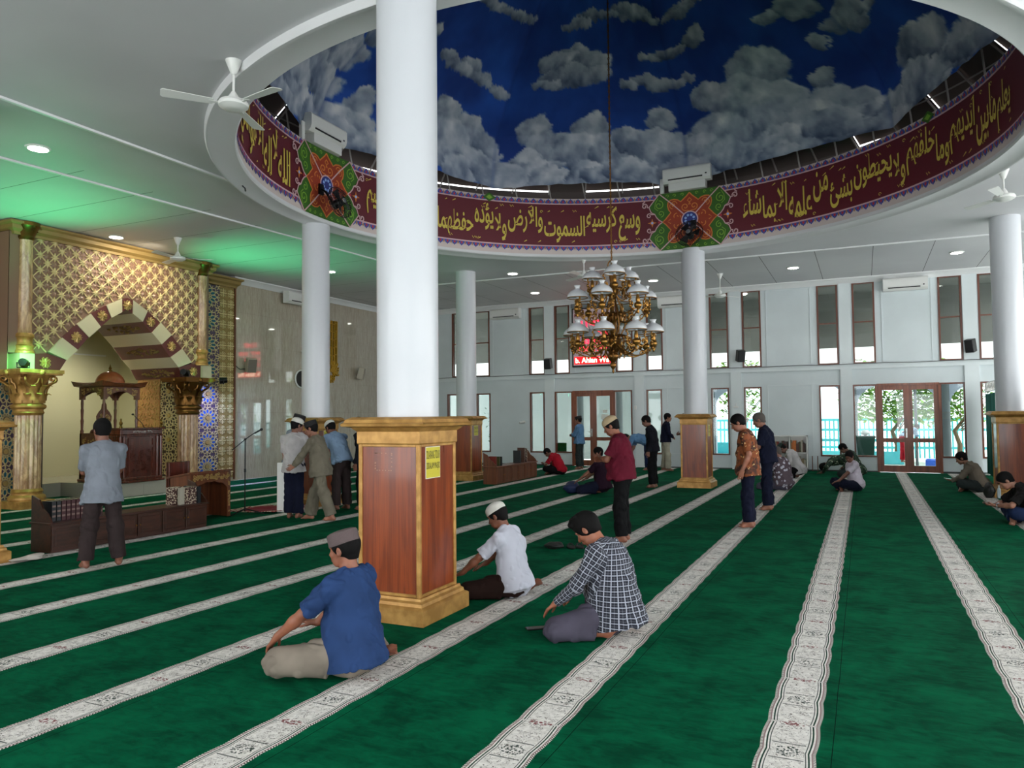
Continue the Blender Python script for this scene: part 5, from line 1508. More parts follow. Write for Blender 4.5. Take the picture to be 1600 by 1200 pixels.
for i, (yy, mc, hh, lab) in enumerate(((16.3, mBK[0], .24, 'red covered book at the near end of the far low bookcase'), (16.5, mBK[1], .22, 'olive book in the wooden rack on the far low bookcase'), (16.6, mBOOKD, .22, 'dark book in the rack on the far low bookcase'),
     (17.72, mBOOKD, .32, 'black book standing in the middle of the far low bookcase'), (17.98, mBK[6], .38, 'tallest brown book on the far low bookcase'), (18.12, mBOOKP, .36, 'patterned book beside the tallest brown book'))):
    book((-8.18, yy, .423), pi/2 if i < 3 else 0, .06 if i < 3 else .2, .2 if i < 3 else .06, hh, mc, lab, None)
# carved reading desk
t = thing('reading_desk', 'dark wooden reading desk with gold carved arched front behind the low bookcase', 'desk', (-9.98, 9.1, 0.003))
m = MB(); X0, X1, Y0_, Y1_ = -.24, .22, -.42, .42
for y in (Y0_, Y1_-.03):
    m.prism([(X0, 0), (X1, 0), (X1, .76), (X0, .68)], y, y+.03, lambda u, v, q: (u, q, v))
m.box(X0, X0+.02, Y0_, Y1_, 0, .68); m.build('carcass', mMIDW, t, smooth=False)
m = MB(); m.prism([(X0-.04, .675), (X1+.03, .765), (X1+.03, .79), (X0-.04, .70)], Y0_-.03, Y1_+.03, lambda u, v, q: (u, q, v)); m.build('sloping_top', mMIDW, t, smooth=False)
m = MB(); n_ = 22
for i in range(n_):
    u0 = Y0_+.07+(Y1_-Y0_-.14)*i/n_; u1 = Y0_+.07+(Y1_-Y0_-.14)*(i+1)/n_
    zf = lambda u: .50+.12*abs(sin(pi*(u-Y0_-.07)/(Y1_-Y0_-.14)))**.6-.018*abs(sin(5*pi*(u-Y0_)/(Y1_-Y0_)))
    m.prism([(u0, zf(u0)), (u1, zf(u1)), (u1, .76), (u0, .76)], X1-.005, X1+.012, lambda u, v, q: (q, u, v))
for s in (-1, 1): m.box(X1-.005, X1+.012, min(s*.42, s*.35), max(s*.42, s*.35), 0, .76)
m.build('arched_front', mMIDW, t, smooth=False)
m = MB(); g = lambda u, v, h: (X1+.012+h, u, v); carved(m, g, Y0_+.02, Y1_-.02, .62, .75, 46, 21, .028); 
for s in (-1, 1): carved(m, g, min(s*.41, s*.36)-.0, max(s*.41, s*.36), .05, .6, 22, 22+s, .02)
m.build('gold_carving', mDGOLD, t, smooth=False)
m = MB(); m.bbox(-.44, -.40, -.30, .12, .20, .93, .01); m.bbox(-.46, -.38, -.30, -.26, 0, .93, .006); m.bbox(-.46, -.38, .08, .12, 0, .93, .006); o = m.build('chair_panel', mREDW, smooth=False); o.location = (-9.98, 9.1, .003); tag(o, 'plain red-brown wooden backboard standing behind the carved reading desk', 'chair back')
# microphone stand
t = thing('microphone_stand', 'black boom microphone stand on the carpet beside the reading desk', 'microphone stand', (-9.62, 9.72, 0.004))
m = MB()
for k in range(3):
    a = k*2*pi/3+.5; m.tube([(0, 0, .10), (.32*cos(a), .32*sin(a), .012)], .010, 6)
m.build('tripod_base', mBLKMET, t)
m = MB(); m.cyl((0, 0, .05), (0, 0, 1.27), .010, 8); m.cyl((0, 0, .72), (0, 0, .78), .018, 10); m.build('pole', mBLKMET, t)
m = MB(); m.tube([(-.10, -.20, 1.10), (.0, 0, 1.28), (.08, .16, 1.40)], .008, 6); m.ball((0, 0, 1.28), .022, 8); m.build('boom', mBLKMET, t)
m = MB(); m.tube([(.07, .14, 1.38), (.115, .235, 1.435)], .014, 8); m.ball((.125, .25, 1.445), .027, 10); m.build('microphone', mBLACK, t)
# red prayer rug, ruffled
mRUG = Mat('red_prayer_rug', (140, 16, 44), 0.9)
_x, _y, _z, _s = mRUG.pos(True)
_b = (_x.abs()-.40).gt(0).max((_y.abs()-.40).gt(0))
mRUG.color(mRUG.mix(_b*mRUG.voro(_s, 22).lt(.55), (140, 16, 44), (206, 180, 164)))
m = MB(); n1, n2 = 30, 30; vs = []
for i in range(n1+1):
    for j in range(n2+1):
        x = -.55+1.1*i/n1; y = -.5+1.0*j/n2
        z = .012+.05*max(0, sin(x*5+y*2))*(.3+.7*j/n2)+.018*max(0, sin(7*y-3*x)); vs.append((x+.03*sin(y*5), y, z))
m.add(vs, [(i*(n2+1)+j, (i+1)*(n2+1)+j, (i+1)*(n2+1)+j+1, i*(n2+1)+j+1) for i in range(n1) for j in range(n2)])
o = m.build('prayer_rug', mRUG); o.location = (-9.72, 10.45, .0); tag(o, 'ruffled red prayer rug with pale border beside the microphone stand', 'rug')
sm_ = o.modifiers.new('thickness', 'SOLIDIFY'); sm_.thickness = .008; sm_.offset = -1
# white board behind the greeting men
m = MB(); m.bbox(-.19, .19, -.03, .03, 0, .86, .01); o = m.build('white_board', mPLASTIC, smooth=False); o.location = (-9.13, 10.22, .004); o.rotation_euler = (0, 0, .25); tag(o, 'plain white upright board behind the man in white with a cap', 'board')
# crumpled cloth, bag, phone, etc
def lump(name, loc_, r, mat, label, cat, seed=1, amp=.25, rz=0):
    rs_ = np.random.RandomState(seed); m = MB(); m.ball((0, 0, 0), 1, 28)
    out = []
    for x, y, z in m.v:
        k = 1+amp*(sin(3*x+seed)+sin(4*y+2*seed+x*2)+sin(5*z+3*seed+y*3))/2
        zz_ = (z*k+.75); out.append((x*k*r[0], y*k*r[1], max(0.0, zz_)*r[2]))
    m.v = out; o = m.build(name, mat, ang=80); o.location = loc_; o.rotation_euler = (0, 0, rz); return tag(o, label, cat)
mCLOTH = Mat('off_white_cloth', (206, 198, 190), 0.9); mBAG = Mat('black_bag_fabric', (16, 20, 18), 0.6); mBBAG = Mat('blue_bag_fabric', (24, 38, 76), 0.6)
lump('folded_cloth', (-8.95, 5.66, .002), (.10, .19, .03), mCLOTH, 'crumpled off-white cloth on the stripe in front of the long low bookcase', 'cloth', 3, .3, .2)
lump('pouch', (-3.52, 8.69, .003), (.10, .12, .045), mBAG, 'black pouch lying on the green carpet behind the kneeling men', 'bag', 5, .2)
t = thing('sandals', 'dark pair of sandals tossed beside the black pouch', 'sandals', (-3.28, 8.82, .004), .6)
for q in (-.06, .05):
    m = MB(); m.lathe([(.045, 0), (.048, .012), (.045, .018)], 16, (q, 0, 0), sy=2.3); m.tube([(q-.045, .03, .015), (q-.02, .05, .04), (q, .07, .045), (q+.02, .05, .04), (q+.045, .03, .015)], .01, 6); m.build('sandal', mBAG, t)
t = thing('mobile_phone', 'black mobile phone lying on the carpet in front of the man in the checked shirt', 'phone', (-2.335, 5.38, .004), -.9)
m = MB(); m.bbox(-.038, .038, -.08, .08, 0, .009, .003); m.build('phone_body', mBLACK, t, smooth=False); m = MB(); m.box(-.034, .034, -.074, .074, .009, .0096); m.build('screen', Mat('phone_screen', (10, 30, 26), .08), t, smooth=False)
lump('backpack', (-5.66, 15.0, .003), (.2, .2, .13), mBBAG, 'blue bag on the carpet before the seated man in dark purple', 'bag', 7, .15)
lump('handbag', (2.12, 16.85, .003), (.10, .14, .16), mBAG, 'black bag on the carpet between the two men seated at the right', 'bag', 9, .12)
t = thing('water_bottle', 'clear plastic water bottle beside the black bag at the right', 'bottle', (2.27, 16.80, .004))
m = MB(); m.lathe([(.03, 0), (.033, .02), (.033, .14), (.028, .17), (.012, .2), (.012, .22)], 14); m.build('bottle_body', Mat('clear_plastic', (214, 226, 232), .15), t); m = MB(); m.lathe([(.014, .215), (.014, .24)], 12); m.build('cap', mPLASTIC, t)
# white bookcase by the window wall
t = thing('white_bookcase', 'open white bookcase full of books against the window wall', 'bookcase', (-1.92, YN-.24, .004))
m = MB(); a, b, H = -.50, .46, 1.0
for x in (a, -.03, b-.03): m.box(x, x+.03, -.15, .15, .06, H)
for z in (.06, .50, H-.03): m.box(a, b, -.15, .15, z, z+.03)
m.box(a, b, .14, .15, .06, H); m.build('shelving', mPLASTIC, t, smooth=False)
for x in (a+.03, b-.05):
    m = MB(); m.ball((x, -.1, .03), .03, 8); m.build('castor', mBLACK, t)
rg_ = random.Random(12)
for z, lab in ((.535, 'upper'), (.095, 'lower')):
    for (xa, xb, side) in ((a+.04, -.04, 'left'), (.01, b-.04, 'right')):
        x = xa
        while x < xb-.03:
            w_ = rg_.uniform(.02, .05); h_ = rg_.uniform(.22, .34)
            book((-1.92+x+w_/2, YN-.26, z+.004), 0, w_, .2, h_, rg_.choice(mBK), 'book standing on the %s %s shelf of the white bookcase' % (lab, side), 'books in the white bookcase, %s %s' % (lab, side))
            x += w_+.004
for i, x in enumerate((-1.36, -1.22)):
    m = MB(); m.cyl((0, 0, 0), (0, .05, .42), .012, 8); o = m.build('wooden_stick', mMIDW); o.location = (x, YN-.10, .003); tag(o, 'short wooden stick leaning on the wall, %s of the pair by the white bookcase' % ('left one' if i == 0 else 'right one'), 'stick')
# small wall things
m = MB(); m.box(-7.62, -7.36, YN-.016, YN-.012, 1.50, 1.66); o = m.build('paper_notice', mPAPER, smooth=False); tag(o, 'larger white paper taped to the left glass door', 'notice')
m = MB(); m.box(-7.57, -7.42, YN-.016, YN-.012, 1.71, 1.80); o = m.build('paper_notice', mPAPER, smooth=False); tag(o, 'small yellowish paper above the larger one on the left glass door', 'notice')
m = MB(); m.bbox(-6.53, -6.45, YN-.06, YN-.045, 1.80, 1.92, .004); o = m.build('wall_socket', mPLASTIC, smooth=False); tag(o, 'small white wall socket on the pilaster right of the left glass door', 'socket')
m = MB(); m.bbox(-3.50, -3.36, YN-.07, YN-.045, 1.82, 1.86, .004); m.bbox(-3.44, -3.42, YN-.06, YN-.045, 1.86, 1.95, .003); o = m.build('wall_hook', mPLASTIC, smooth=False); tag(o, 'small white hook plate on the pilaster right of the medallion column pedestal', 'hook')
m = MB(); m.bbox(-9.20, -8.88, YN+.11, YN+.14, .45, .74, .01); o = m.build('green_sign', Mat('green_board', (30, 120, 44), .5), smooth=False); tag(o, 'small green board behind the glass left of the left door', 'sign')
# curtains with lattice screens on the right
mCURT = Mat('green_curtain', (4, 96, 84), 0.8)
_x, _y, _z, _s = mCURT.pos(); mCURT.color(mCURT.mix(((_y*34).sin()*.5+.5), (2, 86, 74), (8, 104, 92)))
def curtain(x0, y0, x1, y1, zt, label, zb=.06):
    L = math.hypot(x1-x0, y1-y0); n_ = int(L/.02); m = MB(); vs = []
    nx, ny = -(y1-y0)/L, (x1-x0)/L
    for i in range(n_+1):
        t_ = i/n_; w_ = .025*sin(t_*L*22)+.012*sin(t_*L*51)
        for z, k in ((zb, 1.3), (1.0, 1.1), (zt, .7)): vs.append((x0+(x1-x0)*t_+nx*w_*k, y0+(y1-y0)*t_+ny*w_*k, z))
    m.add(vs, [(3*i+j, 3*i+3+j, 3*i+4+j, 3*i+1+j) for i in range(n_) for j in range(2)])
    o = m.build('curtain', mCURT, ang=80); s_ = o.modifiers.new('thickness', 'SOLIDIFY'); s_.thickness = .006
    tag(o, label, 'curtain', 'green partition curtains')
def lattice_rail(x0, y0, x1, y1, z0, z1, label):
    L = math.hypot(x1-x0, y1-y0); t = thing('partition_frame', label, 'partition', (x0, y0, 0), math.atan2(y1-y0, x1-x0), 'metal frames carrying the green curtains')
    m = MB()
    for z in (z0, z1): m.tube([(0, 0, z), (L, 0, z)], .014, 6)
    m.build('rail', mHANDLE, t)
    m = MB(); n_ = int(L/.16)
    for i in range(n_+1):
        x = L*i/n_; m.tube([(x, 0, z0), (x, 0, z1)], .008, 5)
        if i < n_: m.tube([(x, 0, z0), (x+L/n_, 0, z1)] if i % 2 else [(x, 0, z1), (x+L/n_, 0, z0)], .006, 5)
    m.build('lattice', mHANDLE, t)
    for x in (0, L):
        m = MB(); m.tube([(x, 0, .0), (x, 0, z1)], .018, 8); m.tube([(x, -.2, .02), (x, .2, .02)], .015, 6); m.build('post', mHANDLE, t)
curtain(2.86, 22.7, 2.68, 17.75, 2.08, 'green curtain partition running from the window wall to the right pedestal')
lattice_rail(2.86, 22.7, 2.68, 17.75, 2.14, 2.36, 'metal lattice frame above the far green curtain')
curtain(2.98, 16.75, 3.3, 12.2, 1.98, 'green curtain partition at the right edge, nearer than the right pedestal')
lattice_rail(2.98, 16.75, 3.3, 12.2, 2.02, 2.26, 'metal lattice frame above the near green curtain at the right edge')
m = MB(); m.tube([(-8.87, 8.85, ZC-.02), (-8.86, 8.87, ZC-.08), (-8.84, 8.90, ZC-.11), (-8.83, 8.9, ZC-.16)], .012, 6); o = m.build('ceiling_hook', mHOOK); tag(o, 'small dark hook hanging from the ceiling batten at the left', 'hook')
# ================= people =================
def nrm(v): v = np.asarray(v, float); return v/(np.linalg.norm(v)+1e-12)
class SDF:
    """soft union of rounded shapes sampled on a grid, turned into one continuous quad mesh"""
    def __init__(s, lo, hi, res):
        s.lo = np.array(lo, float); s.res = res
        s.n = np.ceil((np.array(hi)-s.lo)/res).astype(int)+1
        s.v = np.full(s.n, 0.2, np.float32)
    def sub(s, lo, hi, pad):
        a = np.clip(np.floor((np.minimum(lo, hi)-pad-s.lo)/s.res).astype(int), 0, s.n)
        b = np.clip(np.ceil((np.maximum(lo, hi)+pad-s.lo)/s.res).astype(int)+1, 0, s.n)
        if np.any(b <= a): return None, None
        ax = [s.lo[i]+s.res*np.arange(a[i], b[i]) for i in range(3)]
        X, Y, Z = np.meshgrid(*ax, indexing='ij')
        return (slice(a[0], b[0]), slice(a[1], b[1]), slice(a[2], b[2])), np.stack([X, Y, Z], -1).astype(np.float32)
    def union(s, sl, d, k):
        v = s.v[sl]
        if k > 0:
            h = np.maximum(k-np.abs(v-d), 0)/k
            s.v[sl] = np.minimum(v, d)-h*h*k*.25
        else: s.v[sl] = np.minimum(v, d)
    def cone(s, a, b, ra, rb, k=.02, R=None, flat=1.0, cut0=None, cut1=None, sub=False):
        """tapered capsule; R = wide axis, flat<1 squashes the depth axis; cut = flat end"""
        a = np.asarray(a, float); b = np.asarray(b, float)
        sl, P = s.sub(a, b, max(ra, rb)+k+2*s.res)
        if sl is None: return
        ab = b-a; L = np.linalg.norm(ab)+1e-9; U = ab/L
        q = P-a.astype(np.float32)
        h = q@U.astype(np.float32)
        if R is not None and flat != 1.0:
            Rv = np.asarray(R, float); Rv = nrm(Rv-U*(Rv@U)); F = np.cross(U, Rv)
            x = q@Rv.astype(np.float32); y = (q@F.astype(np.float32))/flat
        else:
            x = np.sqrt(np.maximum((q**2).sum(-1)-h*h, 0)); y = 0
        t = np.clip(h/L, 0, 1)
        rad = ra+(rb-ra)*t
        dx = np.sqrt(x*x+y*y); dh = h-t*L
        d = np.sqrt(dx*dx+dh*dh)-rad
        if flat != 1.0: d = d*(.5+.5*flat)
        if cut0 is not None: d = np.maximum(d, -(h-cut0))
        if cut1 is not None: d = np.maximum(d, h-(L+cut1))
        if sub: s.v[sl] = np.maximum(s.v[sl], -d)
        else: s.union(sl, d, k)
    def ell(s, c, r, k=.02, M=None, sub=False):
        c = np.asarray(c, float); r = np.asarray(r, float); M = np.eye(3) if M is None else M
        sl, P = s.sub(c, c, r.max()+k+2*s.res)
        if sl is None: return
        q = (P-c.astype(np.float32))@np.asarray(M, np.float32)     # columns of M = local axes
        k0 = np.sqrt(((q/r)**2).sum(-1)); k1 = np.sqrt(((q/(r*r))**2).sum(-1))
        d = k0*(k0-1)/np.maximum(k1, 1e-6)
        if sub:
            v = s.v[sl]; h = np.maximum(k-np.abs(v+d), 0)/max(k, 1e-6); s.v[sl] = np.maximum(v, -d)+h*h*k*.25
        else: s.union(sl, d, k)
    def plane(s, p, n):
        """keep the side the normal points away from"""
        n = nrm(n); ax = [s.lo[i]+s.res*np.arange(s.n[i]) for i in range(3)]
        d = (ax[0][:, None, None]*n[0]+ax[1][None, :, None]*n[1]+ax[2][None, None, :]*n[2])-np.dot(p, n)
        s.v = np.maximum(s.v, d.astype(np.float32))
    def mesh(s):
        v = s.v; v[0] = v[-1] = .1; v[:, 0] = v[:, -1] = .1; v[:, :, 0] = v[:, :, -1] = .1
        ins = v < 0
        c = np.zeros(np.array(v.shape)-1, np.uint8)
        for i in (0, 1):
            for j in (0, 1):
                for k in (0, 1): c += ins[i:v.shape[0]-1+i, j:v.shape[1]-1+j, k:v.shape[2]-1+k]
        act = (c > 0) & (c < 8)
        I = np.argwhere(act)
        if len(I) == 0: return np.zeros((0, 3)), np.zeros((0, 4), int)
        idx = np.full(act.shape, -1, np.int64); idx[act] = np.arange(len(I))
        acc = np.zeros((len(I), 3)); cnt = np.zeros(len(I))
        cor = [(i, j, k) for i in (0, 1) for j in (0, 1) for k in (0, 1)]
        vals = {q: v[I[:, 0]+q[0], I[:, 1]+q[1], I[:, 2]+q[2]] for q in cor}
        for q in cor:
            for ax in range(3):
                if q[ax]: continue
                r = list(q); r[ax] = 1; r = tuple(r)
                a, b = vals[q], vals[r]; m = (a < 0) != (b < 0)
                t = np.where(m, a/np.where(m, a-b, 1), 0)
                p = np.zeros((len(I), 3)); p[:] = q; p[:, ax] = t
                acc[m] += p[m]; cnt[m] += 1
        V_ = (I+acc/cnt[:, None])*s.res+s.lo
        F = []
        for ax in range(3):
            a = [slice(None)]*3; b = [slice(None)]*3; a[ax] = slice(0, -1); b[ax] = slice(1, None)
            ch = ins[tuple(a)] != ins[tuple(b)]
            E_ = np.argwhere(ch); e1, e2 = (ax+1) % 3, (ax+2) % 3
            E_ = E_[(E_[:, e1] > 0) & (E_[:, e2] > 0)]
            o = [E_.copy() for _ in range(4)]
            o[1][:, e1] -= 1; o[2][:, e1] -= 1; o[2][:, e2] -= 1; o[3][:, e2] -= 1
            q = np.stack([idx[x[:, 0], x[:, 1], x[:, 2]] for x in o], 1)
            ok = (q >= 0).all(1); fl = ins[E_[:, 0], E_[:, 1], E_[:, 2]]
            q = np.where(fl[:, None], q, q[:, ::-1]); F.append(q[ok])
        F = np.concatenate(F)
        # relax: pulls vertices towards neighbours, keeps the shape soft
        for _ in range(2):
            acc = np.zeros_like(V_); n_ = np.zeros(len(V_))
            for k in range(4):
                a, b = F[:, k], F[:, (k+1) % 4]
                for c_ in range(3): acc[:, c_] += np.bincount(a, V_[b, c_], len(V_))+np.bincount(b, V_[a, c_], len(V_))
                n_ += np.bincount(a, minlength=len(V_))+np.bincount(b, minlength=len(V_))
            V_ = V_*.5+.5*acc/np.maximum(n_, 1)[:, None]
        return V_, F
def normals(V_, F):
    n = np.cross(V_[F[:, 2]]-V_[F[:, 0]], V_[F[:, 3]]-V_[F[:, 1]]); N_ = np.zeros_like(V_)
    for k in range(4):
        for c_ in range(3): N_[:, c_] += np.bincount(F[:, k], n[:, c_], len(V_))
    return N_/(np.linalg.norm(N_, axis=1)[:, None]+1e-12)
_T3 = np.random.RandomState(3).rand(32, 32, 32)
def vn3(P):
    i = np.floor(P).astype(int); f = P-i; f = f*f*(3-2*f); r = 0
    for a in (0, 1):
        for b in (0, 1):
            for c in (0, 1):
                w = (f[:, 0] if a else 1-f[:, 0])*(f[:, 1] if b else 1-f[:, 1])*(f[:, 2] if c else 1-f[:, 2])
                r = r+w*_T3[(i[:, 0]+a) % 32, (i[:, 1]+b) % 32, (i[:, 2]+c) % 32]
    return r
def np_mesh(name, V_, F, mats, parent, mi=None, attr=None):
    me = bpy.data.meshes.new(name)
    me.vertices.add(len(V_)); me.vertices.foreach_set('co', V_.astype(np.float32).ravel())
    me.loops.add(F.size); me.loops.foreach_set('vertex_index', F.ravel().astype(np.int32))
    me.polygons.add(len(F)); me.polygons.foreach_set('loop_start', np.arange(0, F.size, 4, dtype=np.int32))
    for m in mats: me.materials.append(m.m)
    if mi is not None: me.polygons.foreach_set('material_index', mi.astype(np.int32))
    me.update(); me.validate(); me.shade_smooth()
    if attr is not None:
        a = me.attributes.new('weave', 'FLOAT_VECTOR', 'POINT'); a.data.foreach_set('vector', attr.astype(np.float32).ravel())
    o = bpy.data.objects.new(name, me); COL.objects.link(o)
    if parent: o.parent = parent
    return o
def ik(a, b, l1, l2, hint):
    a = np.asarray(a, float); b = np.asarray(b, float); d = b-a; D = np.linalg.norm(d); u = d/(D+1e-9)
    D_ = min(D, (l1+l2)*.999); b2 = a+u*D_
    x = (l1*l1-l2*l2+D_*D_)/(2*D_); h = math.sqrt(max(l1*l1-x*x, 0))
    w = np.asarray(hint, float); w = nrm(w-u*(w@u))
    return a+u*x+w*h, b2
def rotm(ax, ang):
    ax = nrm(ax); K = np.array([[0, -ax[2], ax[1]], [ax[2], 0, -ax[0]], [-ax[1], ax[0], 0]])
    return np.eye(3)+sin(ang)*K+(1-cos(ang))*K@K

mSKIN = {}
def skinmat(c):
    if c not in mSKIN:
        m = Mat('skin', c, 0.5); m.b.inputs['Subsurface Weight'].default_value = .06; m.b.inputs['Subsurface Scale'].default_value = .01
        p = m.pos(True); m.color(m.mix(m.noise(p[3], 9, 3).ss(.3, .7), tuple(x*.88 for x in c), tuple(min(255, x*1.06) for x in c)))
        mSKIN[c] = m
    return mSKIN[c]
mLIP = Mat('lips', (112, 62, 54), 0.45); mNAIL = Mat('fingernails', (196, 150, 132), 0.3)
mHAIR = Mat('black_hair', (12, 10, 10), 0.75, spec=0.15); mGREYH = Mat('grey_hair', (84, 78, 74), 0.8, spec=0.2)
for _h in (mHAIR, mGREYH):
    _p = _h.pos(True); _h.bump(_h.noise(_h.vec(_p[0]*1.0, _p[1]*1.0, _p[2]*.3), 160, 3), .6, .004)
mEYEW = Mat('eye_white', (206, 200, 192), 0.3); mEYED = Mat('iris', (20, 14, 10), 0.2)

def cloth(name, col, rough=.85, var=.12):
    m = Mat(name, col, rough, spec=.15); p = m.pos(True)
    m.color(m.mix(m.noise(p[3], 5, 3).ss(.3, .7), tuple(x*(1-var) for x in col), col))
    m.bump(m.noise(p[3], 340, 2), .15, .002)
    return m

def person(name, label, loc_, face, H=1.62, pose=None, skin=(150, 96, 70), shirt=None, pants=None, shirtkind='short', hair='short', cap=None, res=.008,
           fat=0.0, extras=None, group=None):
    """face: heading in degrees (0 = +X, 90 = +Y). Local frame: x right, y forward, z up."""
    t = thing(name, label, 'person', (loc_[0], loc_[1], 0.0), radians(face-90), group)
    S = H/1.68; P_ = pose
    A3 = lambda v: np.array(v, float)
    pel = A3(P_['pelvis'])*S
    lean, side, twist = [radians(x) for x in P_.get('spine', (3, 0, 0))]
    U = nrm([sin(side), sin(lean), cos(lean)*cos(side)])
    Rp = A3([1, 0, 0]); Rp = nrm(Rp-U*(Rp@U)); Rc = rotm(U, twist)@Rp; F = np.cross(U, Rc)
    Rp0 = A3([1, 0, 0])
    bend = P_.get('hunch', 8)
    U2 = rotm(Rc, -radians(bend))@U      # upper spine bends further forward
    waist = pel+U*.14*S; chest = pel+U*.30*S+U2*.04*S; neck = chest+U2*.165*S; F2 = np.cross(U2, Rc)
    hp, hy, hr = [radians(x) for x in P_.get('head', (0, 0, 0))]   # pitch down, yaw left, roll
    
    # head pitch is measured from the upright, yaw from the chest
    Rh = nrm(A3([Rc[0], Rc[1], 0])); Uh = rotm(Rh, -hp)@A3([0, 0, 1]); Rh = rotm(A3([0, 0, 1]), hy)@Rh; Uh = rotm(A3([0, 0, 1]), hy)@Uh
    Uh = rotm(np.cross(Uh, Rh), hr)@Uh; Rh = nrm(Rh-Uh*(Rh@Uh)); Fh = np.cross(Uh, Rh)
    head = neck+nrm(U2*.5+Uh*.5)*.095*S+Uh*.06*S+Fh*.022*S
    Mh = np.stack([Rh, Fh, Uh], 1); hs = S*P_.get('hs', 1.03)
    hd = lambda x, y, z: head+(Rh*x+Fh*y+Uh*z)*hs
    sw = .178+fat*.15
    sh = [chest+U2*.105*S+Rc*sw*S*q+F2*P_.get('shf', .0)*S for q in (-1, 1)]
    hips = [pel+Rp0*.088*S*q-A3([0, 0, .02])*S for q in (-1, 1)]
    arms = []; legs = []
    for i, q in enumerate((-1, 1)):
        a = P_['arms'][i]
        w = A3(a['to'])*S; el, wr = ik(sh[i], w, .275*S, .245*S, a.get('hint', (q*.4, -1, -.3)))
        arms.append((sh[i], el, wr, a))
        l = P_['legs'][i]
        an = A3(l['to'])*S; kn, an = ik(hips[i], an, .405*S, .385*S, l.get('hint', (0, 1, 0)))
        legs.append((hips[i], kn, an, l))
    allp = [pel, chest, neck, head]+[x for a in arms for x in a[:3]]+[x for l in legs for x in l[:3]]
    allp += [a[2]+nrm(A3(a[3].get('dir', (0, 0, -1))))*.2*S for a in arms]+[l[2]+nrm(A3(l[3].get('foot', (0, 1, 0))))*.2*S for l in legs]
    lo = np.min(allp, 0)-.24; hi = np.max(allp, 0)+.26; lo[2] = max(lo[2], -.03)
    B = SDF(lo, hi, res)
    # ---- body ----
    bx = fat
    B.cone(pel, waist, (.135+bx*.6)*S, (.125+bx)*S, .05, Rc, .78); B.cone(waist, chest, (.125+bx)*S, (.148+bx*.5)*S, .06, Rc, .72)
    B.cone(chest, chest+U2*.08*S, .148*S, .12*S, .05, Rc, .66)
    if fat > .02: B.ell(waist+F*.05*S, ((.12+fat)*S, (.11+fat)*S, .13*S), .06, np.stack([Rc, F, U], 1))
    B.cone(neck-U2*.05*S, head-Uh*.035*hs-Fh*.02*hs, .062*S, .054*S, .03)
    for q in (-1, 1): B.cone(neck-U2*.02*S+Rc*q*.04*S, sh[(q+1)//2], .05*S, .052*S, .04)
    # head
    B.ell(hd(0, -.008, .035), A3((.076, .097, .088))*hs, .0, Mh)
    B.ell(hd(0, .030, -.022), A3((.064, .068, .074))*hs, .025, Mh)
    B.cone(hd(-.03, .045, -.072), hd(.03, .045, -.072), .030*hs, .030*hs, .02); B.ell(hd(0, .070, -.088), A3((.024, .018, .018))*hs, .02, Mh)
    B.cone(hd(0, .088, .012), hd(0, .110, -.024), .009*hs, .014*hs, .012)
    for q in (-1, 1):
        B.ell(hd(q*.013, .100, -.030), A3((.009, .010, .008))*hs, .008, Mh)
        B.ell(hd(q*.034, .096, .012), A3((.018, .012, .011))*hs, .012, Mh, sub=True)
        B.cone(hd(q*.014, .092, .030), hd(q*.05, .078, .028), .008*hs, .007*hs, .012)
        B.ell(hd(q*.043, .066, -.022), A3((.020, .018, .018))*hs, .02, Mh)
        Me = np.stack([rotm(Uh, -q*.35)@Rh, rotm(Uh, -q*.35)@Fh, Uh], 1)
        B.ell(hd(q*.080, -.008, -.004), A3((.010, .019, .032))*hs, .008, Me)
        B.ell(hd(q*.089, -.002, -.002), A3((.006, .010, .016))*hs, .004, Me, sub=True)
    B.cone(hd(-.020, .094, -.054), hd(.020, .094, -.054), .0075*hs, .0075*hs, .006); B.cone(hd(-.016, .093, -.066), hd(.016, .093, -.066), .008*hs, .008*hs, .006)
    B.cone(hd(-.024, .105, -.060), hd(.024, .105, -.060), .0025*hs, .0025*hs, .0, sub=True)
    # limbs
    hands = []
    for i, q in enumerate((-1, 1)):
        s_, e_, w_, a = arms[i]
        B.ell(s_, A3((.056, .056, .056))*S, .03); B.cone(s_, e_, .050*S, .038*S, .02); B.cone(e_, e_+(w_-e_)*.35, .037*S, .040*S, .02); B.cone(e_+(w_-e_)*.3, w_, .039*S, .025*S, .02, cut1=None)
        D = nrm(A3(a.get('dir', w_-e_))); Np = A3(a.get('palm', (-q, 0, 0))); Np = nrm(Np-D*(Np@D)); T = np.cross(D, Np)*q   # T = towards the thumb
        if T@A3(a.get('thumb', T)) < 0: T = -T
        B.cone(w_-D*.02*S, w_+D*.02*S, .026*S, .028*S, .015, T, .75)
        curl = a.get('curl', .25); HS = S*1.0
        for f_, (off, L_, dl) in enumerate(((.030, .070, .000), (.010, .078, .004), (-.010, .072, .001), (-.029, .056, -.006))):
            base = w_+D*(.088+dl)*HS+T*off*HS
            B.cone(w_+D*.012*HS+T*off*.55*HS, base, .0135*HS, .0115*HS, .010, T, 1.0)
            d1 = nrm(D+T*off*1.6); p0 = base
            for seg, (fr, rr) in enumerate(((.46, .0088), (.30, .0082), (.24, .0074))):
                cu = (curl+f_*.05)*(.75, 1.35, 1.9)[seg]
                axis = np.cross(D, Np); dd = rotm(axis, cu)@d1
                p1 = p0+dd*L_*fr*HS; B.cone(p0, p1, rr*HS, rr*.93*HS, .004); p0 = p1
        tb = w_+D*.025*HS+T*.024*HS; t1 = tb+nrm(D*.75+T*.75+Np*.35)*.042*HS; t2 = t1+nrm(D*.95+T*.35+Np*.35)*.032*HS; t3 = t2+nrm(D*1.0+T*.1+Np*.3)*.024*HS
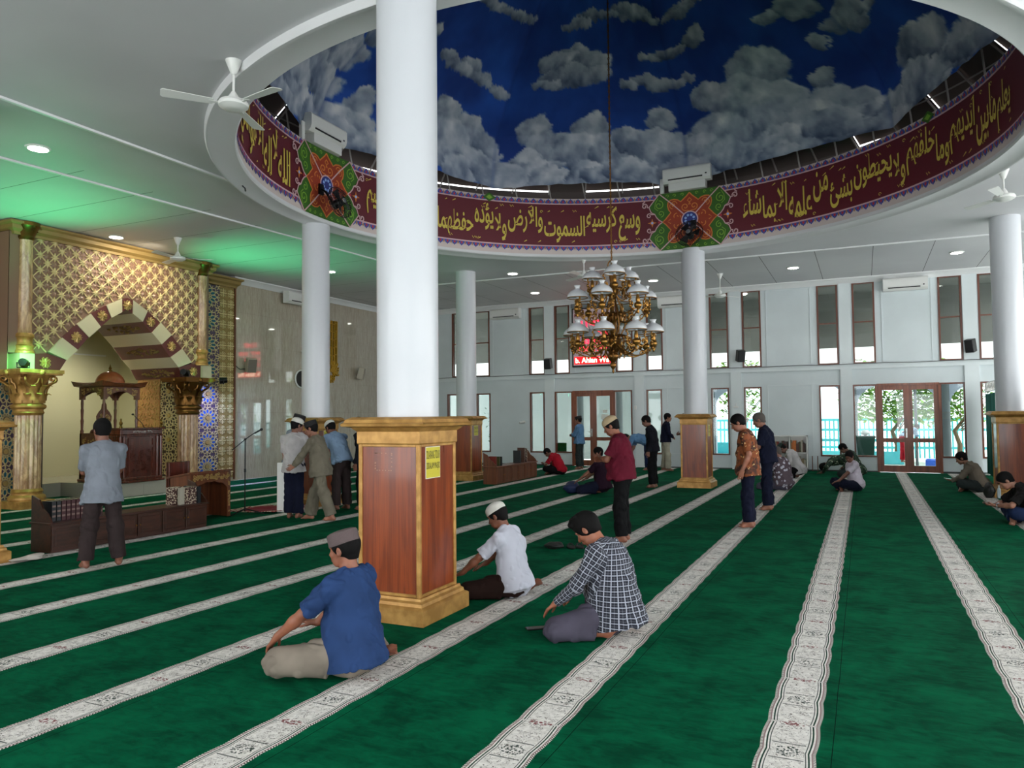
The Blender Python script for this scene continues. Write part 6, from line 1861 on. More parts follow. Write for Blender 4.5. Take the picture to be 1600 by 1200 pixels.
        B.cone(tb, t1, .015*HS, .0115*HS, .012); B.cone(t1, t2, .0108*HS, .010*HS, .004); B.cone(t2, t3, .0098*HS, .0085*HS, .003)
        hands.append((w_, D, Np, T))
        h_, k_, n_, l = legs[i]
        B.cone(h_, k_, .085*S, .056*S, .04); B.cone(k_, k_+(n_-k_)*.35, .054*S, .056*S, .02); B.cone(k_+(n_-k_)*.3, n_, .055*S, .034*S, .02)
        fd = nrm(A3(l.get('foot', (q*.12, 1, 0)))); up = A3(l.get('up', (0, 0, 1))); up = nrm(up-fd*(up@fd)); sd = np.cross(fd, up)*(1 if True else 1)
        fp = lambda a_, b_, c_: n_+(fd*a_+sd*b_+up*c_)*S
        dz = -.045
        B.cone(n_, fp(-.045, 0, dz), .034*S, .029*S, .02); B.cone(fp(-.03, 0, dz), fp(.10, 0, dz-.005), .030*S, .026*S, .02, sd, 1.0)
        B.cone(n_+up*.0, fp(.09, 0, dz+.005), .030*S, .024*S, .03); B.cone(fp(.085, -.022, dz-.012), fp(.085, .022, dz-.012), .020*S, .020*S, .02)
        big = -1 if (sd[0]*q) > 0 else 1
        for j in range(5):
            o_ = (-.033+.0165*j)*(-big); r_ = (.0125 if j == 0 else .0095-.0005*j)
            B.cone(fp(.085, o_*.9, dz-.014), fp(.150-.009*j, o_, dz-.020), r_*S*1.05, r_*S, .005)
    if P_.get('floor', True): B.plane((0, 0, .0), (0, 0, -1))
    V_, Fc = B.mesh()
    cen = V_[Fc].mean(1); mi = np.zeros(len(Fc), int)
    lp = (cen-head)@Mh/hs
    mi[(np.abs(lp[:, 0]) < .026) & (lp[:, 1] > .088) & (np.abs(lp[:, 2]+.060) < .014)] = 1
    bo = np_mesh('body', V_, Fc, [skinmat(skin), mLIP], t, mi)
    # eyes
    for q in (-1, 1):
        m = MB(); M4 = Matrix([[*map(float, Mh[r]), float(hd(q*.032, .073, .011)[r])] for r in range(3)]+[[0, 0, 0, 1]])
        m.ball((0, 0, 0), .0120*hs, 12, 0, M4); m.ball((0, .0055*hs, 0), .0080*hs, 10, 1, M4); m.build('eye', [mEYEW, mEYED], t)
    # ---- hair ----
    def part(fn, nm, mats, rs=None, wr=0, seed=0, attr=False, lo_=None, hi_=None):
        G = SDF(lo if lo_ is None else lo_, hi if hi_ is None else hi_, rs or res)
        fn(G); Vv, Ff = G.mesh()
        if len(Vv) == 0: return None
        if wr:
            Nn = normals(Vv, Ff); q_ = (Vv@np.stack([Rc, F, U], 1))
            n1 = np.abs(vn3(q_*[14, 14, 6]+seed*3.1)-.5)*2; n2 = np.abs(vn3(q_*[26, 26, 13]+9.3+seed)-.5)*2
            n3 = vn3(q_*[5, 5, 3]+seed*1.7)
            d_ = q_@np.array([[.8, .2, 0], [.1, .9, 0], [.55, .35, 1.0]]); n4 = np.abs(vn3(d_*[20, 20, 5]+4.7+seed)-.5)*2
            Vv = Vv+Nn*(np.maximum(n1*.8+n2*.35+n3*1.0+n4*.7-1.2, -.18)[:, None]*wr)
        at = None
        if attr:
            # cloth coordinates: torso wraps by angle, sleeves follow the arm
            lc = (Vv-waist)@np.stack([Rc, F, U], 1); ang = np.arctan2(lc[:, 0], -lc[:, 1]); uu = ang*.145; vv = lc[:, 2].copy(); best = np.full(len(Vv), .16)
            ax_ = np.linalg.norm(lc[:, :2]*[1, 1.3], axis=1); dt = ax_-.15
            for i in range(2):
                for (a_, b_) in ((arms[i][0], arms[i][1]), (arms[i][1], arms[i][2])):
                    ab = b_-a_; L_ = np.linalg.norm(ab); u_ = ab/L_; qq = Vv-a_; h0 = qq@u_; hh = np.clip(h0, 0, L_); dd = np.linalg.norm(qq-hh[:, None]*u_, axis=1)-.075
                    r1 = nrm(np.cross(u_, [0.3, 0.2, 1])); r2 = np.cross(u_, r1)
                    an_ = np.arctan2(qq@r1, qq@r2); base = 0 if a_ is arms[i][0] else .28
                    m_ = dd < dt; uu = np.where(m_, an_*.06+3, uu); vv = np.where(m_, h0+base, vv); dt = np.minimum(dt, dd)
            at = np.stack([uu, vv, np.zeros_like(uu)], 1)
        return np_mesh(nm, Vv, Ff, mats, t, None, at)
    hlo = head-.17; hhi = head+.19
    hres = min(res, .005)
    if hair:
        hm = mGREYH if 'grey' in hair else mHAIR
        def fh(G):
            th = .010 if 'short' in hair else .016
            if 'thin' in hair: th = .004
            G.ell(hd(0, -.012, .038), A3((.076+th, .097+th, .088+th*1.3))*hs, 0, Mh)
            G.cone(hd(0, -.05, .0), hd(0, -.055, -.035), (.058+th*.6)*hs, (.045+th*.6)*hs, .02, Rh, .8)
            for q in (-1, 1): G.cone(hd(q*.072, .022, .03), hd(q*.073, .018, -.008), .012*hs, .008*hs, .008)
            G.ell(hd(0, .105, -.02), A3((.085, .075, .085))*hs, .01, Mh, sub=True)
            G.ell(hd(0, .12, .03), A3((.055, .05, .045))*hs, .01, Mh, sub=True)
            for q in (-1, 1): G.ell(hd(q*.092, .0, -.008), A3((.03, .026, .036))*hs, .004, Mh, sub=True)
            G.plane(hd(0, -.05, -.062), -(Uh)*1.0-Fh*-.15)
            if cap: G.plane(hd(0, 0, .062), Uh)
            if 'messy' in hair:
                for k in range(9): G.ell(hd(-.06+.015*k, .02+.03*sin(k*2), .122+.006*cos(k*3)), A3((.024, .04, .016))*hs, .012, Mh)
                G.cone(hd(-.045, .072, .100), hd(.045, .072, .100), .022*hs, .022*hs, .02)
        part(fh, 'hair', [hm], hres, .0022, 5, lo_=hlo, hi_=hhi)
    if hair is None or 'brow' not in (hair or ''):
        for q in (-1, 1):
            m = MB(); pts = [tuple(hd(q*x, y, z)) for x, y, z in ((.014, .1005, .034), (.032, .0985, .038), (.052, .084, .033))]; m.tube(pts, [.003*hs, .0038*hs, .002*hs], 6); m.build('eyebrow', mHAIR, t)
    # ---- caps ----
    if cap:
        kind, cmat = cap
        M4 = Matrix([[*map(float, Mh[r]), float(head[r])] for r in range(3)]+[[0, 0, 0, 1]])
        M4 = M4 @ Matrix.Scale(hs, 4)
        m = MB()
        if kind == 'dome':
            pr = [(.098, .045), (.101, .058), (.100, .075)]+[(.100*cos(a), .075+.068*sin(a)) for a in [i*.16 for i in range(1, 9)]]+[(.004, .144)]
            m.lathe(pr, 36, (0, -.012, 0), 0, M4 @ Matrix.Rotation(radians(-6), 4, 'X'), sx=.90, sy=1.08)
        elif kind == 'peci':
            m.lathe([(.094, .040), (.098, .042), (.096, .118), (.090, .126), (.05, .129), (.003, .130)], 36, (0, -.010, 0), 0, M4 @ Matrix.Rotation(radians(-4), 4, 'X'), sx=.90, sy=1.10)
        else:  # round pillbox
            m.lathe([(.096, .038), (.100, .040), (.100, .104), (.094, .118), (.07, .127), (.03, .131), (.003, .132)], 36, (0, -.012, 0), 0, M4 @ Matrix.Rotation(radians(-10), 4, 'X'), sx=.90, sy=1.08)
            m.lathe([(.1015, .042), (.1015, .052)], 36, (0, -.012, 0), 0, M4 @ Matrix.Rotation(radians(-10), 4, 'X'), sx=.90, sy=1.08, cap=False)
        m.build('cap', cmat, t, ang=40)
    # ---- trousers ----
    if pants:
        def fp_(G):
            G.cone(pel-U*.02*S, waist, (.150+bx*.6)*S, (.142+bx)*S, .05, Rc, .80, cut1=-.03)
            for i, q in enumerate((-1, 1)):
                h_, k_, n_, l = legs[i]
                tw = P_.get('thigh', (.094, .080)); G.cone(h_, k_, tw[0]*S, tw[1]*S, .05); w1, w2 = P_.get('cuff', (.074, .066))
                G.cone(k_, n_, w1*S, w2*S, .03, cut1=P_.get('cuffcut', -.03))
            if P_.get('seat'): G.ell(pel+A3(P_['seat'])*S, (.19*S, .17*S, .12*S), .05)
            if P_.get('floor', True): G.plane((0, 0, .006), (0, 0, -1))
        part(fp_, 'trousers', [pants], res, .024*S, 2)
    # ---- shirt ----
    if shirt:
        def fs_(G):
            g = .022
            hem = P_.get('hem', .20)
            G.cone(waist-U*.06*S, chest, (.144+bx+g*.4)*S, (.156+bx*.5+g*.6)*S, .06, Rc, .78); G.cone(chest, chest+U2*.075*S, (.156+g*.5)*S, (.120+g)*S, .05, Rc, .76)
            if fat > .02: G.ell(waist+F*.05*S, ((.13+fat)*S, (.12+fat)*S, .15*S), .06, np.stack([Rc, F, U], 1))
            G.cone(neck-U2*.045*S, neck+nrm(Uh+U2)*.018*S, .078*S, .062*S, .02, cut1=0)
            for q in (-1, 1): G.cone(neck-U2*.03*S+Rc*q*.04*S, sh[(q+1)//2], .062*S, .066*S, .04)
            if 'cover' in P_: G.ell(pel+A3(P_['cover'][:3])*S, A3(P_['cover'][3:])*S, .05)
            hd_ = -U if 'hemdir' not in P_ else nrm(A3(P_['hemdir']))
            G.cone(waist+U*.02*S, waist+hd_*hem*S, (.160+bx+g*.4)*S, (.186+bx*.7+g*P_.get('flare', 1.0))*S, .04, Rc, P_.get('hemflat', .84), cut1=0)
            for e in P_.get('drape', []): G.cone(A3(e[0])*S, A3(e[1])*S, e[2]*S, e[3]*S, .04)
            for i, q in enumerate((-1, 1)):
                s_, e_, w_, a = arms[i]
                if shirtkind in ('short', 'tee'):
                    G.cone(s_, s_+(e_-s_)*(.86 if shirtkind == 'short' else .76), .062*S, .073*S, .03, cut1=0)
                else:
                    G.cone(s_, e_, .068*S, .058*S, .03); fr = .97 if shirtkind == 'long' else .45
                    G.cone(e_, e_+(w_-e_)*fr, .057*S, .043*S, .02, cut1=0)
                    if shirtkind == 'rolled': G.cone(e_+(w_-e_)*.33, e_+(w_-e_)*.45, .056*S, .056*S, .01, cut0=0, cut1=0)
            if P_.get('floor', True): G.plane((0, 0, .010), (0, 0, -1))
        part(fs_, 'shirt', [shirt], res, P_.get('wrinkle', .032)*S, 1, attr=True)
        if P_.get('collar', True):
            def fc(G):
                nb_ = neck+U2*.004*S
                G.cone(nb_-U2*.02*S-F2*.006*S, nb_+nrm(Uh+U2)*.034*S-F2*.006*S, .078*S, .066*S, .01, cut0=0, cut1=0)
                G.cone(nb_-U2*.05*S, nb_+nrm(Uh+U2)*.08*S, .062*S, .057*S, .0, sub=True)
            part(fc, 'collar', [shirt], hres, .0001, 1, True, lo_=neck-.16, hi_=neck+.16)
    if extras: extras(t, dict(S=S, head=head, hd=hd, arms=arms, legs=legs, waist=waist, chest=chest, U=U, F=F, R=Rc, pel=pel, neck=neck, hands=hands, Mh=Mh))
    return t

# ---------- fabrics ----------
cBLUE = cloth('blue_shirt_fabric', (40, 63, 106)); cWHITE = cloth('white_shirt_fabric', (190, 192, 204), var=.06); cKHAKI = cloth('khaki_trouser_fabric', (134, 124, 112)); cGREYP = cloth('grey_trouser_fabric', (78, 74, 88))
cBLACK = cloth('black_trouser_fabric', (12, 12, 14)); cMAROON = cloth('maroon_tee_fabric', (92, 20, 38)); cPURPLE = cloth('dark_purple_fabric', (34, 14, 30)); cRED = cloth('red_shirt_fabric', (168, 24, 42))
cGREYT = cloth('grey_polo_fabric', (126, 132, 142)); cBROWNP = cloth('dark_brown_trouser_fabric', (52, 42, 42)); cOLIVE = cloth('olive_grey_fabric', (112, 106, 92)); cLBLUE = cloth('light_blue_fabric', (132, 156, 184)); cNAVY = cloth('navy_fabric', (18, 22, 42))
cDENIM = cloth('denim', (26, 40, 72)); cDARKG = cloth('dark_grey_green_fabric', (48, 56, 56)); cDARKT = cloth('black_tee_fabric', (26, 24, 24)); cSTONE = cloth('stone_jacket_fabric', (116, 108, 96)); cCREAMP_ = cloth('cream_trouser_fabric', (168, 164, 146)); cBLUES = cloth('sky_blue_shirt_fabric', (96, 134, 172)); cBROWN = cloth('dark_brown_cloth', (40, 24, 20)); cPALEW = cloth('pale_grey_white_shirt', (186, 182, 182)); cPINKW = cloth('pinkish_white_shirt', (208, 198, 210)); cBLACKJ = cloth('black_jacket_fabric', (20, 21, 28))
kWHITE = Mat('white_knit_cap', (206, 204, 196), .9); kGREY = Mat('mauve_grey_cap', (92, 78, 78), .9); kBLACK = Mat('black_velvet_cap', (20, 18, 20), .8); kBEIGE = Mat('beige_knit_cap', (172, 152, 120), .9); kDGREEN = Mat('dark_green_cap', (30, 48, 40), .9)
for _k in (kWHITE, kBEIGE, kGREY):
    _p = _k.pos(True); _k.bump(_k.voro(_p[3], 190), .7, .003)
def attr_xyz(m):
    a = m.node('ShaderNodeAttribute'); a.attribute_name = 'weave'; return m.xyz(a.outputs['Vector'])
cPLAID = Mat('checked_shirt_fabric', (44, 46, 62), .85); _u, _v, _w = attr_xyz(cPLAID)
def _chk(m, u, p, w, off=0.0): return (u*1.0+off+40).mod(p).lt(w)
_a = _chk(cPLAID, _u, .036, .0054).max(_chk(cPLAID, _v, .036, .0054)); _b = (_chk(cPLAID, _u, .030, .012, .0035)*_chk(cPLAID, _v, .030, .012, .0035))
_t = (_chk(cPLAID, _u, .036, .003, .018)+_chk(cPLAID, _v, .036, .003, .018))*.16
cPLAID.color(cPLAID.mix((_a*.78+_t).min(1.0), (20, 22, 36), (176, 180, 194)))
cBATIK = Mat('batik_fabric', (96, 52, 26), .8); _p = cBATIK.pos(True)
_d = cBATIK.noise(_p[3], 18, 2, .5, 1.0); _q = cBATIK.voro(cBATIK.vec(_p[0]*1.0+_d*.05, _p[1]*1.0+_d*.05, _p[2]*1.0), 19)
_c1 = cBATIK.mix(cBATIK.noise(_p[3], 9, 3).ss(.42, .55), (58, 28, 16), (132, 68, 30)); cBATIK.color(cBATIK.mix((_q.lt(.24))*_d.gt(.46), _c1, (206, 168, 112)))
cFLORAL = Mat('floral_fabric', (92, 76, 84), .85); _p = cFLORAL.pos(True); _q = cFLORAL.voro(_p[3], 13); _r = cFLORAL.noise(_p[3], 30, 2)
cFLORAL.color(cFLORAL.mix((_q+_r*.3).lt(.52), (84, 70, 78), (186, 184, 196)))
cCAMO = Mat('camouflage_fabric', (34, 58, 42), .85); _p = cCAMO.pos(True)
_c1 = cCAMO.mix(cCAMO.noise(_p[3], 9, 2).gt(.5), (26, 54, 36), (44, 66, 46)); _c2 = cCAMO.mix(cCAMO.noise(cCAMO.vec(_p[0]+3.0, _p[1]*1.0, _p[2]*1.0), 12, 2).gt(.58), _c1, (20, 26, 22)); cCAMO.color(cCAMO.mix(cCAMO.noise(cCAMO.vec(_p[0]*1.0, _p[1]+5.0, _p[2]*1.0), 16, 1).gt(.64), _c2, (156, 166, 142)))

# ---------- poses (metres for a 1.68 m person) ----------
def stand(arms, spine=(2, 0, 0), head=(8, 0, 0), hunch=6, gap=.10, step=0.0, **k):
    d = dict(pelvis=(0, 0, .905), spine=spine, hunch=hunch, head=head, arms=arms, legs=[dict(to=(-gap, -.01-step, .085), foot=(-.15, 1, 0), hint=(0, 1, 0)), dict(to=(gap, -.01+step, .085), foot=(.15, 1, 0), hint=(0, 1, 0))], hem=.24, cuffcut=-.005, cuff=(.088, .084))
    d.update(k); return d
FOLD = [dict(to=(.03, .25, 1.10), hint=(-1, -.4, -.6), dir=(1, .2, .1), palm=(0, -1, 0), curl=.3), dict(to=(-.02, .27, 1.07), hint=(1, -.4, -.6), dir=(-1, .15, .15), palm=(0, -1, 0), curl=.35)]
DOWN = [dict(to=(-.25, .04, .86), hint=(-.3, -1, 0), dir=(.0, .12, -1), palm=(1, 0, 0), curl=.3), dict(to=(.25, .04, .86), hint=(.3, -1, 0), dir=(0, .12, -1), palm=(-1, 0, 0), curl=.3)]
def kneel(arms=None, spine=(3, 0, 0), head=(25, 0, 0), hunch=18, low=.0, spread=.17, **k):
    z = .235-low
    arms = arms or [dict(to=(-.19, .24, .30), hint=(-.8, -.6, .1), dir=(0, 1, -.6), palm=(0, -.3, -1), curl=.25), dict(to=(.19, .24, .30), hint=(.8, -.6, .1), dir=(0, 1, -.6), palm=(0, -.3, -1), curl=.25)]
    d = dict(pelvis=(0, -.06, z), spine=spine, hunch=hunch, head=head, arms=arms, hs=1.03,
             legs=[dict(to=(-.10, -.05, .065), hint=(-.35, 1, .35), foot=(.15, -1, .12), up=(0, .1, -1)), dict(to=(.11, -.05, .065), hint=(.35, 1, .35), foot=(-.12, -1, .12), up=(0, .1, -1))],
             hem=.25, flare=1.0, hemflat=.9, hemdir=(0, -.25, -1), cuff=(.092, .072), cuffcut=-.05, thigh=(.112, .094), seat=(0, -.03, -.03), cover=(0, -.035, .0, .205, .185, .165))
    d.update(k); return d
def crossleg(arms, spine=(20, 0, 0), head=(30, 0, 0), hunch=18, **k):
    d = dict(pelvis=(0, -.02, .12), spine=spine, hunch=hunch, head=head, arms=arms,
             legs=[dict(to=(.10, .26, .075), hint=(-1, .9, .35), foot=(.9, .5, -.1), up=(0, .1, 1)), dict(to=(-.10, .34, .075), hint=(1, .9, .35), foot=(-.9, .4, -.1), up=(0, .1, 1))],
             hem=.14, flare=1.0, hemflat=.9, hemdir=(0, -.25, -1), cuff=(.088, .075), cuffcut=-.04, thigh=(.112, .092), cover=(0, -.03, .02, .20, .175, .13))
    d.update(k); return d
PEOPLE_START = True
def add_tag(t, D):   # small care mark on the shirt side
    pass
# 1 nearest man, blue shirt, mauve cap
person('person', 'man in blue short-sleeved shirt and mauve-grey cap kneeling by the nearest pedestal', (-3.08, 3.96), 178, 1.60,
       kneel(low=.055, spine=(-4, 0, 0), hunch=9, head=(8, 6, 0), arms=[dict(to=(-.30, .36, .24), hint=(-.3, -.8, .3), dir=(.02, .75, -.8), palm=(.15, -.3, -1), curl=.3), dict(to=(.10, .33, .27), hint=(.9, -.5, .1), dir=(-.3, 1, .10), palm=(0, -.2, -1), curl=.12)], spread=.2,
             legs=[dict(to=(-.10, -.04, .075), hint=(-.62, 1, .3), foot=(.35, -1, .1), up=(0, .1, -1)), dict(to=(.27, -.13, .075), hint=(.35, 1, .6), foot=(.06, -1, .0), up=(.5, .1, -1))], fat_=1, seat=(0, -.05, -.04)),
       skin=(138, 84, 62), shirt=cBLUE, pants=cKHAKI, cap=('round', kGREY), res=.0055, fat=.03)
# 2 white shirt, white cap
person('person', 'man in white shirt and white knitted cap kneeling right of the nearest pedestal', (-3.0, 6.24), 180, 1.53,
       kneel(low=.07, spine=(1, 0, 0), hunch=17, head=(26, 0, 0), hem=.22, arms=[dict(to=(-.27, .40, .22), hint=(-.5, -.8, .1), dir=(0, 1, -.35), palm=(.2, 0, -1), curl=.3), dict(to=(.26, .40, .22), hint=(.5, -.8, .1), dir=(0, 1, -.4), palm=(0, 0, -1), curl=.3)], legs=[dict(to=(-.10, -.05, .065), hint=(-.35, 1, .35), foot=(.15, -1, .12), up=(0, .1, -1)), dict(to=(.24, -.15, .07), hint=(.35, 1, .6), foot=(.05, -1, .0), up=(.4, .1, -1))]),
       skin=(122, 74, 54), shirt=cWHITE, pants=cBROWN, cap=('dome', kWHITE), res=.006)
# 3 checked shirt
person('person', 'stout man in a navy and white checked shirt kneeling with bowed head', (-1.80, 5.42), 178, 1.61,
       kneel(low=.015, spine=(-2, 0, 0), hunch=27, head=(42, 0, 0), hem=.27, flare=1.2, arms=[dict(to=(-.22, .31, .27), hint=(-.6, -.7, .1), dir=(0, .9, -.75), palm=(0, -.3, -1), curl=.25), dict(to=(.20, .31, .27), hint=(.6, -.7, .1), dir=(0, .9, -.75), palm=(0, -.3, -1), curl=.25)],
             legs=[dict(to=(-.12, -.07, .066), hint=(-.45, 1, .35), foot=(.15, -1, .12), up=(0, .1, -1)), dict(to=(.24, -.13, .066), hint=(.45, 1, .35), foot=(.0, -1, .05), up=(0, .1, -1))], cuffcut=-.09),
       skin=(150, 92, 68), shirt=cPLAID, pants=cGREYP, shirtkind='long', hair='messy', res=.0055, fat=.05)
# 4 grey polo standing at the left
def neckband(t, D): pass
person('person', 'man in grey polo shirt standing with folded arms at the left, seen from behind', (-7.71, 5.67), 152, 1.64,
       stand(FOLD, spine=(1, 0, 0), head=(10, 10, 0), gap=.17, hem=.30, flare=1.5), skin=(126, 80, 62), shirt=cGREYT, pants=cBROWNP, hair='full', res=.0075)
# 5 maroon tee
mMARK = Mat('small_white_print', (214, 208, 208), .6)
def marks(t, D):
    S = D['S']; b = D['waist']+D['R']*(-.166*S)+D['F']*(-.02)-D['U']*.045
    m = MB(); M4 = Matrix.Translation(tuple(b)); m.box(-.006, .004, -.012, .012, -.022, .022, 0, M4); m.box(-.006, .004, -.018, .016, .026, .034, 0, M4); m.build('shirt_print', mMARK, t, smooth=False)
person('person', 'man in maroon T-shirt and beige cap standing with folded hands', (-2.86, 9.42), 186, 1.63,
       stand([dict(to=(.02, .30, 1.12), hint=(-1, -.3, -.8), dir=(1, .35, .1), palm=(0, -1, 0), curl=.4), dict(to=(-.03, .31, 1.09), hint=(1, -.3, -.8), dir=(-1, .3, .2), palm=(0, -1, 0), curl=.4)], spine=(0, 0, 0), head=(26, 0, 0), hunch=14, gap=.11, hem=.20),
       skin=(140, 86, 64), shirt=cMAROON, pants=cBLACK, shirtkind='tee', cap=('dome', kBEIGE), res=.0075, fat=.045, extras=marks)
# 6 batik
person('person', 'man in brown batik shirt standing with arms down on the stripe', (-1.54, 11.30), 184, 1.65,
       stand([dict(to=(-.26, .06, .86), hint=(-.2, -1, 0), dir=(.02, .3, -1), palm=(1, 0, 0), curl=.25), dict(to=(.26, .04, .86), hint=(.3, -1, 0), dir=(0, .12, -1), palm=(-1, 0, 0), curl=.3)], spine=(-1, 0, 0), head=(30, 0, 0), hunch=14, gap=.11, hem=.27),
       skin=(150, 96, 74), shirt=cBATIK, pants=cNAVY, shirtkind='short', hair='short', res=.0085, fat=.02)
# 7 navy
person('person', 'grey-haired man in dark navy shirt standing behind the batik man', (-1.51, 13.4), 182, 1.66,
       stand(FOLD, spine=(1, 0, 0), head=(24, 0, 0), hunch=10, gap=.11, hem=.22), skin=(140, 92, 72), shirt=cNAVY, pants=cNAVY, shirtkind='short', hair='short grey', res=.0095, fat=.02)
# 8 dark purple kneeling
person('person', 'man in dark purple shirt kneeling beside the blue bag', (-5.08, 15.05), 180, 1.66,
       kneel(low=.04, spine=(-2, 0, 0), hunch=8, head=(10, 0, 0), arms=[dict(to=(-.22, .44, .22), hint=(-.4, -.8, .1), dir=(0, 1, -.5), palm=(.2, 0, -1), curl=.3), dict(to=(.22, .40, .24), hint=(.5, -.8, .1), dir=(0, 1, -.4), palm=(0, 0, -1), curl=.3)]),
       skin=(126, 80, 62), shirt=cPURPLE, pants=cNAVY, hair='short', res=.0095)
# 9 black jacket standing
person('person', 'man in black jacket and trousers standing with arms down, head bowed', (-4.30, 16.55), 182, 1.63,
       stand(DOWN, spine=(2, 0, 0), head=(26, 0, 0), hunch=12, gap=.10, hem=.20), skin=(128, 86, 68), shirt=cBLACKJ, pants=cBLACK, shirtkind='long', hair='short', res=.0095)
# 10 red shirt sitting
person('person', 'man in red shirt sitting cross-legged reading by the far low bookcase', (-7.72, 19.55), 183, 1.62,
       crossleg([dict(to=(-.10, .42, .30), hint=(-1, -.3, -.3), dir=(.5, 1, .1), palm=(0, 0, 1), curl=.4), dict(to=(.10, .42, .30), hint=(1, -.3, -.3), dir=(-.5, 1, .1), palm=(0, 0, 1), curl=.4)], spine=(20, 0, 0), hunch=26, head=(55, 0, 0)),
       skin=(120, 76, 58), shirt=cRED, pants=cBLACK, hair='short', res=.0105, fat=.02)
# 11 sky blue shirt standing at the left door
person('person', 'man in sky-blue shirt and dark cap standing before the left glass door', (-7.80, 21.4), 178, 1.60,
       stand(FOLD, spine=(-2, 0, 0), head=(2, 0, 0), hunch=4, gap=.10, hem=.22), skin=(136, 90, 70), shirt=cBLUES, pants=cDARKG, shirtkind='long', cap=('round', kBLACK), res=.0105)
# 12 bending man in light blue
person('person', 'man in blue shirt bowing, half hidden behind the man in black', (-5.75, 21.6), 180, 1.64,
       stand([dict(to=(-.15, .55, .52), hint=(-.5, .2, -1), dir=(0, .1, -1), palm=(0, -1, 0), curl=.3), dict(to=(.15, .55, .52), hint=(.5, .2, -1), dir=(0, .1, -1), palm=(0, -1, 0), curl=.3)], spine=(78, 0, 0), head=(80, 0, 0), hunch=8, hem=.16, hemdir=(0, -.8, -.35)),
       skin=(150, 104, 84), shirt=cBLUES, pants=cDENIM, shirtkind='short', hair='short', res=.0105)
# 13 navy jacket, cream trousers, facing away right
person('person', 'man in navy jacket and cream trousers standing sideways near the window wall', (-5.20, 21.5), 20, 1.66,
       stand([dict(to=(-.10, .20, 1.02), hint=(-1, -.3, -.4), dir=(1, .3, 0), palm=(0, -1, 0), curl=.3), dict(to=(.16, .20, .98), hint=(1, -.3, -.4), dir=(-.6, .4, -.2), palm=(0, -1, 0), curl=.3)], spine=(1, 0, 0), head=(6, 0, 0), gap=.10, hem=.20, step=.06),
       skin=(142, 98, 78), shirt=cNAVY, pants=cCREAMP_, shirtkind='long', hair='short', res=.0105)
# 14 man mostly hidden by the pedestal
person('person', 'man in maroon and denim mostly hidden behind the pedestal below the right medallion', (-4.72, 22.1), 185, 1.64,
       stand(FOLD, spine=(1, 0, 0), head=(14, 0, 0), gap=.10, hem=.12), skin=(128, 84, 66), shirt=cMAROON, pants=cDENIM, shirtkind='short', hair='short', res=.0105)
# 15 floral shirt sitting, face mask
mMASK = Mat('black_face_mask', (18, 18, 20), .8)
def mask(t, D):
    hd = D['hd']; m = MB(); vs = []
    for i in range(7):
        for j in range(5):
            a = -1.1+2.2*i/6; vs.append(tuple(hd(.078*sin(a), .035+.078*cos(a)+.012*(1-abs(j-2)/2), -.012-.024*j)))
    m.add(vs, [(i*5+j, i*5+5+j, i*5+6+j, i*5+1+j) for i in range(6) for j in range(4)]); o = m.build('face_mask', mMASK, t); s_ = o.modifiers.new('t', 'SOLIDIFY'); s_.thickness = .003
person('person', 'man in grey and white floral shirt sitting with a black face mask, back turned', (-1.68, 17.2), 152, 1.70,
       kneel(low=.09, spine=(0, 0, 0), hunch=14, head=(20, 20, 0), hem=.2), skin=(146, 104, 88), shirt=cFLORAL, pants=cGREYP, hair='thin grey', res=.0095, fat=.04, extras=mask)
# 16 white shirt bowing his head behind
person('person', 'man in pale shirt and dark green cap kneeling bent forward near the white bookcase', (-1.62, 20.3), 182, 1.66,
       kneel(low=.0, spine=(16, 0, 0), hunch=26, head=(58, 0, 0), hem=.27), skin=(116, 76, 60), shirt=cPALEW, pants=cBLACK, shirtkind='long', cap=('dome', kDGREEN), res=.0105)
# 17 camouflage, prostrating
person('person', 'man in camouflage shirt prostrating on the carpet by the window wall', (-.42, 21.9), 180, 1.66,
       dict(pelvis=(0, -.02, .42), spine=(98, 0, 0), hunch=14, head=(125, 0, 0), arms=[dict(to=(-.24, .62, .05), hint=(-1, -.2, .5), dir=(.1, 1, -.1), palm=(0, 0, -1), curl=.05), dict(to=(.24, .62, .05), hint=(1, -.2, .5), dir=(-.1, 1, -.1), palm=(0, 0, -1), curl=.05)],
            legs=[dict(to=(-.10, -.32, .07), hint=(0, 1, -.3), foot=(0, -.35, -1), up=(0, -1, .3)), dict(to=(.10, -.32, .07), hint=(0, 1, -.3), foot=(0, -.35, -1), up=(0, -1, .3))], hem=.14, hemdir=(0, -.9, .1)),
       skin=(104, 70, 56), shirt=cCAMO, pants=cCAMO, shirtkind='long', hair='short', res=.0105)
# 18 dark haired head behind the boy
person('person', 'dark-haired man in camouflage kneeling beside the prostrating man', (-.25, 20.9), 175, 1.62,
       kneel(low=.03, spine=(16, 0, 0), hunch=20, head=(45, 0, 0), hem=.25), skin=(110, 74, 58), shirt=cCAMO, pants=cDARKG, shirtkind='long', hair='short', res=.0105)
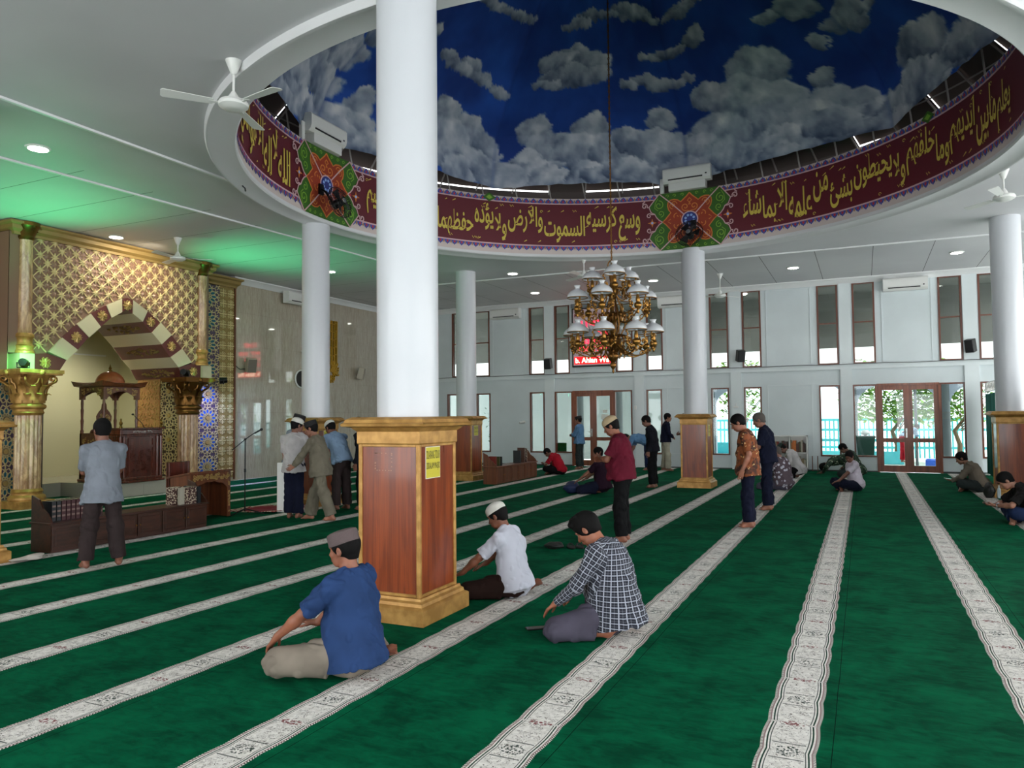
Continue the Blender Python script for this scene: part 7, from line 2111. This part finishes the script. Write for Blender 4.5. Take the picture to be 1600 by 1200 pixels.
# 19 white shirt boy propped on one hand
person('person', 'young man in white shirt sitting sideways, propped on one hand on the carpet', (-.22, 17.42), 205, 1.60,
       crossleg([dict(to=(-.12, .40, .22), hint=(-1, -.3, -.1), dir=(.3, 1, -.3), palm=(0, 0, -1), curl=.3), dict(to=(-.38, .02, .08), hint=(-.5, -.8, .2), dir=(-.4, .0, -1), palm=(-.3, -1, .2), curl=.1)][::-1][::-1], spine=(8, 0, 0), hunch=8, head=(24, 36, 0)) if False else
       crossleg([dict(to=(-.14, .42, .22), hint=(-1, -.3, -.1), dir=(.3, 1, -.3), palm=(0, 0, -1), curl=.3), dict(to=(.42, -.12, .07), hint=(.5, -.8, .2), dir=(.5, -.3, -.6), palm=(0, .3, -1), curl=.1)], spine=(2, 6, 0), hunch=8, head=(30, 40, 0), hem=.10),
       skin=(120, 78, 62), shirt=cPINKW, pants=cNAVY, hair='short', res=.0095)
# 20 right, stone jacket with phone
mSCR = Mat('lit_phone_screen', (160, 200, 190), .3, emit=(150, 210, 190), estr=.5)
def phone(t, D):
    w, Dd, Np, T = D['hands'][0]; c = w+Dd*.09+Np*.02
    M4 = Matrix([[*map(float, np.stack([T, Dd, Np], 1)[r]), float(c[r])] for r in range(3)]+[[0, 0, 0, 1]])
    o = thing('mobile_phone', 'phone held by the ' + t['who'], 'phone', (0, 0, 0))
    o.matrix_world = Matrix.Translation(t.location) @ Matrix.Rotation(t.rotation_euler.z, 4, 'Z') @ M4
    m = MB(); m.bbox(-.035, .035, -.07, .07, 0, .008, .002); m.build('phone_body', mBLACK, o, smooth=False); m = MB(); m.box(-.031, .031, -.065, .065, .008, .0086); m.build('screen', mSCR, o, smooth=False)
def who(w, f=phone):
    def g(t, D): t['who'] = w; f(t, D); del t['who']
    return g
person('person', 'man in stone-coloured jacket sitting cross-legged with a phone at the right', (2.12, 18.05), 176, 1.66,
       crossleg([dict(to=(-.06, .50, .22), hint=(-1, -.3, -.2), dir=(.1, 1, .1), palm=(0, .2, 1), curl=.5), dict(to=(.16, .46, .2), hint=(1, -.3, -.2), dir=(-.4, 1, .0), palm=(0, 0, 1), curl=.3)], spine=(20, 0, 0), hunch=22, head=(26, 0, 0)),
       skin=(134, 94, 74), shirt=cSTONE, pants=cDARKG, shirtkind='long', hair='full', res=.0095, extras=who('man in stone-coloured jacket at the right'))
# 21 right edge, black tee, watch
mWATCH = Mat('steel_watch', (200, 202, 206), .25, .8)
def watch(t, D):
    s_, e_, w_, a = D['arms'][0]; u_ = nrm(w_-e_); r1 = nrm(np.cross(u_, [0, 0, 1])); r2 = np.cross(u_, r1); c = w_-u_*.03
    m = MB(); m.tube([tuple(c+(r1*cos(b)+r2*sin(b))*.032) for b in [2*pi*i/16 for i in range(16)]], .009, 6, closed=True)
    m.ball(tuple(c+A3_(0, 0, 1)*.034), .018, 10, sc=(1, 1, .5)); m.build('wrist_watch', mWATCH, t)
A3_ = lambda *v: np.array(v, float)
person('person', 'man in black T-shirt and jeans sitting with head bowed at the right edge', (2.26, 13.15), 182, 1.68,
       crossleg([dict(to=(-.10, .54, .26), hint=(-1, -.2, -.4), dir=(.15, 1, .05), palm=(.3, .0, 1), curl=.5), dict(to=(.06, .54, .25), hint=(1, -.2, -.4), dir=(-.3, 1, .05), palm=(0, 0, 1), curl=.4)], spine=(26, 0, 0), hunch=24, head=(42, 0, 0)),
       skin=(150, 104, 84), shirt=cDARKT, pants=cDENIM, shirtkind='short', hair='short', res=.008, extras=lambda t, D: (who('man in black T-shirt at the right edge')(t, D), watch(t, D)))
# greeting group by the left medallion column
person('person', 'man in white shirt and white cap standing with his back turned in the greeting group', (-8.46, 9.62), 108, 1.63,
       stand([dict(to=(-.20, .14, .84), hint=(-.3, -1, 0), dir=(.1, .3, -1), palm=(1, 0, 0), curl=.3), dict(to=(.18, .34, 1.02), hint=(.6, -1, -.3), dir=(-.2, 1, -.1), palm=(-1, 0, 0), curl=.3)], spine=(-2, 0, 0), head=(14, -38, 0), hunch=8, gap=.075, hem=.26),
       skin=(132, 86, 68), shirt=cPALEW, pants=cNAVY, shirtkind='short', cap=('dome', kWHITE), res=.0085)
person('person', 'elderly man in olive-grey shirt suit and black cap reaching to shake hands', (-7.74, 9.40), 196, 1.60,
       stand([dict(to=(-.12, .46, .86), hint=(-.5, -.8, -.3), dir=(-.05, .9, -.5), palm=(1, 0, 0), curl=.3), dict(to=(.24, .10, .88), hint=(.4, -1, 0), dir=(0, .3, -1), palm=(-1, 0, 0), curl=.3)], spine=(6, 0, 0), head=(14, 0, 0), hunch=12, gap=.10, step=.24, hem=.28, cuff=(.10, .095)),
       skin=(148, 98, 78), shirt=cOLIVE, pants=cOLIVE, shirtkind='long', hair='short', cap=('peci', kBLACK), res=.0085, fat=.02)
person('person', 'taller man in black cap and grey robe behind the man in white', (-9.42, 10.66), 20, 1.70,
       stand(DOWN, spine=(4, 0, 0), head=(14, 0, 0), hunch=8, gap=.10, hem=.36, flare=1.2), skin=(140, 92, 72), shirt=cGREYT, pants=cOLIVE, shirtkind='long', hair='short', cap=('peci', kBLACK), res=.0095)
person('person', 'man in light blue shirt stooping, partly hidden by the nearest pedestal', (-8.42, 10.80), 165, 1.66,
       stand([dict(to=(-.12, .38, .82), hint=(-1, -.5, -.3), dir=(.2, .6, -.8), palm=(1, 0, 0), curl=.4), dict(to=(.12, .38, .82), hint=(1, -.5, -.3), dir=(-.2, .6, -.8), palm=(-1, 0, 0), curl=.4)], spine=(20, 0, 0), head=(30, 0, 0), hunch=16, gap=.12, hem=.2, collar=True),
       skin=(120, 76, 60), shirt=cLBLUE, pants=cBROWNP, shirtkind='rolled', hair='short', cap=('dome', kWHITE), res=.0085)
person('person', 'person in black, only a sleeve and leg visible beside the nearest pedestal', (-8.08, 11.0), 190, 1.64,
       stand(DOWN, spine=(3, 0, 0), head=(20, 0, 0), gap=.1, hem=.3), skin=(120, 76, 60), shirt=cBLACKJ, pants=cBLACK, shirtkind='long', hair='short', res=.0105)
# ================= outside =================
mGROUND = Mat('pale_tile_paving', (206, 200, 190), 0.6); mVER = Mat('veranda_tiles', (196, 208, 206), 0.25)
_p = mVER.pos(); mVER.color(mVER.mix(((_p[0]+40).mod(.6)).lt(.012).max(((_p[1]+40).mod(.6)).lt(.012)), (196, 208, 206), (150, 164, 164)))
mLAV = Mat('lavender_arcade_paint', (178, 180, 196), 0.6); mGREYW = Mat('grey_wall_paint', (150, 150, 146), 0.6); mTURQ = Mat('turquoise_paint', (90, 196, 206), 0.5); mDKCOL = Mat('grey_pillar_paint', (96, 98, 100), 0.6)
mLEAF = Mat('tree_leaves', (108, 160, 44), 0.6, spec=0.2); mLEAF.b.inputs['Transmission Weight'].default_value = 0.0; mLEAF2 = Mat('dark_leaves', (46, 92, 40), 0.6); mBARK = Mat('tree_bark', (120, 96, 74), 0.8)
_p = mLEAF.pos(); mLEAF.color(mLEAF.mix(mLEAF.noise(_p[3], 6, 2).ss(.35, .65), (74, 124, 30), (146, 190, 60)))
m = MB(); m.box(-40, 40, YN+.22, 60, -.25, -.16); struct(m.build('floor_yard', mGROUND, smooth=False))
m = MB(); m.box(-16, 9.5, YN+.2, YN+3.4, -.15, -.02); struct(m.build('floor_veranda', mVER, smooth=False))
# arcade wall of the veranda with arched openings
YA = YN+3.1
def arcade(xa, xb, cols):
    mb = MB()
    for x0, x1 in zip(cols, cols[1:]):
        w = x1-x0-.36; cx = (x0+x1)/2; n_ = 14
        for k in range(n_):
            a0, a1 = pi-pi*k/n_, pi-pi*(k+1)/n_
            u0, z0 = cx+w/2*cos(a0), 1.95+.62*sin(a0); u1, z1 = cx+w/2*cos(a1), 1.95+.62*sin(a1)
            mb.prism([(u0, z0), (u1, z1), (u1, 3.1), (u0, 3.1)], 0, .16, lambda u, v, h: (u, YA+h, v))
        mb.box(x1-.18, x1+.18, YA, YA+.16, 1.95, 3.1)
    mb.box(cols[0]-.18, cols[0]+.18, YA, YA+.16, -.02, 3.1)
    return mb
cols = [-4.9, -2.05, .0-.42, 2.55, 5.4]
cols = [-4.75, -2.05, -.35, 2.2, 4.9]
more = [-10.6, -9.55, -8.05, -6.2]
struct(arcade(-5, 5, cols).build('wall_veranda', mLAV, smooth=False))
m = MB(); m.box(-16, 9, YA, YA+.16, 3.72, 6.2); struct(m.build('wall_upper', mGREYW, smooth=False))
m = MB(); m.box(-16, 9, YN+.2, YA+.2, 5.45, 5.6); struct(m.build('ceiling_veranda', mGREYW, smooth=False))
for i, x in enumerate(cols+more):
    m = MB(); m.lathe([(.17, -.02), (.17, 3.1)], 16, (x, YA+.08, 0)); o = m.build('veranda_pillar', mDKCOL); tag(o, 'grey veranda pillar outside the windows, seen through the glass', 'pillar', 'grey veranda pillars')
# side rooms seen through the left windows
m = MB(); m.box(-20, -6.9, YN+5.2, YN+5.4, -.1, 3.0); struct(m.build('wall_annex', Mat('annex_paint', (176, 178, 176), .6), smooth=False))
m = MB(); m.bbox(-11.72, -11.5, YN+1.3, YN+1.55, -.1, 2.1, .03); o = m.build('dark_cupboard', mDARKW, smooth=False); tag(o, 'dark cupboard outside the glass left of the far bookcase', 'cupboard')
rg_ = random.Random(9); m = MB()
for k in range(130):
    c = Vector((-12.0+rg_.gauss(0, .16), YN+1.0+rg_.gauss(0, .12), 1.35+rg_.gauss(0, .38)))
    a = rg_.uniform(0, 6.3); d = Vector((cos(a), sin(a), rg_.uniform(-.4, .8))).normalized()*.13; s_ = Vector((-sin(a), cos(a), 0))*.03
    m.add([tuple(c), tuple(c+d*.5+s_), tuple(c+d), tuple(c+d*.5-s_)], [(0, 1, 2, 3)])
t = thing('potted_shrub', 'green shrub in shade behind the window next to the far pedestal', 'shrub', (0, 0, 0)); m.build('foliage', mLEAF2, t, smooth=False)
m = MB(); m.lathe([(.12, -.14), (.17, .2), (.18, .22)], 16, (-12.0, YN+1.0, 0)); m.build('pot', mBROWNG, t); m = MB(); m.tube([(-12, YN+1, .2), (-12, YN+1, 1.3)], .02, 6); m.build('stem', mBARK, t)
# turquoise fence
m = MB(); XA0, XA1 = -12, 12
for z in (.25, .95, 1.35): m.box(XA0, XA1, 33.0, 33.06, z-.05, z+.05)
for i in range(150):
    x = XA0+i*.16; m.box(x-.03, x+.03, 33.02, 33.05, -.15, 1.4)
t = tag(m.build('turquoise_fence', mTURQ, smooth=False), 'turquoise metal fence along the yard outside the glass doors', 'fence')
m = MB(); m.box(-4, 1.2, 29.0, 29.2, -.15, .28); m.box(-4, 1.2, 29.05, 29.15, .62, .72); m.box(-4, -3.8, 29.05, 29.15, .2, .7); m.box(1.0, 1.2, 29.05, 29.15, .2, .7)
t = tag(m.build('turquoise_railing', mTURQ, smooth=False), 'low turquoise railing in the yard behind the tall narrow window', 'railing')
# metal roof frame of the yard canopy
t = thing('yard_canopy', 'light steel canopy frame over the yard beyond the veranda', 'canopy', (0, 0, 0))
m = MB()
for y in (28.2, 31.5):
    for z in (2.95, 3.25): m.tube([(-9, y, z), (9, y, z)], .03, 6)
    for i in range(24):
        x = -9+i*.75; m.tube([(x, y, 2.95), (x+.375, y, 3.25)], .018, 5); m.tube([(x+.375, y, 3.25), (x+.75, y, 2.95)], .018, 5)
m.build('truss', mDKCOL, t)
for x in (-5, 1.55, 7.5):
    m = MB(); m.tube([(x, 28.2, -.15), (x, 28.2, 3.0)], .045, 8); m.build('post', mDKCOL, t)
# tree
def tree(x, y, z0, R_, n_, label, seed, leaf):
    t = thing('tree', label, 'tree', (x, y, -.15)); g_ = random.Random(seed); m = MB()
    m.tube([(0, 0, 0), (.05, 0, .6), (-.1, .05, 1.1), (.25, .1, 1.6)], [.09, .08, .07, .05], 8)
    for k in range(7):
        a = g_.uniform(0, 6.3); m.tube([(.1, 0, 1.1+.08*k), (.1+.6*cos(a), .5*sin(a), 1.7+.1*k), (.1+1.2*cos(a), 1.0*sin(a), 2.1+.16*k)], [.025, .015, .008], 6)
    m.build('trunk', mBARK, t); m = MB()
    for k in range(n_):
        a = g_.uniform(0, 6.3); r = R_*g_.random()**.5; z = z0+g_.uniform(-.75, 1.3)-.25*r*g_.random()
        c = Vector((r*cos(a), r*sin(a)*.7, z)); b = g_.uniform(0, 6.3)
        d = Vector((cos(b), sin(b), g_.uniform(-.9, .3))).normalized()*g_.uniform(.18, .30); s_ = Vector((-sin(b), cos(b), g_.uniform(-.3, .3)))*.07
        m.add([tuple(c), tuple(c+d*.4+s_), tuple(c+d), tuple(c+d*.4-s_)], [(0, 1, 2, 3)])
    m.build('foliage', leaf, t, smooth=False)
tree(1.0, 30.2, 2.45, 1.8, 2600, 'bright green leafy tree outside the right-hand glass door', 1, mLEAF)
tree(3.0, 30.8, 2.4, 1.3, 1300, 'bright green tree seen through the pane right of the right-hand door', 2, mLEAF)
tree(-4.3, 30.0, 2.6, .9, 700, 'bright green tree seen through the window by the medallion column', 3, mLEAF)
# wheelie bin
mBIN = Mat('dark_green_plastic', (24, 62, 50), .5)
t = thing('wheelie_bin', 'dark green wheeled bin outside the pane left of the right-hand door', 'bin', (.02, YN+2.4, -.02))
m = MB(); m.sq([(.20, .06), (.26, .88)]); m.build('bin_body', mBIN, t, smooth=False); m = MB(); m.bbox(-.29, .29, -.30, .30, .88, .95, .03); m.build('lid', mBIN, t, smooth=False)
for x in (-.2, .2): m = MB(); m.cyl((x-.03, .2, .08), (x+.03, .2, .08), .08, 12); m.build('wheel', mBLACK, t)
m = MB(); m.lathe([(.01, .95), (.12, .99), (.14, 1.05), (.08, 1.12), (.01, 1.13)], 10); m.build('rubbish_bag', mPLASTIC, t)
person('person', 'person in red trousers bending over outside the right-hand glass door', (1.15, 27.4), 40, 1.5,
       stand([dict(to=(-.15, .45, .6), hint=(-.5, .2, -1), dir=(0, .1, -1), palm=(0, -1, 0), curl=.3), dict(to=(.15, .45, .6), hint=(.5, .2, -1), dir=(0, .1, -1), palm=(0, -1, 0), curl=.3)], spine=(50, 0, 0), head=(60, 0, 0), hem=.16, hemdir=(0, -.7, -.6)),
       skin=(130, 90, 70), shirt=cLBLUE, pants=cRED, shirtkind='short', hair='short', res=.012)
m = MB(); m.bbox(-.2, .2, -.15, .15, 0, .3, .04); o = m.build('blue_bucket', Mat('blue_plastic', (40, 90, 200), .4), smooth=False); o.location = (1.95, 27.5, -.16); tag(o, 'blue box on the ground outside the right-hand door', 'box')
m = MB(); m.bbox(-.22, .22, -.02, .02, .4, .8, .01)
for x in (-.2, .2): m.tube([(x, 0, .0), (x, 0, .8)], .012, 6)
m.bbox(-.22, .22, -.42, 0, .38, .41, .01)
for x in (-.2, .2): m.tube([(x, -.4, 0), (x, -.4, .4)], .012, 6)
o = m.build('turquoise_chair', mTURQ); o.location = (-4.55, 27.2, -.16); tag(o, 'small turquoise chair outside the window by the medallion column', 'chair')

for i, x in enumerate((-11.5, -7.5, -3.4, .6, 3.6)):
    t = thing('ceiling_light', 'small veranda lamp beyond the upper windows, %s' % ('furthest left', 'above the left glass door', 'left of the medallion column', 'above the right-hand glass door', 'furthest right')[i], 'ceiling light', (x, YN+1.6, 5.45), 0, 'veranda lamps')
    m = MB(); m.lathe([(.13, -.03), (.15, 0)], 20); m.build('lamp_glass', mLAMPE, t)
# ================= light =================
EXPOSURE = 0.32
wd = bpy.data.worlds.new('world'); SC.world = wd; wd.use_nodes = True
bg = wd.node_tree.nodes['Background']; bg.inputs[0].default_value = (0.96, 0.98, 1.0, 1); bg.inputs[1].default_value = 4.6
def area(name, loc, rot, sx, sy, power, col=(1, 1, 1)):
    l = bpy.data.lights.new(name, 'AREA'); l.shape = 'RECTANGLE'; l.size = sx; l.size_y = sy; l.energy = power; l.color = col
    o = bpy.data.objects.new(name, l); COL.objects.link(o); o.location = loc; o.rotation_euler = rot; o['kind'] = 'structure'; return o
# daylight entering the glazed openings beside and behind the viewpoint
DAY = 4.5
for i, (a, b, z0, z1) in enumerate(EH):
    area('daylight', (XE+.3, (a+b)/2, (z0+z1)/2), (0, radians(90), 0), z1-z0, b-a, DAY*(b-a)*(z1-z0)*(1.0 if a < 8 else 1.9), (1.0, 0.99, 0.97))
for i, (a, b, z0, z1) in enumerate(SH):
    area('daylight', ((a+b)/2, YS-.3, (z0+z1)/2), (radians(90), 0, 0), b-a, z1-z0, DAY*.65*(b-a)*(z1-z0), (1.0, 0.99, 0.97))
def spot(name, loc, tgt, power, col, ang, blend=.6, r=.06):
    l = bpy.data.lights.new(name, 'SPOT'); l.energy = power; l.color = col; l.spot_size = radians(ang); l.spot_blend = blend; l.shadow_soft_size = r
    o = bpy.data.objects.new(name, l); COL.objects.link(o); o.location = loc; d = Vector(tgt)-Vector(loc); o.rotation_euler = d.to_track_quat('-Z', 'Y').to_euler(); o['kind'] = 'structure'; return o
for x, y, *_ in DL+DL_ADDED: spot('downlight', (x, y, ZC-.05), (x, y, 0), 34, (1, .97, .92), 150, .9, .09)  # one lamp under each fixture, the added unseen ones too
spot('green_lamp', (-13.6, 8.75, 2.8), (-12.8, 7.8, 5.4), 250, (.06, 1.0, .36), 104, 1.0)
spot('green_lamp', (-13.4, 12.6, 2.9), (-12.3, 13.5, 5.4), 230, (.06, 1.0, .36), 106, 1.0)
spot('green_lamp', (-13.75, 8.6, 2.95), (-14.5, 9.0, 2.3), 70, (.2, 1.0, .35), 120, .9)
spot('green_lamp', (-13.9, 13.0, 2.5), (-14.4, 13.2, 2.85), 5, (.2, 1.0, .35), 90, .9)
spot('violet_lamp', (-14.3, 13.6, 2.62), (-15.1, 13.7, .8), 110, (.42, .45, 1.0), 125, .9)
spot('violet_lamp', (-14.5, 14.1, 2.55), (-14.5, 16.2, 0.0), 40, (.30, .55, 1.0), 120, .9)
spot('warm_lamp', (-13.3, 11.3, 5.2), (-14.6, 11.3, 4.4), 75, (1, .86, .62), 130, .9)
spot('niche_lamp', (-15.9, 11.7, 3.42), (-17.0, 11.2, .8), 110, (1, .96, .78), 150, .9)

for x in (-11.5, -7.5, -3.4, .6, 3.6): spot('veranda_lamp', (x, YN+1.6, 5.38), (x, YN+1.7, 0), 170, (1, .97, .92), 165, .9, .1)
sun = bpy.data.lights.new('sun', 'SUN'); sun.energy = 8.0; sun.angle = .02; sun.color = (1, .96, .9)
so = bpy.data.objects.new('sun', sun); COL.objects.link(so); so.rotation_euler = Vector((.12, -.34, -.93)).to_track_quat('-Z', 'Y').to_euler(); so['kind'] = 'structure'
# ================= camera =================
_R = [[0.90523181, 0.02643277, 0.42409514], [0.42481189, -0.03398495, -0.90464351], [-0.00949938, 0.99907274, -0.04199321]]
cam = bpy.data.cameras.new('camera'); cam.sensor_width = 36; cam.lens = 1171.2335/1600*36
cam.clip_start = 0.05; cam.clip_end = 300
co_ = bpy.data.objects.new('camera', cam); COL.objects.link(co_)
mw = Matrix(_R).to_4x4(); mw.translation = Vector((0, 0, 1.65)); co_.matrix_world = mw
SC.camera = co_
SC.view_settings.view_transform = 'Standard'; SC.view_settings.look = 'None'
SC.view_settings.gamma = 1.0; SC.view_settings.use_curve_mapping = False
SC.view_settings.exposure = EXPOSURE
SC.cycles.use_denoising = True
SC.cycles.max_bounces = 7; SC.cycles.diffuse_bounces = 4; SC.cycles.glossy_bounces = 3
SC.cycles.transparent_max_bounces = 12; SC.cycles.transmission_bounces = 4
SC.cycles.sample_clamp_indirect = 6.0; SC.cycles.caustics_reflective = False; SC.cycles.caustics_refractive = False
